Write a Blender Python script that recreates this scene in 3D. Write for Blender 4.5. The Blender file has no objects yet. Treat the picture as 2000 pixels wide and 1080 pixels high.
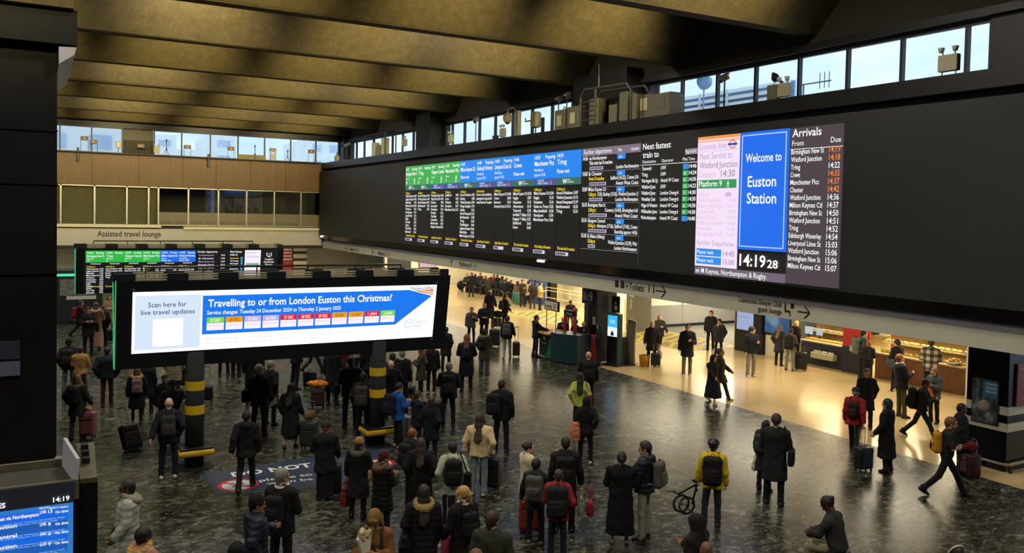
import bpy, bmesh, math, random
import numpy as np
from mathutils import Vector, Matrix

random.seed(7)
S = bpy.context.scene
C = S.collection
PI = math.pi
R = math.radians

# ---------------------------------------------------------------- camera
EYE = np.array([0.0, 0.0, 5.8])
FPX, CXP, CYP = 1655.46, 1000.0, 475.33
def _basis(yaw, pitch, roll):
    cy, sy, cp, sp = math.cos(yaw), math.sin(yaw), math.cos(pitch), math.sin(pitch)
    fw = np.array([sy * cp, cy * cp, -sp]); r = np.array([cy, -sy, 0.0]); d = np.cross(fw, r)
    c, s = math.cos(roll), math.sin(roll)
    return np.array([c * r + s * d, -s * r + c * d, fw])
MC = _basis(.51307, .034943, -.020867)
cam_d = bpy.data.cameras.new('camera')
cam_d.sensor_fit = 'HORIZONTAL'; cam_d.sensor_width = 36
cam_d.lens = FPX / 2000 * 36
cam_d.shift_y = (CYP - 540) / 2000
cam_d.clip_end = 2000; cam_d.clip_start = .05
cam = bpy.data.objects.new('camera', cam_d); C.objects.link(cam)
cam.matrix_world = Matrix(((MC[0][0], -MC[1][0], -MC[2][0], EYE[0]), (MC[0][1], -MC[1][1], -MC[2][1], EYE[1]),
                           (MC[0][2], -MC[1][2], -MC[2][2], EYE[2]), (0, 0, 0, 1)))
S.camera = cam

# ---------------------------------------------------------------- exposure, world, large lights
S.view_settings.view_transform = 'Standard'; S.view_settings.look = 'None'
S.view_settings.exposure = 0.0; S.view_settings.gamma = 1.0; S.view_settings.use_curve_mapping = False
S.cycles.max_bounces = 6; S.cycles.diffuse_bounces = 3; S.cycles.glossy_bounces = 3
S.cycles.transparent_max_bounces = 12; S.cycles.caustics_reflective = False; S.cycles.caustics_refractive = False
S.cycles.sample_clamp_indirect = 4.0

W = bpy.data.worlds.new('overcast_sky'); S.world = W; W.use_nodes = True
_n = W.node_tree.nodes; _l = W.node_tree.links
_bg = _n['Background']
_tc = _n.new('ShaderNodeTexCoord'); _mp = _n.new('ShaderNodeMapping'); _mp.inputs['Scale'].default_value = (2.0, 2.0, 5.0)
_nz = _n.new('ShaderNodeTexNoise'); _nz.inputs['Scale'].default_value = 2.2; _nz.inputs['Detail'].default_value = 5
_rp = _n.new('ShaderNodeValToRGB')
_rp.color_ramp.elements[0].position = .38; _rp.color_ramp.elements[0].color = (.46, .70, .98, 1)
_rp.color_ramp.elements[1].position = .66; _rp.color_ramp.elements[1].color = (.80, .98, 1.06, 1)
_l.new(_tc.outputs['Generated'], _mp.inputs['Vector']); _l.new(_mp.outputs['Vector'], _nz.inputs['Vector'])
_l.new(_nz.outputs['Fac'], _rp.inputs['Fac']); _l.new(_rp.outputs['Color'], _bg.inputs['Color'])
_bg.inputs['Strength'].default_value = 1.18

def lamp(name, kind, loc, power, color, size=1.0, size_y=None, target=None, spot=60, blend=.6, rad=.1):
    d = bpy.data.lights.new(name, kind); d.energy = power; d.color = color
    if kind == 'AREA':
        d.size = size
        if size_y: d.shape = 'RECTANGLE'; d.size_y = size_y
    elif kind == 'SPOT':
        d.spot_size = R(spot); d.spot_blend = blend; d.shadow_soft_size = rad
    else: d.shadow_soft_size = rad
    o = bpy.data.objects.new(name, d); C.objects.link(o); o.location = loc
    if target is not None:
        o.rotation_euler = (Vector(target) - Vector(loc)).to_track_quat('-Z', 'Y').to_euler()
    return o
WARM = (1.0, .86, .58); CREAM = (1.0, .90, .68); COOL = (.85, .92, 1.0)
# ceiling lamps of the low concourse under the departure board wall
for _y in (12, 17, 22, 27, 32.5):
    lamp('concourse_ceiling_lamp', 'AREA', (22.8, _y, 2.98), 165, CREAM, 3.0, 3.5)
for _y in (37.5, 43, 49, 55, 60):
    lamp('concourse_ceiling_lamp', 'AREA', (24.5, _y, 2.98), 230, CREAM, 5.0, 4.0)
for _p, _t in (((28.2, 51, 2.9), (31.4, 51, 1.2)), ((28.2, 57.5, 2.9), (31.4, 57.5, 1.2)), ((27.5, 60.5, 2.9), (27.5, 62.9, 1.3)), ((28.6, 41, 2.9), (30.6, 41, 1.2)), ((31, 32.2, 2.9), (31, 34.8, 1.4))):
    lamp('added_wall_fill', 'AREA', _p, 95, CREAM, 4.0 if _p[1] != 41 else 7.0, .5, target=_t)  # fill lamps added to brighten the dim walls, no known fittings
lamp('passage_lamp', 'AREA', (31, 31.5, 2.95), 480, CREAM, 4.0, 3.0)
lamp('passage_lamp', 'AREA', (28.2, 41, 2.95), 420, WARM, 3.0, 6.0)
# general pendant-height lamps of the hall, hidden up in the ceiling coffers
for _y in (2.5, 14.7, 26.9, 39.1, 51.3):
    for _x in (-6, 4, 13):
        lamp('hall_lamp', 'AREA', (_x, _y + 0.0, 13.2), 520, (1.0, .93, .80), 1.6, 1.6)

# ---------------------------------------------------------------- helpers
def ray(px, py): return MC.T @ np.array([(px - CXP) / FPX, (py - CYP) / FPX, 1.0])
def at(px, py, z=0.0):
    d = ray(px, py); return EYE + d * ((z - EYE[2]) / d[2])
def on_x(px, py, X):
    d = ray(px, py); return EYE + d * (X / d[0])
def on_y(px, py, Y):
    d = ray(px, py); return EYE + d * (Y / d[1])

def lin(c):
    if isinstance(c, str): c = tuple(int(c[i:i + 2], 16) for i in (0, 2, 4))
    return tuple(((v / 255) / 12.92 if v / 255 <= .04045 else ((v / 255 + .055) / 1.055) ** 2.4) for v in c)
_M = {}
def mat(name, color, rough=.7, metal=0.0, var=.18, scale=14.0, spec=.5, bump=0.0):
    """procedural surface: the colour varied a little by noise"""
    if name in _M: return _M[name]
    m = bpy.data.materials.new(name); m.use_nodes = True; _M[name] = m
    n = m.node_tree.nodes; l = m.node_tree.links; p = n['Principled BSDF']
    c = lin(color)
    p.inputs['Roughness'].default_value = rough; p.inputs['Metallic'].default_value = metal
    p.inputs['Specular IOR Level'].default_value = spec
    if var > 0:
        tc = n.new('ShaderNodeTexCoord'); z = n.new('ShaderNodeTexNoise'); z.inputs['Scale'].default_value = scale
        z.inputs['Detail'].default_value = 3
        r = n.new('ShaderNodeValToRGB')
        r.color_ramp.elements[0].position = .3; r.color_ramp.elements[1].position = .7
        r.color_ramp.elements[0].color = tuple(v * (1 - var) for v in c) + (1,)
        r.color_ramp.elements[1].color = tuple(min(1, v * (1 + var)) for v in c) + (1,)
        l.new(tc.outputs['Object'], z.inputs['Vector']); l.new(z.outputs['Fac'], r.inputs['Fac'])
        l.new(r.outputs['Color'], p.inputs['Base Color'])
        if bump:
            b = n.new('ShaderNodeBump'); b.inputs['Strength'].default_value = bump; b.inputs['Distance'].default_value = .02
            l.new(z.outputs['Fac'], b.inputs['Height']); l.new(b.outputs['Normal'], p.inputs['Normal'])
    else:
        p.inputs['Base Color'].default_value = c + (1,)
    return m
def glow(name, color, strength=1.0):
    """a lit screen or lamp"""
    if name in _M: return _M[name]
    m = bpy.data.materials.new(name); m.use_nodes = True; _M[name] = m
    n = m.node_tree.nodes; p = n['Principled BSDF']
    p.inputs['Base Color'].default_value = (.01, .01, .01, 1); p.inputs['Roughness'].default_value = .5
    p.inputs['Emission Color'].default_value = lin(color) + (1,); p.inputs['Emission Strength'].default_value = strength
    return m
def node_mat(name, rough, build, spec=.5):
    """material whose colour node is made by build(nodes, links) -> socket"""
    if name in _M: return _M[name]
    m = bpy.data.materials.new(name); m.use_nodes = True; _M[name] = m
    n = m.node_tree.nodes; l = m.node_tree.links; p = n['Principled BSDF']
    p.inputs['Roughness'].default_value = rough; p.inputs['Specular IOR Level'].default_value = spec
    l.new(build(n, l, p), p.inputs['Base Color'])
    return m
def ramp(n, l, fac, stops):
    r = n.new('ShaderNodeValToRGB'); e = r.color_ramp.elements
    while len(e) < len(stops): e.new(.5)
    for k, (pos, col) in enumerate(stops): e[k].position = pos; e[k].color = lin(col) + (1,)
    l.new(fac, r.inputs['Fac']); return r.outputs['Color']
def glass_mat(name, tint=(1, 1, 1), gloss=.06):
    if name in _M: return _M[name]
    m = bpy.data.materials.new(name); m.use_nodes = True; _M[name] = m
    n = m.node_tree.nodes; l = m.node_tree.links
    n.remove(n['Principled BSDF'])
    t = n.new('ShaderNodeBsdfTransparent'); t.inputs['Color'].default_value = tint + (1,)
    g = n.new('ShaderNodeBsdfGlossy'); g.inputs['Roughness'].default_value = .03
    x = n.new('ShaderNodeMixShader'); x.inputs['Fac'].default_value = gloss
    l.new(t.outputs[0], x.inputs[1]); l.new(g.outputs[0], x.inputs[2]); l.new(x.outputs[0], n['Material Output'].inputs['Surface'])
    return m

class MB:
    """collects shapes for one mesh object"""
    def __init__(s): s.v = []; s.f = []; s.m = []
    def add(s, vs, fs, mi=0):
        o = len(s.v); s.v += [tuple(map(float, v)) for v in vs]; s.f += [tuple(i + o for i in f) for f in fs]; s.m += [mi] * len(fs); return s
    def box(s, c, size, rz=0, mi=0, ry=0, rx=0):
        hx, hy, hz = [v / 2 for v in size]
        vs = [Vector((x * hx, y * hy, z * hz)) for z in (-1, 1) for y in (-1, 1) for x in (-1, 1)]
        M = Matrix.Rotation(rz, 3, 'Z') @ Matrix.Rotation(ry, 3, 'Y') @ Matrix.Rotation(rx, 3, 'X')
        vs = [M @ v + Vector(c) for v in vs]
        return s.add(vs, [(0, 2, 3, 1), (4, 5, 7, 6), (0, 1, 5, 4), (2, 6, 7, 3), (0, 4, 6, 2), (1, 3, 7, 5)], mi)
    def span(s, a, b, mi=0):
        lo = [min(p, q) for p, q in zip(a, b)]; hi = [max(p, q) for p, q in zip(a, b)]
        return s.box([(p + q) / 2 for p, q in zip(lo, hi)], [max(q - p, .002) for p, q in zip(lo, hi)], mi=mi)
    def rbox(s, c, size, r=.03, rz=0, mi=0, seg=2):
        bm = bmesh.new(); bmesh.ops.create_cube(bm, size=1)
        bmesh.ops.scale(bm, vec=size, verts=bm.verts)
        bmesh.ops.bevel(bm, geom=bm.edges[:], offset=min(r, min(size) * .45), segments=seg, affect='EDGES', profile=.5)
        bmesh.ops.rotate(bm, cent=(0, 0, 0), matrix=Matrix.Rotation(rz, 3, 'Z'), verts=bm.verts)
        bm.verts.index_update()
        s.add([v.co + Vector(c) for v in bm.verts], [[v.index for v in f.verts] for f in bm.faces], mi); bm.free(); return s
    def tube(s, pts, r, n=8, mi=0, r2=None, cap=True):
        pts = [Vector(p) for p in pts]; rings = []
        for i, p in enumerate(pts):
            d = (pts[min(i + 1, len(pts) - 1)] - pts[max(i - 1, 0)]).normalized()
            a = d.orthogonal().normalized() if i == 0 else (rings[-1][1] - d * rings[-1][1].dot(d)).normalized()
            b = d.cross(a); rr = r if r2 is None else r + (r2 - r) * i / (len(pts) - 1)
            rings.append(([p + (a * math.cos(t) + b * math.sin(t)) * rr for t in [2 * PI * k / n for k in range(n)]], a))
        vs = [v for g, _ in rings for v in g]; fs = []
        for i in range(len(pts) - 1):
            for k in range(n): fs.append((i * n + k, i * n + (k + 1) % n, (i + 1) * n + (k + 1) % n, (i + 1) * n + k))
        if cap: fs += [tuple(range(n - 1, -1, -1)), tuple((len(pts) - 1) * n + k for k in range(n))]
        return s.add(vs, fs, mi)
    def lathe(s, prof, c=(0, 0, 0), n=20, mi=0):
        vs = [(c[0] + r * math.cos(2 * PI * k / n), c[1] + r * math.sin(2 * PI * k / n), c[2] + z) for r, z in prof for k in range(n)]
        fs = [(i * n + k, i * n + (k + 1) % n, (i + 1) * n + (k + 1) % n, (i + 1) * n + k) for i in range(len(prof) - 1) for k in range(n)]
        fs += [tuple(range(n - 1, -1, -1)), tuple((len(prof) - 1) * n + k for k in range(n))]
        return s.add(vs, fs, mi)
    def prism(s, poly, vec, mi=0):
        """3-D polygon pushed along vec"""
        n = len(poly); a = [Vector(p) for p in poly]; b = [p + Vector(vec) for p in a]
        fs = [tuple(range(n - 1, -1, -1)), tuple(range(n, 2 * n))] + [(k, (k + 1) % n, n + (k + 1) % n, n + k) for k in range(n)]
        return s.add(a + b, fs, mi)
    def sphere(s, c, r, n=10, mi=0, sz=1.0):
        prof = [(r * math.sin(PI * k / n), -r * sz * math.cos(PI * k / n)) for k in range(n + 1)]
        prof[0] = (r * .02, prof[0][1]); prof[-1] = (r * .02, prof[-1][1])
        return s.lathe(prof, c, 2 * n, mi)
    def build(s, name, mats, parent=None, smooth=False, loc=None, rz=0):
        me = bpy.data.meshes.new(name); me.from_pydata(s.v, [], s.f)
        if not isinstance(mats, (list, tuple)): mats = [mats]
        for m in mats: me.materials.append(m)
        if len(mats) > 1: me.polygons.foreach_set('material_index', s.m)
        if smooth: me.polygons.foreach_set('use_smooth', [True] * len(me.polygons))
        me.update()
        o = bpy.data.objects.new(name, me); C.objects.link(o)
        if parent: o.parent = parent
        if loc is not None: o.location = loc
        o.rotation_euler = (0, 0, rz)
        return o
def tag(o, label=None, cat=None, group=None, kind=None):
    if label: o['label'] = label
    if cat: o['category'] = cat
    if group: o['group'] = group
    if kind: o['kind'] = kind
    return o
def thing(name, label, cat, loc=(0, 0, 0), rz=0, group=None):
    o = bpy.data.objects.new(name, None); C.objects.link(o); o.location = loc; o.rotation_euler = (0, 0, rz); o.empty_display_size = .1
    return tag(o, label, cat, group)
def struct(name, mb, mats, parent=None):
    o = mb.build(name, mats, parent)
    if not parent: o['kind'] = 'structure'
    return o

# ---- writing: every text is queued, made into mesh at the end, one mesh per owner and part name
_TXT = []
def text(s, o, u, v, cap, mt, owner, part='lettering', width=None, bold=0.0, align='L', depth=.004):
    """s written from the 3-D point o along unit vector u (v is up), capitals cap metres tall, squeezed to width"""
    _TXT.append((s, Vector(o), Vector(u), Vector(v), cap, mt, owner, part, width, bold, align, depth))
def flush_text():
    cu0 = bpy.data.curves.new('measure', 'FONT'); cu0.body = 'H'; ob0 = bpy.data.objects.new('measure', cu0); C.objects.link(ob0)
    uniq = {}
    for t in _TXT:
        k = (t[0], t[9])
        if k not in uniq:
            cu = bpy.data.curves.new('txt', 'FONT'); cu.body = t[0]; cu.resolution_u = 2; cu.offset = t[9]
            ob = bpy.data.objects.new('txt', cu); C.objects.link(ob); uniq[k] = ob
    dg = bpy.context.evaluated_depsgraph_get(); dg.update()
    def grab(ob):
        me = bpy.data.meshes.new_from_object(ob.evaluated_get(dg))
        n = len(me.vertices); co = np.zeros(n * 3); me.vertices.foreach_get('co', co)
        fs = [tuple(p.vertices) for p in me.polygons]; bpy.data.meshes.remove(me)
        return co.reshape(-1, 3), fs
    capn = grab(ob0)[0][:, 1].max()
    cache = {k: grab(ob) for k, ob in uniq.items()}
    groups = {}
    for s, o, u, v, cap, mt, owner, part, width, bold, align, depth in _TXT:
        co, fs = cache[(s, bold)]
        if not len(co): continue
        sy = cap / capn; x0, x1 = co[:, 0].min(), co[:, 0].max()
        sx = sy if width is None else width / max(x1 - x0, 1e-6)
        w = (x1 - x0) * sx
        off = {'L': 0, 'C': -w / 2, 'R': -w}[align]
        xs = (co[:, 0] - x0) * sx + off; ys = co[:, 1] * sy
        base = o.copy(); q = owner
        while q: base -= q.location; q = q.parent
        P = np.array(base)[None] + xs[:, None] * np.array(u)[None] + ys[:, None] * np.array(v)[None]
        g = groups.setdefault((owner.name, part), (owner, MB(), []))
        if mt not in g[2]: g[2].append(mt)
        g[1].add(P.tolist(), fs, g[2].index(mt))
    for (on, part), (owner, mb, ms) in groups.items():
        mb.build(part, ms, owner)
    for ob in list(uniq.values()) + [ob0]:
        cu = ob.data; bpy.data.objects.remove(ob); bpy.data.curves.remove(cu)
    _TXT.clear()

# ---------------------------------------------------------------- the setting
XB, XW, YB = 18.0, 20.2, 61.2            # board face, clerestory plane, back wall
def terrazzo(n, l, p):
    tc = n.new('ShaderNodeTexCoord'); mp = n.new('ShaderNodeMapping'); mp.inputs['Scale'].default_value = (1.0, 1.5, 1); mp.inputs['Rotation'].default_value = (0, 0, .5)
    l.new(tc.outputs['Object'], mp.inputs['Vector'])
    a = n.new('ShaderNodeTexNoise'); a.inputs['Scale'].default_value = 2.6; a.inputs['Detail'].default_value = 7; a.inputs['Roughness'].default_value = .68; a.inputs['Distortion'].default_value = 1.6
    b = n.new('ShaderNodeTexNoise'); b.inputs['Scale'].default_value = 5.5; b.inputs['Detail'].default_value = 4; b.inputs['Distortion'].default_value = 2.2
    l.new(mp.outputs[0], a.inputs['Vector']); l.new(mp.outputs[0], b.inputs['Vector'])
    ca = ramp(n, l, a.outputs['Fac'], [(.36, '0c0d09'), (.47, '1e2018'), (.54, '3a3c30'), (.62, '56584a'), (.72, '90907c')])
    cb = ramp(n, l, b.outputs['Fac'], [(.55, '000000'), (.60, '2e2e29'), (.66, '55554b'), (.74, 'a09e92')])
    x = n.new('ShaderNodeMix'); x.data_type = 'RGBA'; x.blend_type = 'ADD'; x.inputs['Factor'].default_value = 1
    l.new(ca, x.inputs[6]); l.new(cb, x.inputs[7])
    # tile joints every 0.6 m
    rr = n.new('ShaderNodeMath'); rr.operation = 'MULTIPLY_ADD'; rr.inputs[1].default_value = .26; rr.inputs[2].default_value = .13
    l.new(a.outputs['Fac'], rr.inputs[0]); l.new(rr.outputs[0], p.inputs['Roughness'])
    return x.outputs[2]
M_dark = node_mat('dark green marble floor', .28, terrazzo)
def creamf(n, l, p):
    tc = n.new('ShaderNodeTexCoord')
    a = n.new('ShaderNodeTexNoise'); a.inputs['Scale'].default_value = 1.1; a.inputs['Detail'].default_value = 5
    l.new(tc.outputs['Object'], a.inputs['Vector'])
    rr = n.new('ShaderNodeMath'); rr.operation = 'MULTIPLY_ADD'; rr.inputs[1].default_value = .1; rr.inputs[2].default_value = .12
    l.new(a.outputs['Fac'], rr.inputs[0]); l.new(rr.outputs[0], p.inputs['Roughness'])
    return ramp(n, l, a.outputs['Fac'], [(.3, 'c3a97b'), (.55, 'c6ad7f'), (.75, 'c9b084')])
M_cream_floor = node_mat('polished cream stone floor', .25, creamf)
M_black = mat('black cladding', '111214', .4, var=.25, scale=2)
M_blackg = mat('glossy black panel', '08090b', .2, var=.2, scale=3, spec=.3)
M_char = mat('charcoal steel', '191a1c', .5, var=.2, scale=4)
M_cream = mat('cream wall panel', 'e0d8be', .55, var=.06, scale=2)
M_white = mat('off white painted metal', 'c9c6b4', .5, var=.05, scale=2)
M_grey = mat('grey panel', '6e6c62', .5, var=.1, scale=2)
M_dado = mat('grey dado panel', '8d8a84', .4, var=.06, scale=2)
def conc(n, l, p):
    tc = n.new('ShaderNodeTexCoord')
    a = n.new('ShaderNodeTexNoise'); a.inputs['Scale'].default_value = 3.5; a.inputs['Detail'].default_value = 8; a.inputs['Roughness'].default_value = .8
    l.new(tc.outputs['Object'], a.inputs['Vector'])
    b = n.new('ShaderNodeBump'); b.inputs['Strength'].default_value = .35; b.inputs['Distance'].default_value = .05
    l.new(a.outputs['Fac'], b.inputs['Height']); l.new(b.outputs['Normal'], p.inputs['Normal'])
    return ramp(n, l, a.outputs['Fac'], [(.3, '5c5339'), (.6, '75694a'), (.8, '867a5c')])
M_conc = node_mat('brown acoustic concrete', .95, conc, .15)
def woodf(n, l, p):
    tc = n.new('ShaderNodeTexCoord'); mp = n.new('ShaderNodeMapping'); mp.inputs['Scale'].default_value = (6, 6, .35)
    a = n.new('ShaderNodeTexNoise'); a.inputs['Scale'].default_value = 2.5; a.inputs['Detail'].default_value = 6
    l.new(tc.outputs['Object'], mp.inputs['Vector']); l.new(mp.outputs[0], a.inputs['Vector'])
    return ramp(n, l, a.outputs['Fac'], [(.3, '65482a'), (.55, '6e5132'), (.75, '765a3a')])
M_wood = node_mat('pale oak veneer', .5, woodf)
M_glass = glass_mat('window glass', (.985, .99, 1.0), 0.0)
M_dglass = glass_mat('office glass', (.86, .88, .86), .07)
M_frame = mat('dark window frame', '2b2c38', .5, var=.1)
M_alu = mat('brushed aluminium', 'a6a598', .35, .6, var=.08)

# floors
struct('floor', MB().span((-22, -12, -.3), (18.87, 72, 0)), M_dark)
fl = MB().span((18.87, 2, -.3), (44, 72, 0))
struct('floor_concourse', fl, M_cream_floor)
struct('floor_ramp', MB().add([(28.2, 27.9, .004), (44, 27.9, .004), (44, 34.75, .004), (28.0, 34.75, .004)], [(0, 1, 2, 3)]), mat('grey ramp flooring', '6c6a63', .5, var=.1, scale=3))

# ceiling of folded concrete beams, period 6.1 m
def ceil_z(y):
    t = ((y - 17.8) / 6.1 + .5) % 1.0 - .5; a = abs(t) * 2            # 0 at a beam's lower edge, 1 between beams
    if a < .08: return 11.25
    q = (a - .08) / .92
    return 11.25 + 2.35 * (q * .55 + .45 * (math.sin(min(q, 1) * PI / 2)))
ys = []
y = -12.0
while y <= 63.2: ys.append(y); y += .0915
mb = MB(); xs = (-22, -8, 4, 12, XW - .1)
vs = [(x, y, ceil_z(y)) for y in ys for x in xs]; nx = len(xs)
mb.add(vs, [(i * nx + k, (i + 1) * nx + k, (i + 1) * nx + k + 1, i * nx + k + 1) for i in range(len(ys) - 1) for k in range(nx - 1)])
o = struct('ceiling', mb, M_conc)
struct('ceiling_roof', MB().span((-22.5, -12.5, 14.2), (20.8, 63.5, 14.5)), M_char)

# uplight troughs: one per bay and place, hung on the far side of each beam's lower edge, shining on the next beam
M_lampw = glow('warm lamp tube', 'ffe9b0', 6)
k = 0
for b in range(0, 8):
    yb = 17.8 + 6.1 * b - 6.1
    for xx in (-8.0, -1.2, 4.6, 10.3, 15.7):
        k += 1
        lx = xx + (b % 2) * .3
        lamp('uplight', 'SPOT', (lx, yb + .65, 11.56), 1400, (1.0, .82, .40), target=(lx, yb + 5.2, 11.85), spot=69, blend=1.0, rad=.12)

# right side: clerestory over the board wall
def mullion_run(name, plane, a0, a1, zs, ze, cuts, frame_name, idx, axis):
    """a clerestory window: frame with mullions at cuts, one pane; runs along y (axis 1) or x (axis 0)"""
    f = MB()
    def P(a, d, z): return (plane + d, a, z) if axis == 1 else (a, plane + d, z)
    f.span(P(a0, -.06, ze - .07), P(a1, .06, ze)); f.span(P(a0, -.06, zs), P(a1, .06, zs + .06))
    for c in [a0 + .04, a1 - .04] + list(cuts): f.span(P(c - .04, -.07, zs), P(c + .04, .07, ze))
    o = f.build(name, M_frame); o['kind'] = 'structure'
    g = MB(); g.span(P(a0, -.006, zs), P(a1, .006, ze)); gg = g.build('pane', M_glass, o)
    return o
def yw(px, py=150): return on_x(px, py, XW)[1]
ZS, ZT = 9.35, 10.75
runs = [(on_x(1941, 85, XW)[1], on_x(1270, 200, XW)[1], [on_x(a, b, XW)[1] for a, b in ((1890, 93), (1763, 115), (1657, 130), (1562, 150), (1477, 160), (1402, 175), (1333, 187), (1284, 195))]),
        (on_x(1148, 220, XW)[1], on_x(872, 262, XW)[1], [on_x(a, b, XW)[1] for a, b in ((1119, 225), (1079, 232), (1040, 238), (1002, 245), (968, 250), (937, 255), (908, 260), (884, 262))]),
        (on_x(837, 270, XW)[1], on_x(686, 292, XW)[1], [on_x(a, b, XW)[1] for a, b in ((831, 270), (808, 275), (787, 277), (767, 280), (747, 283), (730, 285), (712, 288), (697, 290))])]
wn = 0
for a0, a1, cuts in runs:
    wn += 1; mullion_run('window_%d' % wn, XW, a0, a1, ZS, ZT, cuts, 'window_frame', wn, 1)
w = MB()
w.span((XW - .12, -12, ZT), (XW + .25, YB, 14.2)); w.span((XW - .12, 2, 4), (XW + .25, YB + .2, ZS))
w.span((XW - .12, 2, ZS), (XW + .25, runs[0][0], ZT)); w.span((XW - .12, runs[0][1], ZS), (XW + .25, runs[1][0], ZT)); w.span((XW - .12, runs[1][1], ZS), (XW + .25, runs[2][0], ZT)); w.span((XW - .12, runs[2][1], ZS), (XW + .25, YB + .2, ZT))
w.span((XW - .3, 2, 10.8), (XW - .12, YB, 11.0))
struct('wall_right', w, M_char)
struct('wall_right_upper', MB().span((XW - .16, -12, 11.0), (XW - .1, YB, 14.2)), mat('shade darkened end wall', '383226', .9, var=.15, scale=3))  # same concrete, coloured dark so the coffer ends look unlit
# fin columns between the clerestory runs
struct('column_right', MB().span((XW - .9, runs[0][1] + .3, 8.5), (XW - .1, runs[1][0] - .25, 11.4)), M_char)
struct('column_right_far', MB().span((XW - .9, runs[1][1] + .3, 8.5), (XW - .1, runs[2][0] - .2, 11.4)), M_char)
struct('column_corner', MB().span((XW - .55, YB - .9, 9.2), (XW - .1, YB - .1, 11.4)), M_char)
# ledge band above the board and the board wall
b = MB(); b.span((XB + .25, 3, 8.78), (XW - .12, 60.8, 9.2)); b.span((XB + .75, 3, 8.35), (XW - .12, 60.8, 8.8))
struct('ledge_right', b, M_black)
# fascia: dark glossy slope, grey upper strip, cream lower strip
f = MB(); f.prism([(XB + .02, 3, 3.98), (XB + .3, 3, 3.66), (XW, 3, 3.66), (XW, 3, 3.98)], (0, 57.9, 0))
struct('trim_1', f, M_blackg)
f = MB(); f.prism([(18.35, 3, 3.44), (18.52, 3, 3.66), (XW, 3, 3.66), (XW, 3, 3.44)], (0, 57.9, 0))
struct('trim_2', f, mat('grey painted fascia strip', '8f8c94', .45, var=.05, scale=2))
f = MB(); f.span((18.35, 3, 3.02), (XW, 60.9, 3.44))
FASCIA = struct('fascia', f, mat('pale grey fascia', 'c8c4ae', .5, var=.05, scale=2))
struct('ceiling_concourse', MB().span((18.4, 2, 3.06), (44, 72, 3.4)), M_white)

# concourse walls under the fascia
w = MB(); w.span((27.9, 34.8, 0), (44, 35.1, 3.06)); s_ = struct('wall_passage', w, M_cream)
struct('trim_3', MB().span((28.0, 34.76, .12), (44, 34.8, 1.15)), M_dado)
struct('baseboard_passage', MB().span((28.0, 34.72, 0), (44, 34.8, .14)), M_black)
for k, xx in enumerate((30.1, 32.3, 34.5)): struct('trim_%d' % (10 + k), MB().span((xx, 34.75, .12), (xx + .02, 34.81, 3.05)), M_grey)
struct('wall_platform', MB().span((30.6, 35.1, 0), (30.9, 47.5, 3.06)).span((31.4, 47.5, 0), (31.7, 63, 3.06)).span((29.8, 47.3, 0), (31.7, 47.5, 3.06)), M_cream)
struct('wall_far', MB().span((17.5, 69.6, 0), (44, 69.9, 3.3)).span((24, 62.9, 0), (31.7, 63.2, 3.06)), M_cream)
struct('wall_shop', MB().span((27.0, 15.6, 0), (27.4, 16.98, 3.06)).span((30.3, 10, 0), (30.6, 26, 3.06)), M_cream)
struct('wall_shop_side', MB().span((27.2, 25.2, 0), (27.6, 26.05, 3.06)).span((27.4, 26.05, 0), (27.9, 27.8, 3.06)).span((27.9, 27.6, 0), (44, 27.8, 3.06)), M_cream)

# back wall
WBX0, WBX1 = -3.0, on_y(662, 300, YB)[0]
cutb = [on_y(px, 270, YB)[0] for px in (117, 179, 240, 300, 355, 411, 465, 517, 568, 617)]
zb0, zb1 = 9.2, 10.87
mullion_run('window_4', YB, -3, cutb[2], zb0, zb1, cutb[:2], 'window_frame', 4, 0)
mullion_run('window_5', YB, cutb[3], WBX1, zb0, zb1, cutb[4:], 'window_frame', 5, 0)
w = MB(); w.span((-22, YB - .1, zb1), (20.4, YB + .3, 14.2)); w.span((WBX1, YB - .1, 4), (20.4, YB + .3, 11)); w.span((18.25, YB - .1, 3.2), (20.4, YB + .3, 9.2)); w.span((-22, YB - .1, 0), (-3, YB + .3, 11))
struct('wall_back', w, M_char)
# the dim louvred bay between the two back windows
w = MB()
for k in range(7): w.box(((cutb[2] + cutb[3]) / 2, YB + .12, 9.3 + k * .13), (cutb[3] - cutb[2], .04, .09), rx=.5)
w.span((cutb[2], YB + .2, zb0), (cutb[3], YB + .28, zb1))
struct('wall_back_louvre', w, mat('olive louvre', '4d4b3c', .6, var=.15))
# oak panel band: each board a plank of the band
w = MB(); x = -3.0; pw = (cutb[4] - cutb[3])
edges = [-3.0, -1.2] + [on_y(px, 330, YB)[0] for px in (179.5, 271, 356, 421, 488, 557)] + [18.2]
for a, c in zip(edges[:-1], edges[1:]): w.span((a + .012, YB - .22, 7.12), (c - .012, YB, 9.2))
struct('wall_back_oak', w, M_wood)
struct('wall_back_oak_backing', MB().span((-3, YB - .16, 7.1), (18.2, YB + .2, 9.18)), M_char)
# office glazing below the oak
wg = MB(); ox = [on_y(px, 410, YB)[0] for px in (118.5, 184.5, 247.5, 290, 309, 367.5, 426, 481, 535, 587)]
for x in ox: wg.span((x - .05, YB - .1, 4.55), (x + .05, YB + .05, 7.12))
wg.span((-3, YB - .1, 7.02), (18.2, YB + .05, 7.12)); wg.span((-3, YB - .1, 4.5), (18.2, YB + .05, 4.58))
o = wg.build('window_6', M_alu); o['kind'] = 'structure'
MB().span((-3, YB - .02, 4.56), (18.2, YB, 7.1)).build('pane', M_dglass, o)
struct('wall_office_blind', MB().span((-3, YB + .3, 4.4), (ox[4], YB + .36, 7.2)), mat('olive roller blind', '8f8663', .8, var=.08, scale=5))
w = MB(); w.span((ox[4], YB - .06, 4.55), (18.3, YB - .03, 5.42)); struct('wall_office_dado', w, mat('beige spandrel panel', '7d765c', .5, var=.06))
w = MB()
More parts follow.
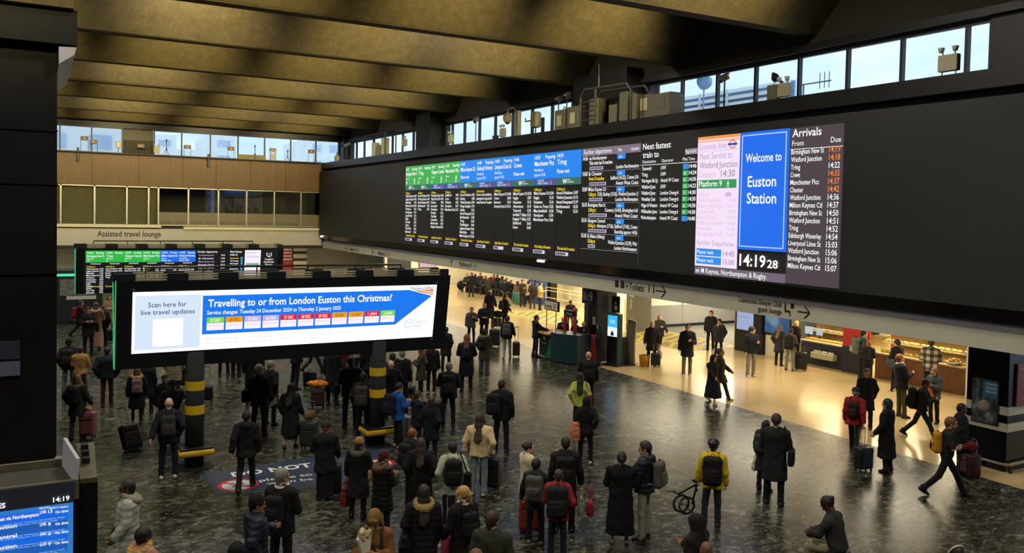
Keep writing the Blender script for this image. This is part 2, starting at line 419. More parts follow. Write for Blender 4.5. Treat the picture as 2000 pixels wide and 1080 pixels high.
for a, c in zip(ox[4:-1], ox[5:]):
    m_ = (a + c) / 2
    for s_ in (-1, 1): w.span((m_ + s_ * .45 - .36, YB - .075, 4.62), (m_ + s_ * .45 + .36, YB - .05, 4.82))
struct('trim_4', w, mat('grille grey', '6f6957', .6, var=.2, scale=40))
struct('wall_office_inside', MB().span((-3, 65, 4.4), (18.3, 65.2, 7.2)).span((12.6, 63.6, 4.4), (16.4, 63.7, 7.2)).span((-3, YB + .3, 4.2), (18.3, 65, 4.42)), mat('dim office wall', '55524e', .8, var=.1))
struct('wall_office_end', MB().span((18.3, YB + .1, 4.2), (18.5, 65.2, 7.3)), M_char)
struct('ceiling_office', MB().span((-3, YB + .3, 7.1), (18.3, 65.2, 7.3)), M_char)
# lintel with the lounge sign
struct('lintel_back', MB().span((-3, YB - .35, 3.2), (18.3, YB + .1, 4.3)), M_white)
struct('trim_5', MB().span((-3, YB - .5, 4.38), (on_y(313, 444, YB)[0], YB + .1, 4.56)).span((on_y(357, 447, YB)[0], YB - .5, 4.28), (18.2, YB + .1, 4.46)), mat('cream light ledge', 'e9e2bd', .5, var=.03))
struct('trim_6', MB().span((-3, YB - .33, 2.98), (18.35, YB + .1, 3.24)), M_black)
struct('wall_lounge', MB().span((-3, 69.6, 0), (17.5, 69.9, 3.3)), M_cream)
struct('ceiling_lounge', MB().span((-3, YB + .1, 3.2), (18.4, 69.9, 3.4)), M_white)
lamp('lounge_lamp', 'AREA', (6, 65, 3.1), 120, CREAM, 14, 3)
lamp('lounge_lamp', 'AREA', (15, 65, 3.1), 90, CREAM, 4, 4)
# closing walls out of view; left clerestory lets daylight in
struct('wall_left', MB().span((-22.3, -12, 0), (-22, 63, 9.2)).span((-22.3, -12, 10.8), (-22, 63, 14.2)), M_grey)
mullion_run('window_7', -22.15, -12, 63, 9.2, 10.8, list(range(-9, 62, 3)), 'window_frame', 7, 1)
struct('wall_front', MB().span((-22, -12.3, 0), (21, -12, 14.2)).span((XW, -12, 0), (XW + .3, 3, 11.5)), M_grey)

# the black column on the left and the pillar under the fascia on the right
c = MB(); c.span((-6, 20, 0), (.4, 24.5, 8.95)); c.prism([(-6, 19.6, 9.05), (.75, 19.6, 9.05), (.75, 19.6, 9.75), (-6, 19.6, 9.75)], (0, 5.2, 0))
c.span((-6, 19.97, 4.35), (.42, 20.02, 4.38)); c.span((-6, 19.97, 6.2), (.42, 20.02, 6.23)); c.span((-6, 19.97, 7.3), (.42, 20.02, 7.33)); c.span((-2, 19.98, 0), (-1.97, 20.01, 9))
COL = struct('column_left', c, mat('black column cladding', '0b0b0d', .55, var=.3, scale=1.5, spec=.3))
struct('trim_7', MB().prism([(.42, 19.65, 8.65), (.42, 19.65, 9.0), (.74, 19.65, 9.02), (.70, 19.65, 8.86)], (0, 5.0, 0)), mat('pale lit plate', 'b9b9c4', .4, var=.03))  # pale colour stands in for light on the capital's underside
struct('beam_left', MB().span((-7, 19.4, 9.75), (.68, 25, 11.4)), M_conc)
struct('column_pillar', MB().span((19.8, 11.4, 0), (26.0, 12.41, 3.05)), M_blackg)

# ---------------------------------------------------------------- the departure board
G = lambda c, s=1.0: glow('lit ' + c + ('' if s == 1 else ' %g' % s), c, s)
WHT, YEL, ORG, PUR = G('ffffff'), G('ffe23a'), G('ff8a3c'), G('c9a9d8')
bd = thing('departure_board', 'huge black departure board above the concourse openings with green, blue and white panels', 'departure board', (XB, 30, 3.9))
def brd(a, b): return MB().span(tuple(np.array(a) - np.array((XB, 30, 3.9))), tuple(np.array(b) - np.array((XB, 30, 3.9))))
brd((XB + .02, 3, 3.98), (XB + .6, 60.6, 8.55)).build('board_casing', mat('matt black led surface', '262726', .6, var=.05, scale=2), bd)
UB, VB = (0, -1, 0), (0, 0, 1)
def bpanel(name, y0, y1, z0, z1, col, off=.012, parent=bd):
    return brd((XB - off, y0, z0), (XB + .02, y1, z1)).build(name, col if not isinstance(col, str) else G(col), parent)
def btext(s, y, z, cap, m=WHT, owner=None, width=None, bold=.0, align='L', off=.02):
    text(s, (XB - off, y, z), UB, VB, cap, m, owner or bd, 'lettering', width, bold, align)
cw = 1.74
cols = [44.15 - cw * k for k in range(11)]
heads = [('14:22', 'Boarding', 'Birmingham New St', 'Platform', '13', 'L'), ('14:24', 'Boarding', 'Tring', 'Platform', '8', 'L'), ('14:29', 'Boarding', 'Glasgow Central', 'Platform', '6', 'A'),
         ('14:33', 'Boarding', 'Manchester Picc', 'Platform', '7', 'A'), ('14:39', '', 'Milton Keynes Ctl', '', 'Please wait', 'L'), ('14:40', 'Preparing', 'Edinburgh Waverley', 'Boarding at', 'approx 14:20', 'A'),
         ('14:43', 'Preparing', 'Liverpool Lime St', 'Boarding at', 'approx 14:23', 'A'), ('14:46', '', 'Crewe', '', 'Please wait', 'L'), ('14:53', 'Preparing', 'Manchester Picc', 'Boarding at', 'approx 14:35', 'A'), ('14:54', '', 'Tring', '', 'Please wait', 'L')]
calls = [['Watford Junction', 'Leighton Buzzard', 'Bletchley', 'Milton Keynes Ctl', 'Wolverton', 'Northampton', 'Long Buckby', 'Rugby', 'Coventry', 'Canley', 'Tile Hill', 'Berkswell'],
         ['Harrow & Wealdstone', 'Watford Junction', 'Hemel Hempstead', 'Berkhamsted', 'Tring'], ['Warrington Bk Quay', 'Wigan North Wstn', 'Preston', 'Lancaster', 'Oxenholme', 'Penrith', 'Carlisle', 'Lockerbie', 'Motherwell', 'Glasgow Central'],
         ['Stafford', 'Crewe', 'Wilmslow', 'Stockport', 'Manchester Picc'], ['Harrow & Wealdstone', 'Bushey', 'Watford Junction', 'Kings Langley', 'Apsley', 'Hemel Hempstead', 'Berkhamsted', 'Tring', 'Cheddington', 'Leighton Buzzard', 'Bletchley', 'Milton Keynes Ctl'],
         ['Due to a short platform,', 'passengers for stops should', 'travel the front 9 coaches'], ['Milton Keynes Ctl', 'Crewe', 'Runcorn', 'Liverpool Lime St'],
         ['Milton Keynes Ctl', 'Rugby', 'Nuneaton', 'Atherstone', 'Tamworth', 'Lichfield T Valley', 'Rugeley T Valley', 'Stafford', 'Crewe'],
         ['Milton Keynes Ctl', 'Rugby', 'Nuneaton', 'Stoke on Trent', 'Macclesfield', 'Stockport', 'Manchester Picc'], ['Harrow & Wealdstone', 'Watford Junction', 'Hemel Hempstead', 'Berkhamsted', 'Tring']]
notes = ['This train has 8 coaches', 'This train has 8 coaches', 'Quiet Zone in Coach A', 'Quiet Zone in Coach A', 'This train has 8 coaches', 'Quiet Zone in Coach A', 'Quiet Zone in Coach A', 'This train has 8 coaches', 'Only calling at Nuneaton', 'This train has 8 coaches']
def fit(s, cap, most): return min(most, len(s) * cap * .72)
def walker(y, z, h, owner, flip=1):
    m = MB()
    P = lambda a, b: (XB - .02, y - a * h * flip, z + b * h)
    def q(*pts): m.add([P(*p) for p in pts], [tuple(range(len(pts)))])
    q((.22, .84), (.36, .84), (.36, .98), (.22, .98)); q((.2, .45), (.38, .45), (.36, .8), (.2, .8)); q((.2, .45), (.28, .45), (.12, 0), (0, .02)); q((.28, .45), (.38, .45), (.5, 0), (.4, 0))
    q((.02, .5), (.2, .68), (.2, .78), (0, .58)); q((.36, .78), (.36, .66), (.56, .52), (.58, .6))
    m.v = [tuple(np.array(v) - np.array((XB, 30, 3.9)) - np.array(owner.location)) for v in m.v]
    m.build('symbol', WHT, owner)
for k in range(10):
    y1, y0 = cols[k], cols[k + 1]; t0, st, dest, plab, pl, op = heads[k]
    gr = k < 4; p = bpanel('service_panel', y0, y1, 7.25, 8.29, '3fae52' if gr else '1e86f0')
    btext(t0, y1 - .08, 8.05, .15, owner=p, bold=.01)
    if st: btext(st, y0 + .07, 8.05, .15, owner=p, align='R', width=fit(st, .15, .75), bold=.01)
    btext(dest, y1 - .08, 7.78, .19, owner=p, width=fit(dest, .19, 1.52), bold=.012)
    if gr:
        btext('Platform', y1 - .08, 7.56, .09, owner=p); btext(pl, y1 - .08, 7.30, .17, owner=p, bold=.012); walker(y0 + .55, 7.29, .36, p)
    elif plab:
        btext(plab, y1 - .08, 7.56, .12, owner=p, width=.7); btext(pl, y1 - .08, 7.36, .12, owner=p, width=.86)
    else: btext(pl, y1 - .08, 7.44, .15, owner=p, width=.9, bold=.01)
    q = bpanel('operator_panel', y0, y1, 6.97, 7.25, '3c6a5c' if op == 'L' else '3a5c98')
    if op == 'L':
        btext('W', y1 - .5, 7.02, .17, owner=q, bold=.03); btext('London', y1 - .75, 7.14, .07, owner=q); btext('Northwestern', y1 - .75, 7.05, .07, owner=q, width=.55)
    else:
        btext('AVANTI', y1 - .35, 7.13, .08, owner=q, width=.5); btext('WEST COAST', y1 - .35, 7.02, .08, owner=q, width=.85)
        tri = MB().prism([(XB - .02, y1 - 1.3, 7.01), (XB - .02, y1 - 1.45, 7.01), (XB - .02, y1 - 1.38, 7.2)], (-.004, 0, 0)); tri.v = [tuple(np.array(v) - np.array((XB, 30, 3.9))) for v in tri.v]; tri.build('emblem', G('ff5a64'), q)
    btext('Calling at' if k != 5 else 'Information', y1 - .08, 6.76, .11, YEL, bold=.01)
    for i, c in enumerate(calls[k]):
        zz = 6.6 - i * .179
        btext(c, y1 - .08, zz, .12, owner=bd, width=fit(c, .12, 1.15) if k != 5 else 1.5, bold=.012)
        if k != 5: btext('%d:%02d' % (14 + (40 + 3 * k + 6 * i) // 60, (40 + 3 * k + 6 * i) % 60), y0 + .14, zz, .12, owner=bd, align='R', width=.3, bold=.012)
    btext(notes[k], y1 - .2, 4.43, .11, YEL, width=1.25, bold=.015)
    tr = bpanel('coach_diagram', y1 - .95, y1 - .08, 4.2, 4.34, 'd9cfe8')
    for i in range(8 if k not in (6,) else 5): brdm = brd((XB - .018, y1 - .2 - i * .085, 4.22), (XB - .012, y1 - .14 - i * .085, 4.32)); brdm.build('coach', G('1c1d22'), tr)
    brd((XB + .012, y0 - .006, 4.1), (XB + .024, y0 + .006, 6.95)).build('column_line', mat('faint panel joint', '0d0d0e', .6, var=0), bd)
# further departures
p = bpanel('title_panel', 23.13, 26.66, 8.0, 8.29, '7d7080')
btext('Further departures', 26.55, 8.07, .17, owner=p, width=1.75); btext('Plat', 24.4, 8.08, .11, owner=p); btext('Update', 23.2, 8.08, .11, owner=p, align='R')
fd = [('14:56', 'via Northampton', 'This train has 8 coaches', WHT, '', 'London Northwestern', 8), ('15:00', '& Chester', 'Front 10 coaches', YEL, 'Stafford (16:22), Crewe (16:', 'Avanti West Coast', 10), ('15:09', 'Milton Keynes Ctl', 'Calling at:', YEL, '5:20), Bushey (15:26), Watford Junction (1', 'London Northwestern', 8),
      ('15:10', 'Birmingham New St', 'Calling at:', YEL, 'Coventry (16:04), Birmingham Intl', 'Avanti West Coast', 11), ('15:16', 'Glasgow Central', 'Calling at:', YEL, 'rthampton (17:26), Stafford (17:45), Crewe', 'Boarding approx 14:56', 11), ('15:18', 'St Albans (Abbey)', 'Calling at:', YEL, 'Watford Junction (15:39), Wat', 'London Northwestern', 4)]
for i, (t, d, c, cm, r1, r2, n) in enumerate(fd):
    z = 7.85 - i * .576
    btext(t, 26.6, z, .13, width=.32, bold=.02); btext(d, 26.2, z, .13, width=fit(d, .13, 1.1), bold=.01); btext(c, 26.18, z - .18, .13, cm, width=len(c) * (.045 if c.endswith(':') else .06), bold=.015)
    bpanel('wait_panel', 24.02, 24.46, z - .04, z + .15, '2f8ae0')
    btext('wait', 24.36, z + .01, .08)
    if r1: btext(r1, 23.2, z - .18, .13, align='R', width=min(2.4, len(r1) * .058), bold=.01)
    btext(r2, 23.2, z - .37, .13, align='R', width=1.3, bold=.01)
    tr = bpanel('coach_diagram', 26.16 - n * .1, 26.16, z - .37, z - .25, 'd9cfe8')
    for j in range(n): brd((XB - .018, 26.12 - j * .098 - .06, z - .355), (XB - .012, 26.12 - j * .098, z - .265)).build('coach', G('1c1d22'), tr)
    brd((XB - .006, 23.14, z - .432), (XB + .01, 26.68, z - .42)).build('row_line', G('9a9a9c'), bd)
brd((XB - .006, 23.11, 4.05), (XB + .01, 23.13, 8.28)).build('column_line', G('3a3a3c'), bd)
# next fastest train
btext('Next fastest', 23.0, 8.06, .2, width=1.45, bold=.01); btext('train to', 23.0, 7.78, .2, width=.85, bold=.01)
p = bpanel('page_panel', 20.3, 20.85, 7.79, 7.97, '8c8490'); btext('Page 4 of 4', 20.82, 7.83, .1, owner=p, width=.48)
btext('Destination', 23.0, 7.6, .1, width=.7); btext('Operator', 22.0, 7.6, .1, width=.6); btext('Plat', 20.95, 7.6, .1, width=.24); btext('Time', 20.68, 7.6, .1, width=.3)
brd((XB - .006, 20.28, 7.53), (XB + .01, 23.1, 7.55)).build('row_line', G('e0e0e0'), bd)
for i, (d, op, pl, t) in enumerate([('Tamworth', 'LNW', '', '14:46'), ('Tring', 'LNW', '8', '14:24'), ('Warrington Bk Qy', 'Avanti W Coast', '6', '14:30'), ('Watford Junc', 'LNW', '13', '14:23'), ('Watford Junc', 'London Overgrd', '9', '14:30'),
                                    ('Wembley Cent', 'London Overgrd', '9', '14:30'), ('Wigan N Western', 'Avanti W Coast', '6', '14:30'), ('Willesden Junc', 'London Overgrd', '9', '14:30'), ('Wolverhampton', 'Avanti W Coast', '', '14:40')]):
    z = 7.36 - i * .2065
    btext(d, 23.02, z, .12, width=fit(d, .12, min(.86, len(d) * .062)), bold=.012); btext(op, 22.02, z, .12, width=fit(op, .12, .9), bold=.008); p = bpanel('platform_panel', 20.72, 20.94, z - .03, z + .14, '3fae62' if pl else '2f8ae0')
    if pl: btext(pl, 20.86, z, .1, owner=p)
    btext(t, 20.64, z, .12, width=.34, bold=.015)
# overground panel
p = bpanel('line_panel', 18.47, 20.26, 4.31, 8.29, 'f6e2f8')
q = bpanel('heading_bar', 18.47, 20.26, 8.2, 8.29, 'ff9a50', .016); bpanel('heading_bar', 18.47, 20.26, 8.12, 8.16, 'ffb070', .016)
LIL, LIL2, DK = G('b89cc4'), G('dcbce2'), G('8a7596')
btext('Lioness line', 20.16, 7.9, .18, LIL, p, 1.15)
rg = MB()
for a in range(24):
    t0, t1 = 2 * PI * a / 24, 2 * PI * (a + 1) / 24
    rg.add([(-.02, 18.75 - 30 + r * math.cos(t), 8.0 - 3.9 + r * math.sin(t)) for r, t in ((.14, t0), (.14, t1), (.1, t1), (.1, t0))], [(0, 1, 2, 3)])
rg.build('roundel', G('f07838'), p); brd((XB - .024, 18.56, 7.965), (XB - .02, 18.94, 8.03)).build('roundel_bar', G('3a4ab8'), p)
brd((XB - .018, 18.47, 7.83), (XB - .012, 20.26, 7.845)).build('row_line', LIL2, p)
btext('Next Service to', 20.15, 7.6, .19, LIL, p, 1.4); btext('Watford Junction', 20.15, 7.32, .19, DK, p, 1.62); btext('Departs', 20.15, 7.04, .19, LIL2, p, .72); btext('14:30', 19.2, 7.04, .2, DK, p, .58)
q = bpanel('platform_panel', 18.55, 20.2, 6.7, 6.96, '2f9a54', .016); btext('Platform 9', 20.15, 6.76, .17, WHT, q, 1.0, bold=.01, off=.024); walker(18.95, 6.72, .2, q)
btext('Calling at:', 20.17, 6.46, .12, LIL2, p, .5); bpanel('page_panel', 18.75, 19.0, 6.45, 6.57, 'd4b8dc', .016)
for i, s in enumerate(['South Hampstead', 'Kilburn High Road', 'Queens Park', 'Kensal Green', 'Willesden Junction', 'Harlesden', 'Stonebridge Park']):
    btext(s, 20.17, 6.28 - i * .172, .12, LIL2, p, min(1.1, len(s) * .068)); btext('14:%02d' % (35 + 2 * i), 18.55, 6.28 - i * .172, .12, LIL2, p, .32, align='R')
btext('Further Departures', 20.17, 4.96, .15, LIL, p, 1.6)
for z, t in ((4.63, '14:45'), (4.38, '15:00')):
    q = bpanel('wait_panel', 19.1, 20.2, z, z + .22, '2b8fe8', .016); btext('Please wait', 20.17, z + .06, .12, WHT, q, .75, off=.024); btext(t, 18.55, z + .04, .15, DK, p, .46, align='R')
# welcome panel, clock, ticker
p = bpanel('welcome_panel', 16.6, 18.45, 4.9, 8.3, '1c6cec')
for a, b in (((16.68, 4.98), (16.71, 8.22)), ((18.34, 4.98), (18.37, 8.22)), ((16.68, 4.98), (18.37, 5.01)), ((16.68, 8.19), (18.37, 8.22))):
    brd((XB - .018, a[0], a[1]), (XB - .012, b[0], b[1])).build('border', G('b8d4ff'), p)
btext('Welcome to', 17.52, 7.43, .24, WHT, p, 1.36, align='C', bold=.012); btext('Euston', 17.55, 6.72, .3, WHT, p, 1.08, align='C', bold=.012); btext('Station', 17.55, 6.24, .3, WHT, p, 1.12, align='C', bold=.012)
btext('14:19', 18.33, 4.43, .33, WHT, bd, 1.02, bold=.02); btext('28', 17.25, 4.43, .22, WHT, bd, .4, bold=.02)
p = bpanel('ticker_panel', 16.6, 20.26, 4.04, 4.29, '6e6472'); btext('en M Keynes, Northampton & Rugby.', 20.2, 4.1, .15, WHT, p, 2.95, bold=.005)
# arrivals
p = bpanel('arrivals_panel', 14.81, 16.56, 4.05, 8.29, '4a4046')
btext('Arrivals', 16.48, 8.04, .21, WHT, p, .98, bold=.01); btext('From', 16.48, 7.8, .14, WHT, p, .4); btext('Due', 14.87, 7.82, .14, WHT, p, .32, align='R')
brd((XB - .018, 14.81, 7.7), (XB - .012, 16.54, 7.715)).build('row_line', WHT, p)
for i, (s, t, late) in enumerate([('Birmingham New St', '14:19', 1), ('Watford Junction', '14:18', 1), ('Tring', '14:22', 0), ('Crewe', '14:35', 1), ('Manchester Picc', '14:37', 1), ('Chester', '14:42', 1), ('Watford Junction', '14:36', 0), ('Milton Keynes Ctl', '14:37', 0),
                                  ('Birmingham New St', '14:50', 0), ('Watford Junction', '14:51', 0), ('Tring', '14:52', 0), ('Edinburgh Waverley', '14:54', 0), ('Liverpool Lime St', '15:03', 0), ('Watford Junction', '15:06', 0), ('Birmingham New St', '15:06', 0), ('Milton Keynes Ctl', '15:07', 0)]):
    z = 7.57 - i * .206
    btext(s, 16.5, z, .135, WHT, p, min(1.1, len(s) * .065), bold=.008); btext(t, 14.88, z, .15, ORG if late else WHT, p, .35, align='R', bold=.008)
# small lit emergency lamps on the dark slope under the board
for px, py in ((628, 462), (1056, 510)):
    c = on_x(px, py, XB + .05); tag(MB().rbox((c[0], c[1], c[2]), (.06, .55, .09), .02).build('emergency_light', G('ffffff', 2)), 'small lit strip lamp under the board %s' % ('at its far end' if px < 700 else 'above the Platforms 8 - 11 arrow'), 'light')

# ---------------------------------------------------------------- signs on the fascia
BLK = mat('black sign ink', '23221e', .6, var=0)
def fascia_sign(name, label, items, arrow=None, extra=None):
    y0 = items[0][1]; t = thing(name, label, 'sign', (18.345, y0, 3.2))
    for s, ya, yb_, z, cap in items: text(s, (18.342, ya, z), UB, VB, cap, BLK, t, 'lettering', ya - yb_, .015)
    m = MB()
    if arrow:
        y, z, L, dirn = arrow; w = .022
        def bar(a, b):
            a = np.array(a); b = np.array(b); d = (b - a) / np.linalg.norm(b - a); nn = np.array((-d[1], d[0])) * w
            m.add([(-.003, q[0] - y0, q[1] - 3.2) for q in (a + nn, b + nn, b - nn, a - nn)], [(0, 1, 2, 3)])
        d = {'R': (-1, 0), 'U': (0, 1), 'L': (1, 0)}[dirn]; tip = (y + d[0] * L, z + d[1] * L)
        bar((y, z), tip)
        for s_ in (-1, 1): bar((tip[0] - d[0] * L * .42 + d[1] * s_ * L * .4, tip[1] - d[1] * L * .42 + d[0] * s_ * L * .4), tip)
    if extra: extra(m, y0)
    if m.v: m.build('symbol', BLK, t)
    return t
def fy(px, py=560): return on_x(px, py, 18.35)[1]
def wc(m, y0):
    for px in (1205, 1216):
        y = fy(px, 557); m.span((-.003, y - .11 - y0, .02), (0, y + .11 - y0, .28))
    for px in (1268, 1277):
        y = fy(px, 565); m.span((-.003, y - .03 - y0, .0), (0, y + .03 - y0, .2)); m.span((-.003, y - .035 - y0, .22), (0, y + .035 - y0, .28))
    y = fy(1224, 558); m.span((-.003, y - .02 - y0, .02), (0, y + .02 - y0, .26)); m.span((-.003, y - .1 - y0, .1), (0, y + .02 - y0, .14))
fascia_sign('toilets_sign', 'black Toilets lettering with pictograms and right arrow on the pale fascia', [('Toilets', fy(1229), fy(1258, 563), 3.2, .24)], (fy(1281, 568), 3.3, .52, 'R'), wc)
def seat(m, y0):
    y = fy(1534, 604)
    m.span((-.003, y - .03 - y0, .05), (0, y + .03 - y0, .25)); m.span((-.003, y - .18 - y0, .0), (0, y + .02 - y0, .06)); m.span((-.003, y - .19 - y0, -.1), (0, y - .15 - y0, .03))
    y = fy(1546, 604); m.span((-.003, y - .09 - y0, .13), (0, y + .03 - y0, .27))
fascia_sign('guest_lounge_sign', 'black Caledonian Sleeper Club guest lounge lettering with right arrow on the fascia', [('Caledonian Sleeper Club', fy(1443, 583), fy(1527, 597), 3.32, .15), ('guest lounge', fy(1481, 600), fy(1527, 610), 3.12, .15)], (fy(1558, 605), 3.27, .42, 'R'), seat)
fascia_sign('platforms_sign', 'Platforms 8 - 11 lettering with up arrow on the fascia above the seats', [('Platforms 8 - 11', fy(897, 515), fy(930, 520), 3.17, .2)], (fy(882, 516), 3.1, .3, 'U'))
fascia_sign('platforms_sign', 'Platforms 12 - 15 lettering with left arrow on the fascia behind the near billboard', [('Platforms 12 - 15', fy(738, 493), fy(762, 497), 3.12, .22)], (fy(732, 492), 3.22, .5, 'L'))
fascia_sign('platforms_sign', 'small Platforms 16 - 18 lettering with left arrow at the far end of the fascia', [('Platforms 16 - 18', fy(683, 486), fy(701, 489), 3.12, .2)], (fy(679, 484), 3.22, .5, 'L'))
t = thing('lounge_sign', 'black Assisted travel lounge lettering on the white lintel of the back wall', 'sign', (6, YB - .36, 3.8))
text('Assisted travel lounge', (on_y(189, 462, YB)[0], YB - .362, 3.78), (1, 0, 0), (0, 0, 1), .36, BLK, t, 'lettering', on_y(313, 462, YB)[0] - on_y(189, 462, YB)[0], .012)

# ---------------------------------------------------------------- the two sided billboards on poles
def tilt(z, y0, zb): return y0 - .1727 * (z - zb)
def billboard(name, label, x0, x1, yb, zb, zt, poles):
    t = thing(name, label, 'billboard', (0, yb, 0))
    h = zt - zb; dy = .1727 * (h - .22)
    m = MB(); m.prism([(x0, -.06, zb), (x0, .06, zb), (x0, dy + .06, zt - .22), (x0, -dy - .06, zt - .22)], (x1 - x0, 0, 0))
    m.build('housing', mat('black billboard housing', '0c0e16', .5, var=.15, scale=2), t)
    # slatted crown between short uprights
    r = MB()
    n = 7
    for k in range(n + 1):
        x = x0 + .15 + (x1 - x0 - .3) * k / n; wd = .42 if k < n else .2
        MB().span((x - wd / 2, -dy - .05, zt - .22), (x + wd / 2, -dy + .1, zt - .06)).span((x - wd / 2, dy - .1, zt - .22), (x + wd / 2, dy + .05, zt - .06)).span((x - wd / 2, -dy, zt - .24), (x + wd / 2, dy, zt - .16)).build('crown_block', mat('black billboard crown', '10121a', .5, var=.15, scale=2), t)
    for s in (-1, 1):
        sl = MB()
        for z in (.19, .135, .08): sl.span((x0 + .1, s * (dy - .02), zt - z - .02), (x1 - .1, s * (dy - .04), zt - z + .012))
        sl.build('crown_slat', mat('olive crown slat', 'b4ad8c', .5, var=.1), t)
    rl = MB().tube([(x0 + .6, 0, zt + .05), (x1 - 1.2, 0, zt + .05)], .025); 
    for x in np.linspace(x0 + .6, x1 - 1.2, 6): rl.tube([(x, 0, zt - .2), (x, 0, zt + .05)], .015)
    rl.build('rail', mat('dark rail', '2c2b26', .4, .5), t)
    for s in (-1, 1):
        MB().tube([(x0 - .02, s * .07, zb + .01), (x0 - .02, s * (dy + .05), zt - .2)], .011, 6).build('edge_light', G('38b878', .9), t)
    for xp in poles:
        pz = zb + .3
        p = MB().tube([(xp, 0, 0), (xp, 0, pz)], .2, 20).build('pole', mat('charcoal pole', '2a2c2e', .85, var=.1, spec=.2), t, smooth=True)
        for z in (1.18, 1.72): MB().tube([(xp, 0, z), (xp, 0, z + .2)], .207, 20).build('yellow_band', mat('yellow pole band', 'd9b21c', .5, var=.06), p)
        g = MB().rbox((xp, 0, .34), (.78, .7, .15), .07, seg=3); g.build('bumper', mat('yellow bumper', 'cfa81e', .5, var=.1), p)
        MB().rbox((xp, 0, .435), (.7, .62, .06), .02).build('bumper_top', M_black, p)
        MB().lathe([(.5, 0), (.5, .012), (.02, .014)], (xp, 0, 0), 24).build('foot_plate', M_char, p)
    return t
YBB, ZBB, ZBT = 19.9, 2.28, 4.42
bb = billboard('billboard', 'two-sided billboard on yellow-banded poles showing the Christmas travel notice', 1.5, 9.22, YBB, ZBB, ZBT, (3.13, 7.45))
PN = np.array((0, -.985, -.170)); PP = np.array((0, YBB - .06, ZBB))
def on_bb(px, py):
    d = ray(px, py); return EYE + d * ((PP - EYE).dot(PN) / d.dot(PN))
UT, VT = Vector((1, 0, 0)), Vector((0, -.170, .985))
def facept(x, v, off=0.0): return np.array((x, YBB - .06 - .170 * v - .985 * off, ZBB + .985 * v - .170 * off))
def uv(px, py): p = on_bb(px, py); return p[0], (p[2] - ZBB) / .985
def bbpoly(name, pts, m, off, parent):
    f = [facept(u, v, off) for u, v in pts]; b = [facept(u, v, -.02) for u, v in pts]
    mb = MB(); n = len(f); mb.add([tuple(p - np.array((0, YBB, 0)) - np.array(parent.location if parent is not bb else (0, 0, 0))) for p in f + b],
        [tuple(range(n))] + [(k, n + k, n + (k + 1) % n, (k + 1) % n) for k in range(n)])
    return mb.build(name, m, parent)
def rect(u0, v0, u1, v1): return [(u0, v0), (u1, v0), (u1, v1), (u0, v1)]
(su0, sv0), (su1, sv1) = uv(256.5, 691), uv(853, 556)
scr = bbpoly('screen', rect(su0, sv0, su1, sv1), G('ffffff', 1.25), .012, bb)
def bbt(s, p0, p1, cap, m, bold=0.0, owner=None, lift=.02):
    a, b = uv(*p0), uv(*p1); text(s, facept(a[0], a[1], lift), UT, VT, cap, m, owner or scr, 'lettering', b[0] - a[0], bold)
H_ = sv1 - sv0
(lu0, _), (lu1, _) = uv(263, 640), uv(391, 640)
bbpoly('scan_panel', rect(lu0, sv0 + .07, lu1, sv1 - .08), G('d8e8fa'), .016, scr)
NAVY, BLU2, GREYT = G('4a5c8c'), G('8ea4cc'), G('a9b2c8')
bbt('Scan here for', (289, 600), (364, 599), .105, NAVY, .012); bbt('live travel updates', (275, 615), (380, 611), .105, NAVY, .012)
(q0, r0), (q1, r1) = uv(297, 677), uv(358, 621); bbpoly('blank_square', rect(q0, r0, q1, r1), G('ffffff'), .02, scr)
(b0, c0), (b1, c1) = uv(394, 652), uv(848, 577)
nose = uv(843, 577.5); tr_ = uv(799, 566); br_ = uv(771, 633.5); lb = uv(394, 653); lt = uv(396, 579)
blue = bbpoly('notice_panel', [lb, (br_[0], br_[1]), nose, tr_, (lt[0], tr_[1])], G('1878f0'), .016, scr)
bbt('Travelling to or from London Euston this Christmas?', (406, 599), (765, 583), .165, WHT, .02); bbt('Service changes: Tuesday 24 December 2024 to Thursday 2 January 2025', (404, 614), (665, 605), .088, WHT, .014)
cells = [('23 DEC', '7ed84a', 'Normal service'), ('24 DEC', 'f0a020', 'Busy service'), ('25 DEC', 'c8b4e0', 'Train closure'), ('26 DEC', 'c8b4e0', 'Station closed'), ('27 DEC', 'e02030', 'Reduced service'), ('28 DEC', 'e02030', 'Reduced service'), ('29 DEC', 'e02030', 'Reduced service'), ('30 DEC', 'f0a020', 'Busy service'), ('31 DEC', 'f0a020', 'Busy service'), ('1 JAN', 'e02030', 'Reduced service'), ('2 JAN', '7ed84a', 'Normal service')]
u0, v0 = uv(403, 645); u1, v1 = uv(774, 606); cwid = (u1 - u0) / 11
vb0, vb1 = uv(403, 645)[1], uv(403, 620)[1]
for k, (d, c, s) in enumerate(cells):
    a = u0 + k * cwid; cell = bbpoly('date_cell', rect(a, vb0, a + cwid * .9, vb1), G('fff4fa'), .02, scr)
    bbpoly('date_bar', rect(a, vb1 - .13, a + cwid * .9, vb1), G(c), .024, cell)
    text(d, facept(a + cwid * .45, vb1 - .1, .028), UT, VT, .07, G('7a5010') if c == 'f0a020' else WHT, cell, 'lettering', cwid * .55, .01, 'C')
    text(s, facept(a + cwid * .45, vb1 - .2, .028), UT, VT, .03, G('d88aa8'), cell, 'lettering', cwid * .7, 0, 'C')
bbt('Major rail upgrades this Christmas and New Year mean trains to and from London Euston station will be extremely busy.', (402, 664), (709, 648), .055, GREYT); bbt('For a more comfortable journey please travel before 24 December or after 2 January.', (402, 672), (625, 660), .055, GREYT)
bbt('Plan ahead now', (788, 626), (817, 624.5), .045, G('f070b0')); bbt('Check before', (788, 633), (833, 630), .09, BLU2); bbt('you travel', (787, 640), (821, 638), .09, BLU2); bbt('networkrail.co.uk', (787, 648), (828, 646), .04, G('f070b0'))
bbt('NetworkRail', (802, 566), (846, 562), .085, NAVY, .01)
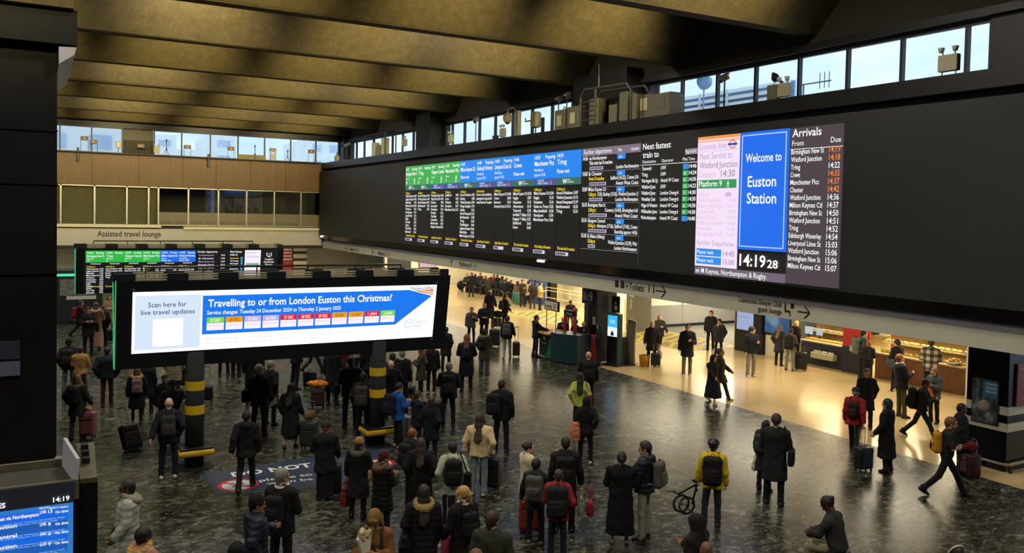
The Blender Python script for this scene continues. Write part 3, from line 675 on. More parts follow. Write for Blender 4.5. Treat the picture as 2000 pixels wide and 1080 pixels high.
w_ = [uv(807, 567), uv(846, 565), uv(845, 576)]
bbpoly('emblem', w_, G('f08030'), .026, scr)
for f_ in (.35, .7):
    a, b, c = [np.array(q) for q in w_]; p = b + (c - b) * f_; q = a + (c - a) * .08; bbpoly('emblem_track', [tuple(a + (b - a) * .25), tuple(p), tuple(p + (c - b) * .14)], WHT, .03, scr)
for px, py in ((261, 566), (853, 552), (843, 662)):
    p = uv(px, py); bbpoly('screen_screw', rect(p[0] - .02, p[1] - .02, p[0] + .02, p[1] + .02), M_alu, .012, bb)

rb = billboard('billboard', 'two-sided billboard behind the near one, showing train departures', 1.35, 9.1, 36.0, 2.42, 4.38, (3.0, 7.4))
for xp_ in (0,):
    def rq(name, x0, x1, z0, z1, m, off, parent=rb):
        mb = MB(); 
        for a in (1,): mb.prism([(x0, -.06 - .1727 * (z0 - 2.42) - off, z0), (x1, -.06 - .1727 * (z0 - 2.42) - off, z0), (x1, -.06 - .1727 * (z1 - 2.42) - off, z1), (x0, -.06 - .1727 * (z1 - 2.42) - off, z1)], (0, .02, 0))
        return mb.build(name, m, parent)
    def rt(s, x, z, cap, m, width=None, owner=None, align='L', bold=.01): text(s, (x, 36 - .06 - .1727 * (z - 2.42) - .03, z), (1, 0, 0), (0, -.1702, .985), cap, m, owner or rb, 'lettering', width, bold, align)
    rq('screen', 1.62, 8.85, 2.6, 4.1, G('101014'), .012)
    X0, CWR = 1.67, .655
    names = ['Birmingham New St', 'Tring', 'Glasgow Central', 'Manchester Picc', 'Milton Keynes Ctl', 'Edinburgh Waverley']
    for k in range(6):
        x = X0 + k * CWR; wdt = CWR
        p = rq('service_panel', x, x + wdt, 3.62, 4.07, G('2fb84a' if k < 4 else '1a70e8'), .018)
        rt(heads[k][0], x + .05, 3.96, .07, WHT, None, p); rt(heads[k][1] or 'On time', x + wdt - .04, 3.96, .07, WHT, .26, p, 'R'); rt(names[k], x + .05, 3.83, .08, WHT, min(.58, len(names[k]) * .045), p)
        rt(heads[k][3] or 'Please', x + .05, 3.74, .045, WHT, None, p); rt(heads[k][4], x + .05, 3.65, .06, WHT, None if k < 4 else .35, p)
        rt('Northwestern' if heads[k][5] == 'L' else 'AVANTI', x + .18, 3.55, .05, WHT, .34)
        rt('Calling at', x + .03, 3.44, .05, YEL, .3)
        for i, c in enumerate(calls[k]):
            rt(c, x + .03, 3.35 - i * .083, .055, WHT, min(.42, len(c) * .03)); rt('14:%02d' % (30 + 2 * i), x + wdt - .05, 3.35 - i * .083, .055, WHT, .12, None, 'R')
        rt(notes[k], x + .03, 2.67, .05, YEL, .5)
    xf = 5.63
    rt('Further departures', xf + .05, 3.98, .08, WHT, .75); rt('Next fastest', 6.93, 3.98, .08, WHT, .46); rt('train to', 6.93, 3.86, .08, WHT, .3)
    for i in range(9):
        rt(fd[i % 6][1], xf + .08, 3.85 - i * .13, .06, WHT if i % 2 else PUR, .6); rt(fd[i % 6][0], xf + .95, 3.85 - i * .13, .06, WHT, .15)
        if i < 8: rt(['Tamworth', 'Tring', 'Warrington', 'Watford Junc', 'Wembley Cent', 'Wigan', 'Willesden', 'Wolverhampton'][i], 6.93, 3.72 - i * .11, .06, YEL if i == 0 else WHT, .34); rq('platform_panel', 7.36, 7.44, 3.71 - i * .11, 3.79 - i * .11, G('40a8d8'), .018)
    p = rq('line_panel', 7.52, 8.16, 2.66, 4.08, G('f8f0fa'), .018); rt('Lioness line', 7.57, 3.95, .07, LIL, .4, p); rt('Watford Junction', 7.57, 3.78, .07, LIL, .52, p); rq('platform_bar', 7.57, 8.1, 3.45, 3.54, G('7ab8a0'), .022, p)
    rt("Tonight's", 8.5, 3.66, .07, WHT, .35, None, 'C'); rt('Caledonian', 8.5, 3.55, .07, WHT, .42, None, 'C'); rt('Sleeper', 8.5, 3.44, .07, WHT, .3, None, 'C')
    ig = MB()
    for a in range(20):
        t0, t1 = 2 * PI * a / 20, 2 * PI * (a + 1) / 20
        ig.add([(8.5 + r * math.cos(t), -.06 - .1727 * 1.45 - .03, 3.9 + r * math.sin(t)) for r, t in ((.11, t0), (.11, t1), (.085, t1), (.085, t0))], [(0, 1, 2, 3)])
    ig.build('symbol', WHT, rb); rt('i', 8.5, 3.85, .1, WHT, None, None, 'C', .03)

# ---------------------------------------------------------------- the near billboard seen from above, bottom left
kt = thing('billboard', 'two-sided billboard close below the camera with a blue list of train services', 'billboard', (0, 6.05, 0))
zt, zb, yf = 4.1, 1.9, 5.83
kdy = .22
m = MB(); m.prism([(-4.5, -.05, zb), (-4.5, .05, zb), (-4.5, kdy + .05, zt - .12), (-4.5, -kdy, zt - .12)], (4.74, 0, 0)); m.build('housing', mat('black billboard housing', '0c0e16', .5, var=.15, scale=2), kt)
m = MB(); m.span((-4.5, -kdy - .005, zt - .12), (.24, -kdy + .02, zt)); m.span((-4.5, kdy, zt - .12), (.24, kdy + .03, zt + .02)); m.build('rim', mat('olive metal rim', '6f6a55', .5, .3, var=.15), kt)
for a, b in ((-4.5, -1.3), (-1.28, -.28), (-.27, .23)): MB().span((a, -kdy + .02, zt - .1), (b, kdy, zt - .02)).build('lid', mat('dark olive lid', '2e2c24', .6, var=.3, scale=6), kt)
MB().prism([(.215, -kdy, zt - .02), (.225, -kdy, zt + .13), (.165, kdy, zt + .16), (.155, kdy, zt - .02)], (.02, 0, 0)).build('end_plate', mat('pale lit plate', 'b9b9c4', .4, var=.03), kt)
m = MB(); m.prism([(.245, -kdy, zt), (.245, kdy + .05, zt + .1), (.35, kdy + .05, zt + .1), (.34, -kdy, zt)], (0, 0, -.03)); m.build('end_cap_top', mat('olive grey cap', '57533f', .5, .3, var=.15), kt)
m = MB(); m.prism([(.245, -kdy, zt - .03), (.245, kdy + .05, zt + .07), (.245, .1, zb), (.245, -.05, zb)], (.1, 0, 0)); m.build('end_cap', M_black, kt)
for k in range(3): MB().span((.265, -.03 + k * .09, zt + .035 + k * .02), (.31, .02 + k * .09, zt + .075 + k * .02)).build('slot', M_black, kt)
MB().tube([(-2, 0, 0), (-2, 0, zb + .2)], .2, 16).build('pole', mat('charcoal pole', '35383b', .5, var=.1), kt, smooth=True)
KN = np.array((0, -.997, -.078)); KP = np.array((0, 6.05 - .05, zb)); KV = np.array((0, -(kdy - .05) / 2.08, 1.0)); KV /= np.linalg.norm(KV); KN = np.array((0, -KV[2], KV[1]))
def on_k(px, py):
    d = ray(px, py); return EYE + d * ((KP - EYE).dot(KN) / d.dot(KN))
def kuv(px, py): p = on_k(px, py); return p[0], (p[2] - zb) / KV[2]
def kpt(u, v, off): return np.array((u, 0, 0)) + KP + KV * v + KN * off
def kpoly(name, u0, v0, u1, v1, mm, off, parent):
    f = [kpt(u, v, off) for u, v in rect(u0, v0, u1, v1)]; b = [kpt(u, v, -.01) for u, v in rect(u0, v0, u1, v1)]
    mb = MB(); mb.add([tuple(p - np.array((0, 6.05, 0))) for p in f + b], [(0, 1, 2, 3)] + [(k, 4 + k, 4 + (k + 1) % 4, (k + 1) % 4) for k in range(4)])
    return mb.build(name, mm, parent)
ku1, kv1 = kuv(143, 980); _, kvt = kuv(143, 958)
hd = kpoly('header', -4.2, kv1, ku1 + .005, kvt + .06, G('15171f'), .006, kt)
ks = kpoly('screen', -4.2, .1, ku1, kv1, G('2a78c4'), .008, kt)
def ktx(s, px, py, cap, m=WHT, al='L', owner=None, w=None, bold=.01):
    u, v = kuv(px, py); text(s, kpt(u, v, .02), (1, 0, 0), KV, cap, m, owner or ks, 'lettering', w, bold, al)
ktx('ES', 11, 989, .03, al='R', owner=hd, bold=.03); ktx('14:19', 135.5, 974.5, .03, al='R', owner=hd, bold=.02)
for s, x in (('Operator', 77), ('Platform', 96)): ktx(s, x, 992, .012, w=.052)
ktx('Status', 133, 988, .012, al='R', w=.045)
rows = [(1003, 'Birmingham New Street via Northampton', 'LNR', '13', 997), (1027, 'Watford Junction', 'LNR', '8', 1020), (1046, 'Glasgow Central', 'AWC', '6', 1037), (1066, 'Watford Junction', 'LO', '9', 1057)]
for k, (py, s, op, pl, ps) in enumerate(rows):
    u, v = kuv(70, py + 17); kpoly('row_panel', -4.2, v, ku1 - .03, v + .075, G('1766dc' if k % 2 == 0 else '1d5cb4'), .012, ks)
    ktx(s, 33 if k else 76, py + (0 if k else 2), .022, al='R', w=.28 if k else .42, bold=.02)
    ktx(op, 78, py - 2, .018, w=.034, bold=.02); ktx(pl, 94, py - 3, .02, bold=.02); ktx('On time', 133, ps, .016, al='R', w=.07, bold=.02)
    for j in range(2): ktx('Calling at Watford Junction, Leighton Buzzard, Bletchley, Milton Keynes Central, Wolverton, Northampton, Rugby', 127 - j * 14, py + 5 + j * 6, .009, G('a8d0ff'), al='R', w=.75, bold=0)

cp_ = thing('column_panels', 'two pale lilac panels one above the other on the black left column', 'notice', (-.56, 19.99, 2.5)); m = MB(); MB().span((-.33, -.03, .12), (.3, 0, .5)).build('upper_panel', mat('dim lilac panel', '3c3a48', .3, var=.2), cp_); MB().span((-.33, -.03, -.22), (.3, 0, .08)).build('lower_panel', mat('lilac panel', '6a6880', .3, var=.1), cp_)  # two flat panels, the lower one paler
# ---------------------------------------------------------------- floor sticker, hatched floor areas
st = MB(); pts = [at(394, 926), at(421, 966), at(560, 960), at(706, 938), at(770, 876), at(735, 872), at(580, 897)]
STK = thing('floor_sticker', 'dark blue floor sticker with white DO NOT lettering and red prohibition signs', 'floor sign', (5.5, 18.3, 0))
d_ = np.array((5.5, 18.3, 0)); st.add([tuple(p - d_ + np.array((0, 0, .004))) for p in pts], [tuple(range(len(pts)))]); STB = st.build('sheet', mat('navy vinyl', '2c3a50', .35, var=.1), STK)
VW = mat('white vinyl', 'd8d8d4', .5, var=.03)
def ftext(s, p0, p1, cap, bold=.015):
    a, b = at(*p0, .008), at(*p1, .008); u = (b - a) / np.linalg.norm(b - a); text(s, a, u, (-u[1], u[0], 0), cap, VW, STK, 'lettering', np.linalg.norm(b - a), bold)
ftext('DO NOT', (455, 931), (612, 911), .30, .03); ftext('please to', (507, 941), (612, 928), .17, .02); ftext('when be', (521, 947), (612, 937), .17, .02)
for px, py, rr in ((465, 947, .42), (741, 905, .36)):
    c = at(px, py, .006) - d_; g = MB(); wv = MB()
    for a in range(28):
        t0, t1 = 2 * PI * a / 28, 2 * PI * (a + 1) / 28
        g.add([(c[0] + q * math.cos(t), c[1] + q * math.sin(t), .008) for q, t in ((rr, t0), (rr, t1), (rr * .78, t1), (rr * .78, t0))], [(3, 2, 1, 0)])
    for s_ in ((-.12, .08),):
        g.add([(c[0] - rr * .6, c[1] + rr * .5, .009), (c[0] - rr * .5, c[1] + rr * .62, .009), (c[0] + rr * .6, c[1] - rr * .5, .009), (c[0] + rr * .5, c[1] - rr * .62, .009)], [(3, 2, 1, 0)])
    wv.add([(c[0] + rr * .8 * math.cos(2 * PI * a / 24), c[1] + rr * .8 * math.sin(2 * PI * a / 24), .006) for a in range(24)], [tuple(range(24))])
    wv.build('disc', VW, STK); g.build('red_ring', mat('red vinyl', 'b8303a', .5, var=.05), STK)
    f_ = MB(); f_.box((c[0], c[1], .0075), (.3, .06, .001), .6); f_.box((c[0] + .08, c[1] - .1, .0075), (.25, .05, .001), -.5); f_.build('figure', BLK, STK)
YV = mat('yellow floor paint', 'c8ac2c', .5, var=.12, scale=5); GV = mat('grey floor paint', '7d7452', .5, var=.1)
def hatch(name, x0, y0, x1, y1, sl, n):
    base = MB().add([(x0, y0, .003), (x1, y0, .003), (x1, y1, .003), (x0, y1, .003)], [(0, 1, 2, 3)]); o = base.build(name, GV); o['kind'] = 'structure'
    s_ = MB(); wdt = .22
    for a, b in (((x0, y0), (x1, y0)), ((x0, y1), (x1, y1)), ((x0, y0), (x0, y1)), ((x1, y0), (x1, y1))):
        s_.span((min(a[0], b[0]) - .07, min(a[1], b[1]) - .07, .004), (max(a[0], b[0]) + .07, max(a[1], b[1]) + .07, .0055))
    k = 0
    L = (y1 - y0) + abs(sl)
    for i in range(n):
        yy = y0 - sl + (y1 - y0 + sl) * (i + .5) / n
        t0 = max(0, (y0 - yy) / sl); t1 = min(1, (y1 - yy) / sl)
        if t1 <= t0: continue
        s_.add([(x0 + (x1 - x0) * t0, yy + sl * t0, .005), (x0 + (x1 - x0) * t1, yy + sl * t1, .005), (x0 + (x1 - x0) * t1, yy + sl * t1 + wdt, .005), (x0 + (x1 - x0) * t0, yy + sl * t0 + wdt, .005)], [(0, 1, 2, 3)])
    s_.build('floor_stripe', YV, o)
hatch('floor_marking_platforms', 24.0, 36.6, 26.9, 43.2, 3.0, 13)
hatch('floor_marking_passage', 25.9, 28.2, 27.8, 34.0, 1.0, 11)
hatch('floor_marking_passage_near', 24.6, 28.2, 25.7, 34.0, 1.0, 9)

# ---------------------------------------------------------------- help desk, black column, totem and neighbours
struct('column_concourse', MB().span((19.4, 27.45, 0), (20.35, 28.35, 3.05)), M_black)
M_oak = mat('light oak desk top', 'b88f50', .45, var=.12, scale=8)
hdk = thing('help_desk', 'green information desk with an oak top and a sign on two posts', 'desk', (18.35, 29.0, 0), R(-4))
MB().rbox((0, 0, .5), (.75, 1.05, 1.0), .03).build('desk_body', mat('dark green desk panel', '16352a', .45, var=.1), hdk)
MB().prism([(-.385, -.53, 0.05), (-.385, -.1, .05), (-.385, -.53, .95)], (.01, 0, 0)).build('green_wedge', mat('bright green wedge', '2c7a3c', .45, var=.08), hdk)
MB().rbox((-.08, 0, 1.04), (1.1, 1.35, .09), .04).build('desk_top', M_oak, hdk)
MB().tube([(-.6, .5, .12), (-.6, -.5, .12)], .03, 8).build('foot_rail', M_alu, hdk)
for y_ in (.42, -.38): MB().tube([(-.1, y_, 1.08), (-.1, y_, 1.95)], .022, 8).build('sign_post', M_alu, hdk)
sg = MB().rbox((-.1, 0, 2.12), (.08, 1.25, .42), .03).build('sign_board', M_black, hdk); MB().rbox((-.143, 0, 2.12), (.01, 1.12, .33), .004).build('sign_face', mat('lit cream sign face', 'cfcbb0', .5, var=.03), sg)
text('Can we help?', (18.19, 29.5, 2.03), UB, VB, .13, mat('dark green ink', '1c3a2c', .6, var=0), sg, 'lettering', .62, .01); text('i', (18.19, 28.68, 2.02), UB, VB, .2, BLK, sg, 'lettering', None, .04)
text('W', (17.955, 29.12, .72), UB, VB, .16, VW, hdk, 'lettering', .2, .03); text('London Northwestern', (17.955, 29.25, .58), UB, VB, .05, VW, hdk, 'lettering', .4, .01)
dk = thing('help_desk', 'dark teal wedge shaped desk beside the green information desk', 'desk', (18.2, 27.6, 0))
tp = [(17.72, 28.2), (17.72, 27.72), (18.2, 27.0), (18.85, 27.02), (18.85, 28.3)]
MB().prism([(x - 18.2, y - 27.6, .06) for x, y in tp], (0, 0, 1.06)).build('desk_body', mat('dark teal desk panel', '12303a', .45, var=.12), dk)
MB().prism([(x - 18.2, y - 27.6, 1.12) for x, y in tp], (0, 0, .05)).build('desk_top', mat('dark teal worktop', '1a2c34', .4, var=.1), dk)
MB().prism([(x * .95 - .02, y * .95, 0) for x, y in [(a - 18.2, b - 27.6) for a, b in tp]], (0, 0, .08)).build('plinth', M_black, dk)
text('AVANTI', (17.93, 27.5, .75), Vector((.48, -.72, 0)).normalized(), VB, .06, VW, dk, 'lettering', .22); text('WEST COAST', (17.93, 27.5, .66), Vector((.48, -.72, 0)).normalized(), VB, .05, VW, dk, 'lettering', .35)
e_ = MB().prism([(-.06, -.32, .62), (.03, -.45, .62), (.0, -.4, .95)], (-.012, -.012, 0)); e_.build('emblem', mat('dull red emblem', '7a3038', .5, var=.05), dk)
fr = thing('sign_gantry', 'red two-post frame with a dark header on the desk', 'sign frame', (18.5, 28.0, 1.17))
for y_ in (.36, -.34): MB().rbox((0, y_, .42), (.1, .11, .84), .02).build('post', mat('red painted frame', 'a81c2c', .45, var=.08), fr)
hb = MB().rbox((0, 0, .75), (.12, .8, .2), .02).build('header', M_black, fr); MB().sphere((0, -.34, .9), .1, 8).build('lamp', mat('red lamp dome', 'c83038', .35, var=.05), fr, smooth=True)
text('Information', (18.43, 28.2, 1.87), UB, VB, .07, VW, hb, 'lettering', .42)
rd = thing('red_cabinet', 'red low cabinet at the right end of the help desk', 'cabinet', (19.1, 27.45, 0)); MB().rbox((0, 0, .52), (.42, .45, 1.04), .02).build('body', mat('red cabinet', '8e1a26', .45, var=.1), rd); MB().rbox((0, 0, 1.06), (.45, .48, .04), .01).build('top', mat('red cabinet top', 'a02430', .4, var=.05), rd)
for k, (dx, dy, s_) in enumerate(((-.1, .3, .12), (.1, -.1, .09), (-.25, -.35, .1))):
    tag(MB().lathe([(.035, 0), (.035, s_), (.02, s_ + .03)], (18.3 + dx, 29.0 + dy, 1.085), 10).build('cup', VW), ['tall white cup at the left end of the oak desk top', 'small white cup in the middle of the oak desk top', 'white cup at the right end of the oak desk top'][k], 'cup', 'cups on the help desk')
ls = thing('loop_sign', 'dark blue induction loop sign with white ear symbol on the black column', 'sign', (19.385, 28.1, 2.55))
MB().rbox((0, 0, 0), (.03, .8, .62), .01).build('plate', mat('navy sign plate', '1b2460', .45, var=.05), ls)
MB().span((-.022, .12, -.16), (-.016, .3, .16)).build('handset', VW, ls); MB().span((-.026, .15, -.1), (-.02, .27, -.06)).span((-.026, .15, -.0), (-.02, .27, .04)).span((-.026, .15, .09), (-.02, .27, .12)).build('handset_bar', mat('navy sign plate', '1b2460', .45, var=.05), ls); text('9', (19.365, 27.98, 2.38), UB, VB, .36, VW, ls, 'lettering', .24, .02); text('((', (19.365, 28.16, 2.42), UB, VB, .22, VW, ls, 'lettering', .14)
tag(MB().tube([(19.3, 28.0, 0), (19.3, 28.0, 2.25)], .02, 8).lathe([(.18, 0), (.18, .02), (.02, .03)], (19.3, 28.0, 0)).build('sign_post', M_alu), 'thin metal post in front of the black column under the ear sign', 'post')
nt = thing('notice', 'small white paper notice on the black column', 'notice', (19.38, 27.62, 1.62)); MB().rbox((0, 0, 0), (.012, .2, .3), .004).build('sheet', VW, nt); MB().span((-.009, -.07, -.08), (-.006, .07, -.05)).span((-.009, -.07, .0), (-.006, .07, .03)).span((-.009, -.07, .07), (-.006, .07, .1)).build('printed_line', BLK, nt)
tt = thing('information_totem', 'teal floor-standing totem with a blue and white touch screen', 'totem', (19.62, 26.55, 0), R(12))
MB().rbox((0, 0, 1.02), (.28, .56, 2.0), .03).build('body', mat('dark teal totem', '15403f', .4, var=.1), tt); MB().rbox((.25, -.02, .55), (.35, .5, 1.1), .03).build('rear_box', M_black, tt); MB().rbox((0, 0, .03), (.6, .75, .06), .02).build('base', M_black, tt)
MB().rbox((-.142, 0, .62), (.02, .5, 1.0), .01).build('lower_panel', M_black, tt)
sc_ = MB().span((-.15, -.24, 1.5), (-.14, .24, 1.95)).build('screen', G('38b4f0', 1.1), tt); MB().span((-.15, -.24, 1.14), (-.14, .24, 1.5)).build('screen_lower', G('e4f4ff', 1.1), sc_)
MB().span((-.154, -.08, 1.17), (-.15, .08, 1.27)).span((-.154, -.05, 1.27), (-.15, .05, 1.34)).build('symbol', G('102030'), sc_)
for z in (1.75, 1.7, 1.65): MB().span((-.154, -.13, z), (-.15, .13, z + .02)).build('text_line', G('c8f0ff'), sc_)
ps = thing('post_sign', 'dark blue poster sign on a thin post with round base', 'sign', (20.05, 27.1, 0)); MB().tube([(0, 0, 0), (0, 0, 2.1)], .02, 8).build('post', M_alu, ps); MB().lathe([(.24, 0), (.24, .02), (.03, .035)], (0, 0, 0), 20).build('base', M_black, ps)
pp = MB().rbox((0, 0, 2.3), (.03, .38, .62), .012, rz=R(12)).build('poster', mat('navy poster', '1a2238', .45, var=.1), ps); MB().span((-.03, -.12, 2.08), (-.022, .1, 2.25)).span((-.03, -.05, 2.3), (-.022, .05, 2.42)).build('symbol', VW, pp); MB().rbox((0, 0, 2.3), (.022, .43, .67), .012, rz=R(12)).build('poster_frame', M_alu, ps)
gp = thing('grey_board', 'tall grey curved board leaning beside the totem', 'board', (20.3, 26.45, 0)); m = MB()
m.prism([(0, -.27, 0), (0, .27, 0), (-.02, .27, .9), (.06, .25, 1.75), (.07, -.25, 1.72), (-.02, -.29, .9)], (.05, 0, 0)); m.build('sheet', mat('pale grey board', '9c9887', .5, var=.06), gp); MB().rbox((-.12, 0, .03), (.4, .6, .06), .02).build('foot', M_black, gp)
bk = thing('bucket', 'yellow bucket on the cream floor beside the grey board', 'bucket', (20.6, 25.95, 0)); MB().lathe([(.15, 0), (.2, .42), (.205, .43), (.19, .43), (.17, .1)], n=20).build('body', mat('yellow plastic', 'c9971c', .4, var=.08), bk, smooth=True); MB().sphere((0, 0, .37), .17, 8, sz=.5).build('contents', mat('brown cloth', '4a2a16', .9, var=.3), bk)
vm = thing('ticket_machine', 'tall grey machine block at the mouth of the passage', 'machine', (26.85, 34.35, 0)); MB().rbox((0, 0, 1.45), (1.0, .8, 2.9), .02).build('cabinet', mat('olive grey cabinet', '6b6656', .5, var=.08), vm)
MB().span((-.515, -.3, 1.7), (-.5, .1, 2.45)).build('display', mat('pale display', '9a9c88', .35, var=.5, scale=9), vm); MB().span((-.515, -.3, 2.5), (-.5, .3, 2.85)).build('lit_sign', G('c8d8b8', .7), vm); MB().span((-.515, -.15, 1.1), (-.5, .1, 1.6)).build('keypad', M_alu, vm)
MB().rbox((.56, .2, 1.3), (.1, .25, 2.3), .03).build('pipe_cover', M_grey, vm)
ws = thing('wet_floor_sign', 'yellow folding wet floor sign by the railings', 'sign', (26.9, 40.4, 0))
for s_ in (-1, 1): MB().prism([(.16 * s_, -.16, 0), (.16 * s_, .16, 0), (.02 * s_, .1, .68), (.02 * s_, -.1, .68)], (.015, 0, 0)).build('panel', mat('yellow plastic', 'c9971c', .4, var=.08), ws)
rl_ = thing('railing', 'cream painted railing in front of the lit passage wall', 'railing', (28.6, 42, 0))
for z in (.5, .95, 1.15): MB().tube([(0, -4.2, z), (0, 4.2, z)], .03, 8).build('rail', mat('cream railing paint', 'd0c088', .45, var=.05), rl_)
for y_ in np.linspace(-4.2, 4.2, 7): MB().tube([(0, y_, 0), (0, y_, 1.15)], .03, 8).build('post', mat('cream railing paint', 'd0c088', .45, var=.05), rl_)
for k in range(2):
    bm_ = thing('blue_machine', 'blue ticket machine, %s of the pair by the seats' % ('left' if k == 0 else 'right'), 'machine', (28.6 + .05 * k, 47.6 - .75 * k, 0), 0, 'blue machines by the seats')
    MB().rbox((0, 0, .8), (.6, .62, 1.6), .04).build('cabinet', mat('blue machine paint', '2c4f8c', .4, var=.1), bm_); MB().span((-.315, -.2, .95), (-.3, .2, 1.35)).build('screen', G('6c9ae0', .6), bm_); MB().span((-.31, -.25, .2), (-.3, .25, .7)).build('lower_door', mat('deep blue door', '1c3768', .4, var=.1), bm_)
tag(MB().span((29.2, 46.6, 0), (29.7, 47.1, 3.05)).build('dark_post', M_black), 'dark square post behind the blue ticket machines', 'post')
tag(MB().tube([(27.9, 27.95, .95), (33, 27.95, .95)], .03).tube([(27.9, 27.95, 0), (27.9, 27.95, .95)], .03).build('handrail', M_alu), 'metal handrail along the near side of the ramp', 'handrail')

# ---------------------------------------------------------------- ad screen and shop counters
ad = thing('ad_screen', 'tall floor-standing screen with a pale blue advert', 'screen', (26.98, 26.85, 0)); MB().rbox((.12, 0, 1.45), (.26, 1.5, 2.9), .02).build('housing', M_black, ad)
as_ = MB().span((-.02, -.3, .95), (-.01, .68, 2.85)).build('screen', G('a4b4dc', .85), ad); MB().span((-.026, -.05, 2.0), (-.02, .4, 2.16)).build('red_shape', G('c85a6c', .8), as_); MB().span((-.026, -.25, 1.75), (-.02, .5, 1.8)).span((-.026, -.2, 1.85), (-.02, .2, 1.98)).span((-.026, 0, 1.5), (-.02, .6, 1.53)).build('grey_shape', G('8c98b8', .8), as_); MB().span((-.026, .2, 2.66), (-.02, .6, 2.7)).build('caption_bar', G('6078b0', .8), as_)
MB().span((-.03, .76, .0), (.24, .8, 2.9)).build('edge', M_alu, ad)
def Ys(px, py=660): return on_x(px, py, 27.15)[1]
bp = thing('blue_poster', 'bright blue illuminated poster with a white splash by the bakery', 'poster', (27.14, Ys(1517), 0)); MB().span((0, -.75, .9), (.05, .72, 2.75)).build('frame', M_char, bp)
MB().span((-.012, -.68, 1.0), (0, .66, 2.7)).build('poster_sheet', node_mat('blue poster print', .4, lambda n, l, p: ramp(n, l, (lambda a: (setattr(a.inputs['Scale'], 'default_value', 1.3), a.outputs['Fac'])[1])(n.new('ShaderNodeTexNoise')), [(.35, '1c44a8'), (.55, '3c78d8'), (.65, '7cb0f0')])), bp)
sp_ = MB(); random.seed(3); pl_ = [(-.02, .35 * math.cos(a) * random.uniform(.6, 1.1), 2.1 + .32 * math.sin(a) * random.uniform(.6, 1.1)) for a in np.linspace(0, 2 * PI, 16)[:-1]]; sp_.prism(pl_, (.006, 0, 0)); sp_.build('white_splash', VW, bp)
lamp('shop_lamp', 'AREA', (28.4, 21.5, 2.95), 240, (1, .86, .55), 1.0, 5.0); lamp('shop_lamp', 'AREA', (28.4, 18.4, 2.95), 190, (1, .88, .6), 1.0, 3.0)
M_brass = mat('warm brown counter wood', '6e4526', .45, var=.2, scale=6)
def counter(name, label, ya, yb, base_m):
    t = thing(name, label, 'counter', (27.5, (ya + yb) / 2, 0)); L = abs(ya - yb)
    MB().rbox((.1, 0, .45), (.7, L, .9), .02).build('base', base_m, t); MB().span((-.2, -L / 2, 0), (.4, L / 2, .08)).build('plinth', M_grey, t)
    MB().rbox((.08, 0, .93), (.82, L, .06), .015).build('worktop', mat('pale worktop', 'b8aa88', .4, var=.06), t)
    for k, (x, z) in enumerate(((.28, 1.3), (.42, 1.62))): MB().span((x - .2, -L / 2 + .05, z), (x + .22, L / 2 - .05, z + .025)).build('shelf', mat('pale worktop', 'b8aa88', .4, var=.06), t)
    for y_ in np.linspace(-L / 2 + .05, L / 2 - .05, 3): MB().span((.0, y_ - .012, .95), (.62, y_ + .012, 1.9)).build('divider', glass_mat('display glass', (.95, .97, .95), .05), t)
    MB().span((.62, -L / 2, .95), (.66, L / 2, 2.0)).build('back_panel', mat('warm back panel', 'b99a5c', .5, var=.1), t)
    MB().tube([(.2, -L / 2 + .1, 1.93), (.2, L / 2 - .1, 1.93)], .02, 8).build('display_lamp', G('ffdf90', 2.5), t)
    return t
yA, yB = Ys(1562), Ys(1643); counter('bakery_counter', 'dark counter with lit pastry display behind the queue', yA, yB, mat('navy counter panel', '1d2130', .45, var=.1))
yC, yD = Ys(1707), Ys(1880, 700); counter('food_counter', 'brown wooden counter with food display beside the black pillar', yC, yD, M_brass)
for _lab, _ya, _yb in (('added glowing cream panel above the bakery display', yA, yB), ('added glowing cream panel above the brown food counter', yC, yC - 1.3)):
    mb_ = thing('added_glow_panel', _lab, 'sign', (29.2, (_ya + _yb) / 2, 2.45)); L = _ya - _yb; MB().rbox((0, 0, .25), (.06, L, .5), .01).build('board', M_char, mb_); MB().span((-.04, -L / 2 + .05, .03), (-.032, L / 2 - .05, .47)).build('face', G('f4e6b8', .9), mb_)  # glowing panels added to make the shop interior brighter
lamp('display_light', 'AREA', (27.55, (yA + yB) / 2, 1.9), 60, (1, .8, .4), .3, 2.4); lamp('display_light', 'AREA', (27.55, (yC + yD) / 2, 1.9), 55, (1, .86, .5), .3, 3.2)
rp = thing('red_poster', 'red shop poster panel with white shapes between the two counters', 'poster', (27.16, (Ys(1646) + Ys(1698)) / 2, 0)); L = Ys(1646) - Ys(1698)
MB().span((0, -L / 2, 1.0), (.06, L / 2, 2.85)).build('sheet', mat('red poster print', 'b42a2e', .45, var=.12, scale=2), rp); MB().rbox((.1, 0, .5), (.3, L, 1.0), .02).build('lower_panel', mat('navy counter panel', '1d2130', .45, var=.1), rp)
d2 = MB(); 
for cy, cz, r_ in ((.45, 2.3, .18), (-.2, 2.5, .1), (-.45, 2.0, .14)): d2.add([(-.006, cy + r_ * math.cos(2 * PI * a / 16), cz + r_ * math.sin(2 * PI * a / 16)) for a in range(16)], [tuple(range(16))])
d2.build('white_dot', VW, rp)
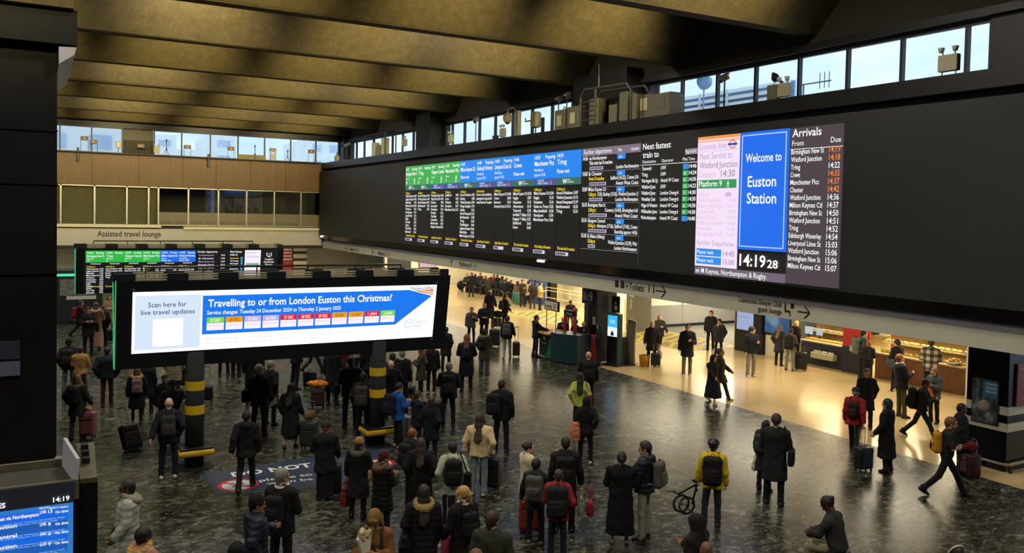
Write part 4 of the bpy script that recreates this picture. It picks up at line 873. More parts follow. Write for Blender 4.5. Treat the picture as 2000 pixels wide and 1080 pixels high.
# food: one of each kind, then copies
def food(name, mats_, shape):
    mb = MB(); shape(mb); return mb.build(name, mats_, smooth=True)
F_pas = food('pastry', mat('baked crust', 'c8842e', .55, var=.35, scale=30), lambda b: b.rbox((0, 0, .035), (.12, .16, .07), .03, seg=3))
F_roll = food('bread_roll', mat('pale crust', 'e0b860', .55, var=.3, scale=25), lambda b: b.sphere((0, 0, .04), .065, 6, sz=.65))
F_box = food('sandwich_box', mat('sandwich filling', 'b8983c', .5, var=.5, scale=20), lambda b: b.prism([(-.07, -.08, 0), (.07, -.08, 0), (-.07, -.08, .12)], (0, .16, 0)))
F_bot = food('bottle', mat('drink bottle', '5c6a50', .3, var=.5, scale=4), lambda b: b.lathe([(.03, 0), (.033, .14), (.012, .18), (.012, .22)], n=10))
def lay(src, n, y0, y1, x, z, label, cat, grp, jit=.01):
    for k in range(n):
        o = src if not src.get('label') else src.copy()
        if o is not src: C.objects.link(o)
        yy = y0 + (y1 - y0) * (k + .5) / n
        o.location = (x + random.uniform(-jit, jit), yy, z); o.rotation_euler = (0, 0, random.uniform(-.3, .3)); tag(o, label, cat, grp)
Z1, Z2, Z3 = .962, 1.327, 1.647
lay(F_pas, 16, yA - .1, yB + .1, 27.45, Z1, 'golden pastry in the front row of the bakery display', 'pastry', 'pastries in the front row')
lay(F_roll, 16, yA - .1, yB + .1, 27.64, Z1, 'pale bread roll in the second row of the bakery display', 'bread roll', 'rolls in the second row')
lay(F_pas, 14, yA - .1, yB + .1, 27.78, Z2, 'golden pastry on the middle shelf of the bakery display', 'pastry', 'pastries on the middle shelf')
lay(F_roll, 12, yA - .1, yB + .1, 27.92, Z3, 'pale bread roll on the top shelf of the bakery display', 'bread roll', 'rolls on the top shelf')
lay(F_box, 15, yC - .1, yD + .1, 27.45, Z1, 'wrapped sandwich in the front row of the brown counter', 'sandwich', 'sandwiches in the front row')
lay(F_roll, 16, yC - .1, yD + .1, 27.64, Z1, 'round roll behind the sandwiches on the brown counter', 'bread roll', 'rolls behind the sandwiches')
lay(F_box, 14, yC - .1, yD + .1, 27.78, Z2, 'wrapped sandwich on the middle shelf of the brown counter', 'sandwich', 'sandwiches on the middle shelf')
lay(F_bot, 18, yC - .1, yD + .1, 27.92, Z3, 'drinks bottle on the top shelf of the brown counter', 'bottle', 'bottles on the top shelf')
F_pkt = food('crisp_packet', mat('bright packet', 'b8542c', .35, var=.6, scale=9), lambda b: b.rbox((0, 0, .09), (.035, .13, .18), .015))
F_cup = food('yogurt_pot', mat('white pot', 'd4d0c0', .4, var=.3, scale=6), lambda b: b.lathe([(.03, 0), (.042, .09), (.044, .095)], n=12))
lay(F_pkt, 15, yA - .1, yB + .1, 27.8, Z3, 'bright packet standing on the top shelf of the bakery display', 'crisps', 'packets on the bakery top shelf')
lay(F_cup, 18, yA - .1, yB + .1, 27.62, Z2, 'white pot at the front of the bakery middle shelf', 'pot', 'pots on the bakery middle shelf')
lay(F_pkt, 17, yC - .1, yD + .1, 27.8, Z3, 'bright packet on the top shelf of the brown counter', 'crisps', 'packets on the brown counter top shelf')
lay(F_cup, 20, yC - .1, yD + .1, 27.62, Z2, 'white pot at the front of the middle shelf of the brown counter', 'pot', 'pots on the brown counter middle shelf')
bsk = thing('front_basket', 'pale basket of packets hung low on the front of the bakery counter', 'basket', (27.1, yB + .75, .32)); MB().rbox((0, 0, .12), (.28, 1.1, .24), .03).build('basket', mat('pale wire basket', 'a8a48c', .5, var=.3, scale=30), bsk); m = MB(); [m.rbox((random.uniform(-.06, .06), -.45 + .1 * k, .27), (.1, .08, .1), .02) for k in range(10)]; tag(m.build('wrapped_snacks', mat('pale wrapping', 'c4c8b0', .4, var=.5, scale=12), bsk), kind='stuff')
def bowl(label, x, y, z, col, r_=.2):
    t = thing('salad_bowl', label, 'bowl', (x, y, z)); MB().lathe([(r_ * .5, 0), (r_, .1), (r_ * .95, .1), (r_ * .4, .03)], n=18).build('bowl', VW, t, smooth=True)
    b = MB(); random.seed(int(y * 100))
    for k in range(26): a, q = random.uniform(0, 2 * PI), random.uniform(0, r_ * .8); b.sphere((q * math.cos(a), q * math.sin(a), .1 + random.uniform(0, .08)), .05, 4)
    tag(b.build('salad', mat('leaf ' + col, col, .6, var=.4, scale=20), t), kind='stuff')
bowl('bowl of yellow green leaves on the top shelf of the brown counter', 27.62, Ys(1848, 690), 1.99, 'a8b02c', .24); bowl('bowl of yellow leaves on top of the bakery display', 27.62, Ys(1612), 1.99, 'c8b020', .2); bowl('bowl of salad and fruit on the front of the brown counter', 27.3, Ys(1857, 720), .99, 'b08a3c', .24)
MB0 = MB().span((27.58, yC, 1.95), (27.95, yD, 1.99)); tag(MB0.build('display_top', mat('pale worktop', 'b8aa88', .4, var=.06)), 'pale top board of the brown food counter display', 'shelf'); tag(MB().span((27.58, yA, 1.95), (27.95, yB, 1.99)).build('display_top', mat('pale worktop', 'b8aa88', .4, var=.06)), 'pale top board of the bakery display', 'shelf')
# the kitchen wall behind the counters: shelf unit with equipment
for nm, ya, yb, lab in (('back_shelf', yA + .3, yB - .2, 'tall shelf unit on the kitchen wall behind the bakery counter'), ('back_shelf', yC + .2, yD, 'tall shelf unit on the kitchen wall behind the brown counter')):
    t = thing(nm, lab, 'shelf', (29.6, (ya + yb) / 2, 0)); L = ya - yb
    MB().span((.2, -L / 2, 0), (.3, L / 2, 3.0)).build('back', mat('warm cream tile', 'dccb9c', .5, var=.15, scale=12), t)
    for z in (1.2, 1.75, 2.3): MB().span((-.15, -L / 2, z), (.2, L / 2, z + .04)).build('shelf_board', M_alu, t)
random.seed(11)
for k in range(26):
    bak = k < 12; ya, yb = (yA, yB) if bak else (yC, yD); z = (1.24, 1.79, 2.34)[k % 3]; yy = random.uniform(yb + .1, ya - .1); c_ = ['1c1c20', '8a8676', 'c8c0a0', '3a3a3e', '9a7a3c'][k % 5]
    kk_ = k if bak else k - 12; nn_ = 12 if bak else 14; yy = yb + .2 + (ya - yb - .4) * (kk_ // 3 + .5) / (nn_ / 3 + .4)
    h = random.uniform(.2, .42); o = MB().rbox((0, 0, h / 2), (.26, random.uniform(.18, .34), h), .02).build('kitchen_box', mat('kitchen box ' + c_, c_, .5, var=.2, scale=15)); o.location = (29.55, yy, z)
    tag(o, ('box or appliance on the shelves behind the bakery counter' if bak else 'box or appliance on the shelves behind the brown counter'), 'box', 'boxes behind the bakery' if bak else 'boxes behind the brown counter')
till = thing('till', 'white till screens at the left end of the bakery counter', 'till', (27.5, yA - .25, .96)); MB().rbox((0, .1, .35), (.05, .38, .3), .015).build('screen', G('dfe6f0', .7), till); MB().tube([(0, .1, 0), (0, .1, .25)], .03).build('stand', M_char, till); MB().rbox((.1, -.35, .33), (.05, .3, .28), .015).build('second_screen', G('c8d8e8', .7), till); MB().tube([(.1, -.35, 0), (.1, -.35, .2)], .03).build('second_stand', M_char, till)
# pillar details: stripes, posters, bump rail
PL = thing('pillar_trim', 'cream stripes and steel bump rail around the black pillar', 'trim', (19.8, 11.4, 0))
for z, h in ((1.32, .2), (.93, .2)):
    MB().span((-.012, -.012, z), (.0, 1.01, z + h)).build('stripe', M_white, PL); MB().span((-.012, -.012, z), (3.5, 0, z + h)).build('stripe', M_white, PL)
MB().tube([(-.12, 1.01, .2), (-.12, -.05, .2), (-.05, -.12, .2), (3.5, -.12, .2)], .035, 8).build('bump_rail', mat('steel rail', '9a9890', .3, .8, var=.05), PL)
for p in ((-.12, .6), (.0, -.12), (1.2, -.12)): MB().span((p[0] - .03, p[1] - .03, 0), (p[0] + .03, p[1] + .03, .2)).build('rail_bracket', M_char, PL)
p1 = thing('film_poster', 'grey blue photographic poster on the hall side of the black pillar', 'poster', (19.8, 11.92, 1.05)); MB().rbox((-.03, 0, .52), (.05, .66, 1.08), .01).build('frame', M_char, p1)
MB().span((-.062, -.3, .02), (-.055, .3, 1.04)).build('sheet', node_mat('grey photo print', .35, lambda n, l, p: ramp(n, l, (lambda a: (setattr(a.inputs['Scale'], 'default_value', 4.0), a.outputs['Fac'])[1])(n.new('ShaderNodeTexNoise')), [(.3, '1c2022'), (.5, '4c5456'), (.7, '8a9294')])), p1)
MB().span((-.066, -.3, .62), (-.062, .05, 1.02)).build('blue_block', mat('dull blue print', '3c6a90', .4, var=.1), p1); MB().sphere((-.05, 0, .42), .14, 8).build('pale_disc', mat('pale print', '9c9a8c', .5, var=.3, scale=20), p1)
for z in (.92, .83, .74): MB().span((-.07, -.3, z), (-.066, -.02, z + .055)).build('text_line', mat('pale blue print', '86a8c0', .5, var=0), p1)
p2 = thing('red_notice', 'dark red notice on the camera side of the black pillar', 'notice', (20.55, 11.4, 1.5)); MB().rbox((0, -.03, .52), (1.0, .05, 1.0), .01).build('sheet', mat('dark red notice', '7a1c22', .4, var=.1), p2)
MB().span((-.4, -.06, .88), (-.25, -.056, .93)).span((-.15, -.06, .45), (.45, -.056, .5)).span((-.2, -.06, .33), (.45, -.056, .38)).span((-.25, -.06, .2), (.45, -.056, .25)).build('text_line', mat('pale red print', 'b08080', .5, var=0), p2)

# ---------------------------------------------------------------- far lounge and gate area
rs = thing('red_sign', 'red lit sign panel with white lines beside the far billboard', 'sign', (on_y(558, 500, 66)[0], 66, 0)); x0, x1 = on_y(548, 500, 66)[0] - rs.location[0], on_y(573, 500, 66)[0] - rs.location[0]
MB().span((x0, 0, .6), (x1, .08, 3.15)).build('panel', mat('red sign paint', 'b03038', .4, var=.06), rs)
for z in (2.6, 2.35, 2.1, 1.85): MB().span((x0 + .15, -.006, z), (x1 - .1, 0, z + .09)).build('text_line', VW, rs)
bs = thing('banded_panel', 'cream panel with two black bands right of the red sign', 'panel', (on_y(586, 500, 66)[0], 66, 0)); MB().span((-.6, 0, 0), (.55, .08, 3.15)).build('panel', M_cream, bs)
for z in (1.0, 1.75, 2.3): MB().span((-.6, -.006, z), (.55, 0, z + .22)).build('band', M_black, bs)
kk = thing('photo_booth', 'dark booth edged with teal light near the left column', 'booth', (1.75, 46.6, 0)); MB().rbox((0, .7, 1.3), (2.4, 1.4, 2.6), .04).build('cabin', mat('dark teal cabin', '1c2a2e', .5, var=.1), kk); MB().span((-1.0, -.02, 2.3), (.9, 0, 2.42)).span((-1.0, -.02, .9), (-.86, 0, 2.42)).build('teal_lamp', G('54dcb0', 1.1), kk); MB().span((-.7, -.02, 1.35), (.9, 0, 2.15)).build('picture', mat('grey booth picture', '767c78', .4, var=.5, scale=5), kk); MB().span((-.4, -.03, 1.15), (.9, -.01, 1.32)).build('slot_panel', VW, kk)
gt = thing('gate_counter', 'grey ticket gate counter far under the fascia', 'counter', (20.5, 66, 0)); MB().rbox((0, 0, .6), (2.2, .6, 1.2), .03).build('body', M_grey, gt); MB().span((-.35, -.32, .6), (.35, -.3, 1.1)).build('white_notice', VW, gt)
MB().rbox((3.6, 0, .55), (2.6, .6, 1.1), .03).build('second_body', M_grey, gt)
struct('door_1', MB().span((24.2, 62.85, 0), (26.2, 62.95, 2.4)), mat('dark grey door', '2e3032', .5, var=.1))
fp = thing('pink_screen', 'far pink and white lit poster behind the gate queue', 'poster', (27.6, 62.8, 1.3)); MB().rbox((0, 0, .6), (1.5, .08, 1.2), .02).build('frame', M_char, fp); MB().span((-.7, -.06, .05), (.7, -.045, 1.15)).build('sheet', G('f0c0cc', .8), fp); MB().span((-.5, -.066, .5), (.2, -.06, .9)).build('red_shape', G('c83048', .8), fp)
for px in (612, 650, 700): 
    pass

# ---------------------------------------------------------------- things standing on the ledges under the clerestory windows
struct('sill_back', MB().span((-3, YB - .62, 9.15), (18.0, YB - .02, 9.2)), M_char)
CRM = mat('cream enclosure', 'b8b090', .5, var=.1); OLV = mat('olive enclosure', '77735c', .5, var=.15); LWH = mat('lamp lens', 'd8d8cc', .3, var=.05)
def ledge_pt(px, py): return on_x(px, py, 19.2)
def twin(label, p, w=.34, leg=.25, up='right'):
    t = thing('twin_floodlight', label, 'floodlight', (p[0], p[1], 9.2), 0 if up == 'right' else PI / 2)
    MB().rbox((0, 0, leg + .2), (.16, w, .4), .02).build('battery_box', CRM, t)
    for s_ in (-1, 1):
        MB().tube([(0, s_ * w * .35, 0), (0, s_ * w * .35, leg)], .02, 6).build('leg', M_alu, t); MB().tube([(0, s_ * w * .3, leg + .4), (-.05, s_ * w * .34, leg + .5)], .015, 6).build('stalk', M_char, t)
        MB().lathe([(.05, 0), (.08, .1), (.075, .12)], (-.05, s_ * w * .36, leg + .46), 12).build('lamp_head', LWH, t, smooth=True)
    return t
def cctv(label, p, h, yaw, L=.42):
    t = thing('cctv_camera', label, 'camera', (p[0], p[1], 9.2)); MB().tube([(0, 0, 0), (0, 0, h)], .025, 8).build('pole', M_char, t)
    MB().box((0, 0, h + .08), (.14, L, .16), yaw, ry=0, rx=-.35).build('body', mat('grey camera housing', '7c7a70', .45, var=.1), t); d = Vector((math.sin(-yaw), math.cos(-yaw), 0)); MB().tube([d * L * .4 + Vector((0, 0, h + .02)), d * L * .58 + Vector((0, 0, h - .06))], .06, 10).build('lens', M_black, t); MB().box((0, 0, h + .18), (.18, L * 1.15, .02), yaw, rx=-.35).build('sun_shield', mat('grey camera housing', '7c7a70', .45, var=.1), t)
    return t
twin('cream twin floodlight alone in the right-hand clerestory window, far right', ledge_pt(1853, 140), .5, .25)
twin('cream twin floodlight in the clerestory window under the perched bird', ledge_pt(1531, 186), .42, .2)
p = ledge_pt(1518, 186); bi = thing('bird', 'black bird perched by the twin floodlight in the clerestory', 'bird', (p[0], p[1] + .1, 9.85)); m = MB(); m.sphere((0, 0, .16), .115, 8, sz=1.15); m.sphere((-.0, .07, .27), .06, 6); m.tube([(0, .11, .27), (0, .17, .25)], .018, 6, r2=.005); m.tube([(0, -.08, .12), (0, -.3, -.02)], .05, 6, r2=.03); m.tube([(0, .03, .08), (0, .03, -.02)], .012, 5); m.build('body', mat('black feathers', '101014', .7), bi, smooth=True)
tag(MB().rbox((p[0], p[1] + .15, 9.5), (.2, .35, .6), .02).build('junction_box', OLV), 'olive junction box below the perched bird', 'box')
cctv('camera on a slim pole in the window left of the bird', ledge_pt(1414, 205), 1.0, .4, .25)
for lab, px, w, h in (('large olive cabinet at the left edge of the louvred view', 1270, 1.0, .95), ('rounded olive cabinet beside the louvred view', 1303, 1.0, .9)):
    p = ledge_pt(px, 225); t = thing('equipment_cabinet', lab, 'cabinet', (p[0], p[1], 9.2)); MB().rbox((0, 0, h / 2), (.6, w, h), .06).build('cabinet', OLV, t); MB().span((-.31, -.2 * w, h * .4), (-.3, .22 * w, h * .85)).build('door_panel', mat('pale label plate', 'd8cf9c', .5, var=.05) if px == 1270 else OLV, t)
# steel cage with cabinets
p0, p1 = ledge_pt(1262, 230), ledge_pt(1162, 245); cg = thing('steel_cage', 'grey steel cage frame with ladder on the ledge between two window runs', 'frame', (18.8, (p0[1] + p1[1]) / 2, 9.2)); L = p1[1] - p0[1]
GS = mat('grey galvanised steel', '54544e', .45, .4, var=.15); m = MB()
for x in (-.3, .5):
    m.tube([(x, L / 2, 0), (x, L / 2, 1.15), (x, L / 2 - .25, 1.45), (x, -L / 2 + .25, 1.35), (x, -L / 2, 1.1), (x, -L / 2, 0)], .05, 6)
m.tube([(-.3, L / 2 - 1.0, 0), (-.3, L / 2 - 1.0, 1.4)], .05, 6); m.build('frame_tube', GS, cg)
for z in (.25, .6, .95): MB().tube([(-.3, L / 2, z), (-.3, L / 2 - 1.0, z)], .03, 6).build('rung', GS, cg)
MB().tube([(-.3, L / 2 - 1.2, 1.4), (-.3, L / 2 - 1.2, 2.3)], .025, 6).build('aerial', mat('pale aerial', '8c8a80', .4, var=.05), cg)
for k, (dy, w, h) in enumerate(((L / 2 - .5, .6, 1.1), (-.15, .5, .75), (-.8, .5, 1.15), (-1.4, .4, 1.0))):
    tag(MB().rbox((18.95, cg.location[1] + dy, 9.2 + h / 2), (.4, w, h), .04).build('equipment_cabinet', OLV), ['olive cabinet behind the ladder of the steel cage', 'low olive cabinet in the middle of the steel cage', 'tall olive cabinet in the middle of the steel cage', 'olive cabinet at the right end of the steel cage'][k], 'cabinet')
for lab, px, w, h in (('olive cabinet below the pair of cameras', 1102, .8, .95), ('olive cabinet stack right of the pair of cameras', 1128, .9, 1.0)):
    p = ledge_pt(px, 250); t = thing('equipment_cabinet', lab, 'cabinet', (p[0], p[1], 9.2)); MB().rbox((0, 0, h / 2), (.5, w, h), .05).build('cabinet', OLV, t); MB().span((-.26, -.15, h * .3), (-.25, .2, h * .75)).build('label_plate', mat('pale label plate', 'd8cf9c', .5, var=.05), t); MB().tube([(0, -w * .2, h), (.0, 0, h + .15), (0, w * .2, h)], .02, 6).build('cable_loop', M_char, t)
cctv('pale camera of the pair above the olive cabinets, left one', ledge_pt(1090, 252), 1.35, 2.2, .5); cctv('pale camera of the pair above the olive cabinets, right one', ledge_pt(1106, 250), 1.45, 2.2, .5)
cctv('grey camera on a pole alone in the second window run', ledge_pt(929, 275), 1.15, 2.4, .55)
twin('small cream twin floodlight at the left end of the second window run', ledge_pt(880, 284), .4, .3); twin('small cream twin floodlight left of the dome camera', ledge_pt(982, 268), .4, .2)
p = ledge_pt(1005, 262); dm = thing('dome_camera', 'cream dome camera hanging from a curved arm', 'camera', (p[0], p[1], 9.2)); MB().tube([(0, -.1, 0), (0, -.1, 1.3), (0, .2, 1.5), (0, .65, 1.45), (0, .7, 1.3)], .03, 8).build('arm', CRM, dm); MB().sphere((0, .7, 1.05), .22, 8, sz=1.2).build('dome', CRM, dm, smooth=True); MB().sphere((0, .7, .9), .14, 8).build('lens_dome', M_black, dm, smooth=True); MB().rbox((0, -.3, .65), (.2, .3, 1.3), .04).build('side_box', CRM, dm)
p = ledge_pt(1046, 258); sp = thing('horn_speaker', 'cream loudspeaker on a bracket right of the dome camera', 'speaker', (p[0], p[1], 9.2)); MB().rbox((0, 0, .75), (.35, .5, .7), .1).build('body', CRM, sp); MB().tube([(0, 0, 0), (0, 0, .4)], .03).build('post', M_char, sp); MB().tube([(0, .2, .75), (0, .9, .75), (0, .9, .9)], .03).build('bracket', M_char, sp); MB().rbox((0, -.6, .4), (.12, .14, .8), .02).build('small_post', M_char, sp)
tag(MB().rbox((19.2, ledge_pt(968, 270)[1], 9.36), (.2, .3, .32), .03).tube([(19.2, ledge_pt(968, 270)[1] - .4, 9.5), (19.2, ledge_pt(968, 270)[1] + .4, 9.5)], .015).build('aerial_box', M_char), 'small dark box with a crossbar on the ledge', 'box')
p = ledge_pt(740, 300); cf = thing('steel_cage', 'thin dark frame with cabinets at the far end of the ledge', 'frame', (p[0], p[1], 9.2)); m = MB()
for x in (-.3, .4):
    for y_ in (-1.9, 1.9): m.tube([(x, y_, 0), (x, y_, 1.5)], .04, 6)
    m.tube([(x, -1.9, 1.5), (x, 1.9, 1.5)], .04, 6)
for y_ in (-1.9, 1.9): m.tube([(-.3, y_, 1.5), (.4, y_, 1.5)], .04, 6)
m.build('frame_tube', M_char, cf)
for k, (dy, h) in enumerate(((.6, 1.0), (-.3, .8), (-1.1, 1.2))): tag(MB().rbox((p[0], p[1] + dy, 9.2 + h / 2), (.4, .5, h), .05).build('equipment_cabinet', [CRM, OLV, CRM][k]), ['cream cabinet at the left inside the thin dark frame', 'olive cabinet in the middle of the thin dark frame', 'cream cabinet at the right inside the thin dark frame'][k], 'cabinet')
twin('cream twin floodlight right of the thin dark frame', ledge_pt(790, 296), .5, .5); cctv('cream camera at the corner where the window walls meet', (19.0, 57.6), 1.1, 2.0, .7); tag(MB().lathe([(.16, 0), (.2, .4), (.05, .6), (.05, .75)], (18.9, 59.4, 9.2), 12).build('beacon', CRM, smooth=True), 'cream round beacon at the corner where the window walls meet', 'beacon')
# along the back windows
def back_pt(px): return on_y(px, 290, YB - .35)[0]
for px, zt_, lab in ((165, 10.05, 'first from the left, just left of the second mullion'), (183, 9.85, 'overlapping the second mullion'), (275, 9.75, 'in front of the louvred bay'), (366, 9.85, 'right of the tripod'), (451, 9.9, 'in front of the tower block'), (533, 9.95, 'above a small twin floodlight'), (608, 10.0, 'furthest right')):
    t = thing('heater_lamp', 'brown lamp board on two legs, ' + lab, 'lamp', (back_pt(px), YB - .35, 9.2)); h = zt_ - 9.2
    MB().rbox((0, 0, h), (.46, .1, .26), .02).build('board', mat('brown lamp board', '6b5238', .5, var=.35, scale=8), t); MB().sphere((0, -.06, h), .05, 6).build('bulb', G('ffd9a0', .7), t, smooth=True)
    for s_ in (-1, 1): MB().tube([(s_ * .21, 0, 0), (s_ * .21, 0, h)], .014, 6).build('leg', M_char, t)
for px, h, lab in ((325, .95, 'tripod in the third back window'), (498, .9, 'slim stand rising behind the beige sill block'), (562, .7, 'thin stand near the right end of the back windows')):
    t = thing('camera_tripod', 'black ' + lab, 'tripod', (back_pt(px), YB - .35, 9.2)); MB().tube([(0, 0, h * .35), (0, 0, h)], .025, 6).build('column', M_black, t); MB().rbox((0, 0, h + .06), (.1, .1, .14), .02).build('head', M_black, t)
    for a in range(3): MB().tube([(0, 0, h * .55), (.22 * math.cos(a * 2.1 + .5), .15 * math.sin(a * 2.1 + .5), 0)], .014, 6).build('leg', M_black, t)
p = back_pt(231); t = thing('lantern', 'cream lantern speaker on a stand at the end of the left back window', 'speaker', (p, YB - .35, 9.2)); MB().rbox((0, 0, .55), (.3, .2, .45), .06).build('body', CRM, t); MB().tube([(0, 0, 0), (0, 0, .35)], .02).build('post', M_char, t)
twin('tiny cream twin floodlight under a lamp board on the back sill', (back_pt(533), YB - .35), .34, .1, 'back'); twin('tiny cream twin floodlight left of the tripod', (back_pt(306), YB - .35), .36, .15, 'back')
tag(MB().rbox((back_pt(492), YB - .28, 9.37), (1.9, .3, .34), .02).build('sill_block', mat('beige block', '8c825c', .6, var=.08)), 'beige block along the bottom of a back window', 'block')
for px, lab in ((152, 'left'), (407, 'right')): tag(MB().rbox((on_y(px, 310, YB - .3)[0], YB - .35, 9.0), (.14, .2, .9), .03).build('wall_bracket', M_black), 'black vertical bracket over the oak band, the %s one' % lab, 'bracket')

# ---------------------------------------------------------------- outside the windows
PB = mat('hazy pale surface', 'f2f2ee', .6, var=.06, scale=.5); PBL = mat('pale louvre metal', 'f4f4f0', .5, var=.05); PBD = mat('blue grey louvre shade', '98b0d4', .6, var=.05)  # distance haze is put into the pale facade colours
lv = thing('louvre_screen', 'pale louvred plant screen on the roof outside the right windows', 'plant screen', (34, 30, 4.4)); y0, y1 = on_x(1540, 190, 34)[1] - 30, on_x(1230, 190, 34)[1] - 30; zl = on_x(1400, 178, 34)[2] - 4.4
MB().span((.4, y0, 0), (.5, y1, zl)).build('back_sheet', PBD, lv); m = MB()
for k in range(12): m.box((.1, (y0 + y1) / 2, zl - .12 - k * .36), (.05, y1 - y0, .24), ry=.5)
m.build('louvre', PBL, lv); m = MB()
for y_ in np.linspace(y0, y1, 7): m.span((-.05, y_ - .05, 0), (.05, y_ + .05, zl))
m.build('post', PBL, lv)
def ground_box(name, label, px0, px1, pyt, Y, m_, bands=0, dep=20):
    a, b = on_y(px0, pyt, Y), on_y(px1, pyt, Y); t = thing(name, label, 'building', ((a[0] + b[0]) / 2, Y, 0)); w_ = b[0] - a[0]; z = a[2]
    MB().span((-w_ / 2, 0, 0), (w_ / 2, dep, z)).build('wall', m_, t)
    if bands:
        m = MB(); n = int(w_ / 3.2)
        for f_ in range(bands):
            for k in range(n): m.span((-w_ / 2 + (k + .25) * w_ / n, -.15, z - 2.6 - f_ * 3.2), (-w_ / 2 + (k + .75) * w_ / n, 0, z - 1.2 - f_ * 3.2))
        m.build('window', mat('far window glass', 'c0cfe4', .3, var=.2, scale=.3), t)
    return t
ground_box('tower_block', 'pale hazy tower block right of the middle of the back windows', 412, 462, 262, 190, PB, 9); ground_box('tower_block', 'broad pale tower block at the right end of the back windows', 603, 668, 270, 170, PB, 9); ground_box('office_block', 'low pale glass office block behind the tripod', 300, 392, 289, 120, PBL, 4); ground_box('office_block', 'pale ribbed glass building filling the left back window', 60, 240, 232, 95, PBL, 8)
ground_box('tower_block', 'pale tower block behind the tripod in the third back window', 298, 345, 262, 210, PB, 8)
an = thing('aerial', 'thin comb aerial on the roof outside the right windows', 'aerial', (30, on_x(1590, 180, 30)[1], 3.4)); m = MB(); zt_ = on_x(1590, 162, 30)[2] - 3.4
m.tube([(0, .6, 0), (0, .6, zt_)], .04, 6); m.tube([(0, .7, zt_), (0, -.9, zt_)], .03, 6)
for y_ in (-.3, -.55, -.8): m.tube([(0, y_, zt_ - .3), (0, y_, zt_ + .4)], .02, 6)
m.build('mast', mat('aerial grey', '6a7484', .5), an)
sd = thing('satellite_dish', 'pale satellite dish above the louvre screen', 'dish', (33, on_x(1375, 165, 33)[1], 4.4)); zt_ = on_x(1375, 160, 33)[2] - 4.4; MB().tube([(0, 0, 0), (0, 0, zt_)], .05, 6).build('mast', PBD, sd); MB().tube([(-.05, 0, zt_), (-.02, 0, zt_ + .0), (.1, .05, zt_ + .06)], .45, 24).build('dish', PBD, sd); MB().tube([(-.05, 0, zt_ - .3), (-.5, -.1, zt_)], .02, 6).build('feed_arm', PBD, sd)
struct('ground_outside', MB().span((-200, 72.5, -.5), (300, 400, -.2)).span((44.5, -50, 4), (300, 72, 4.4)), PB)

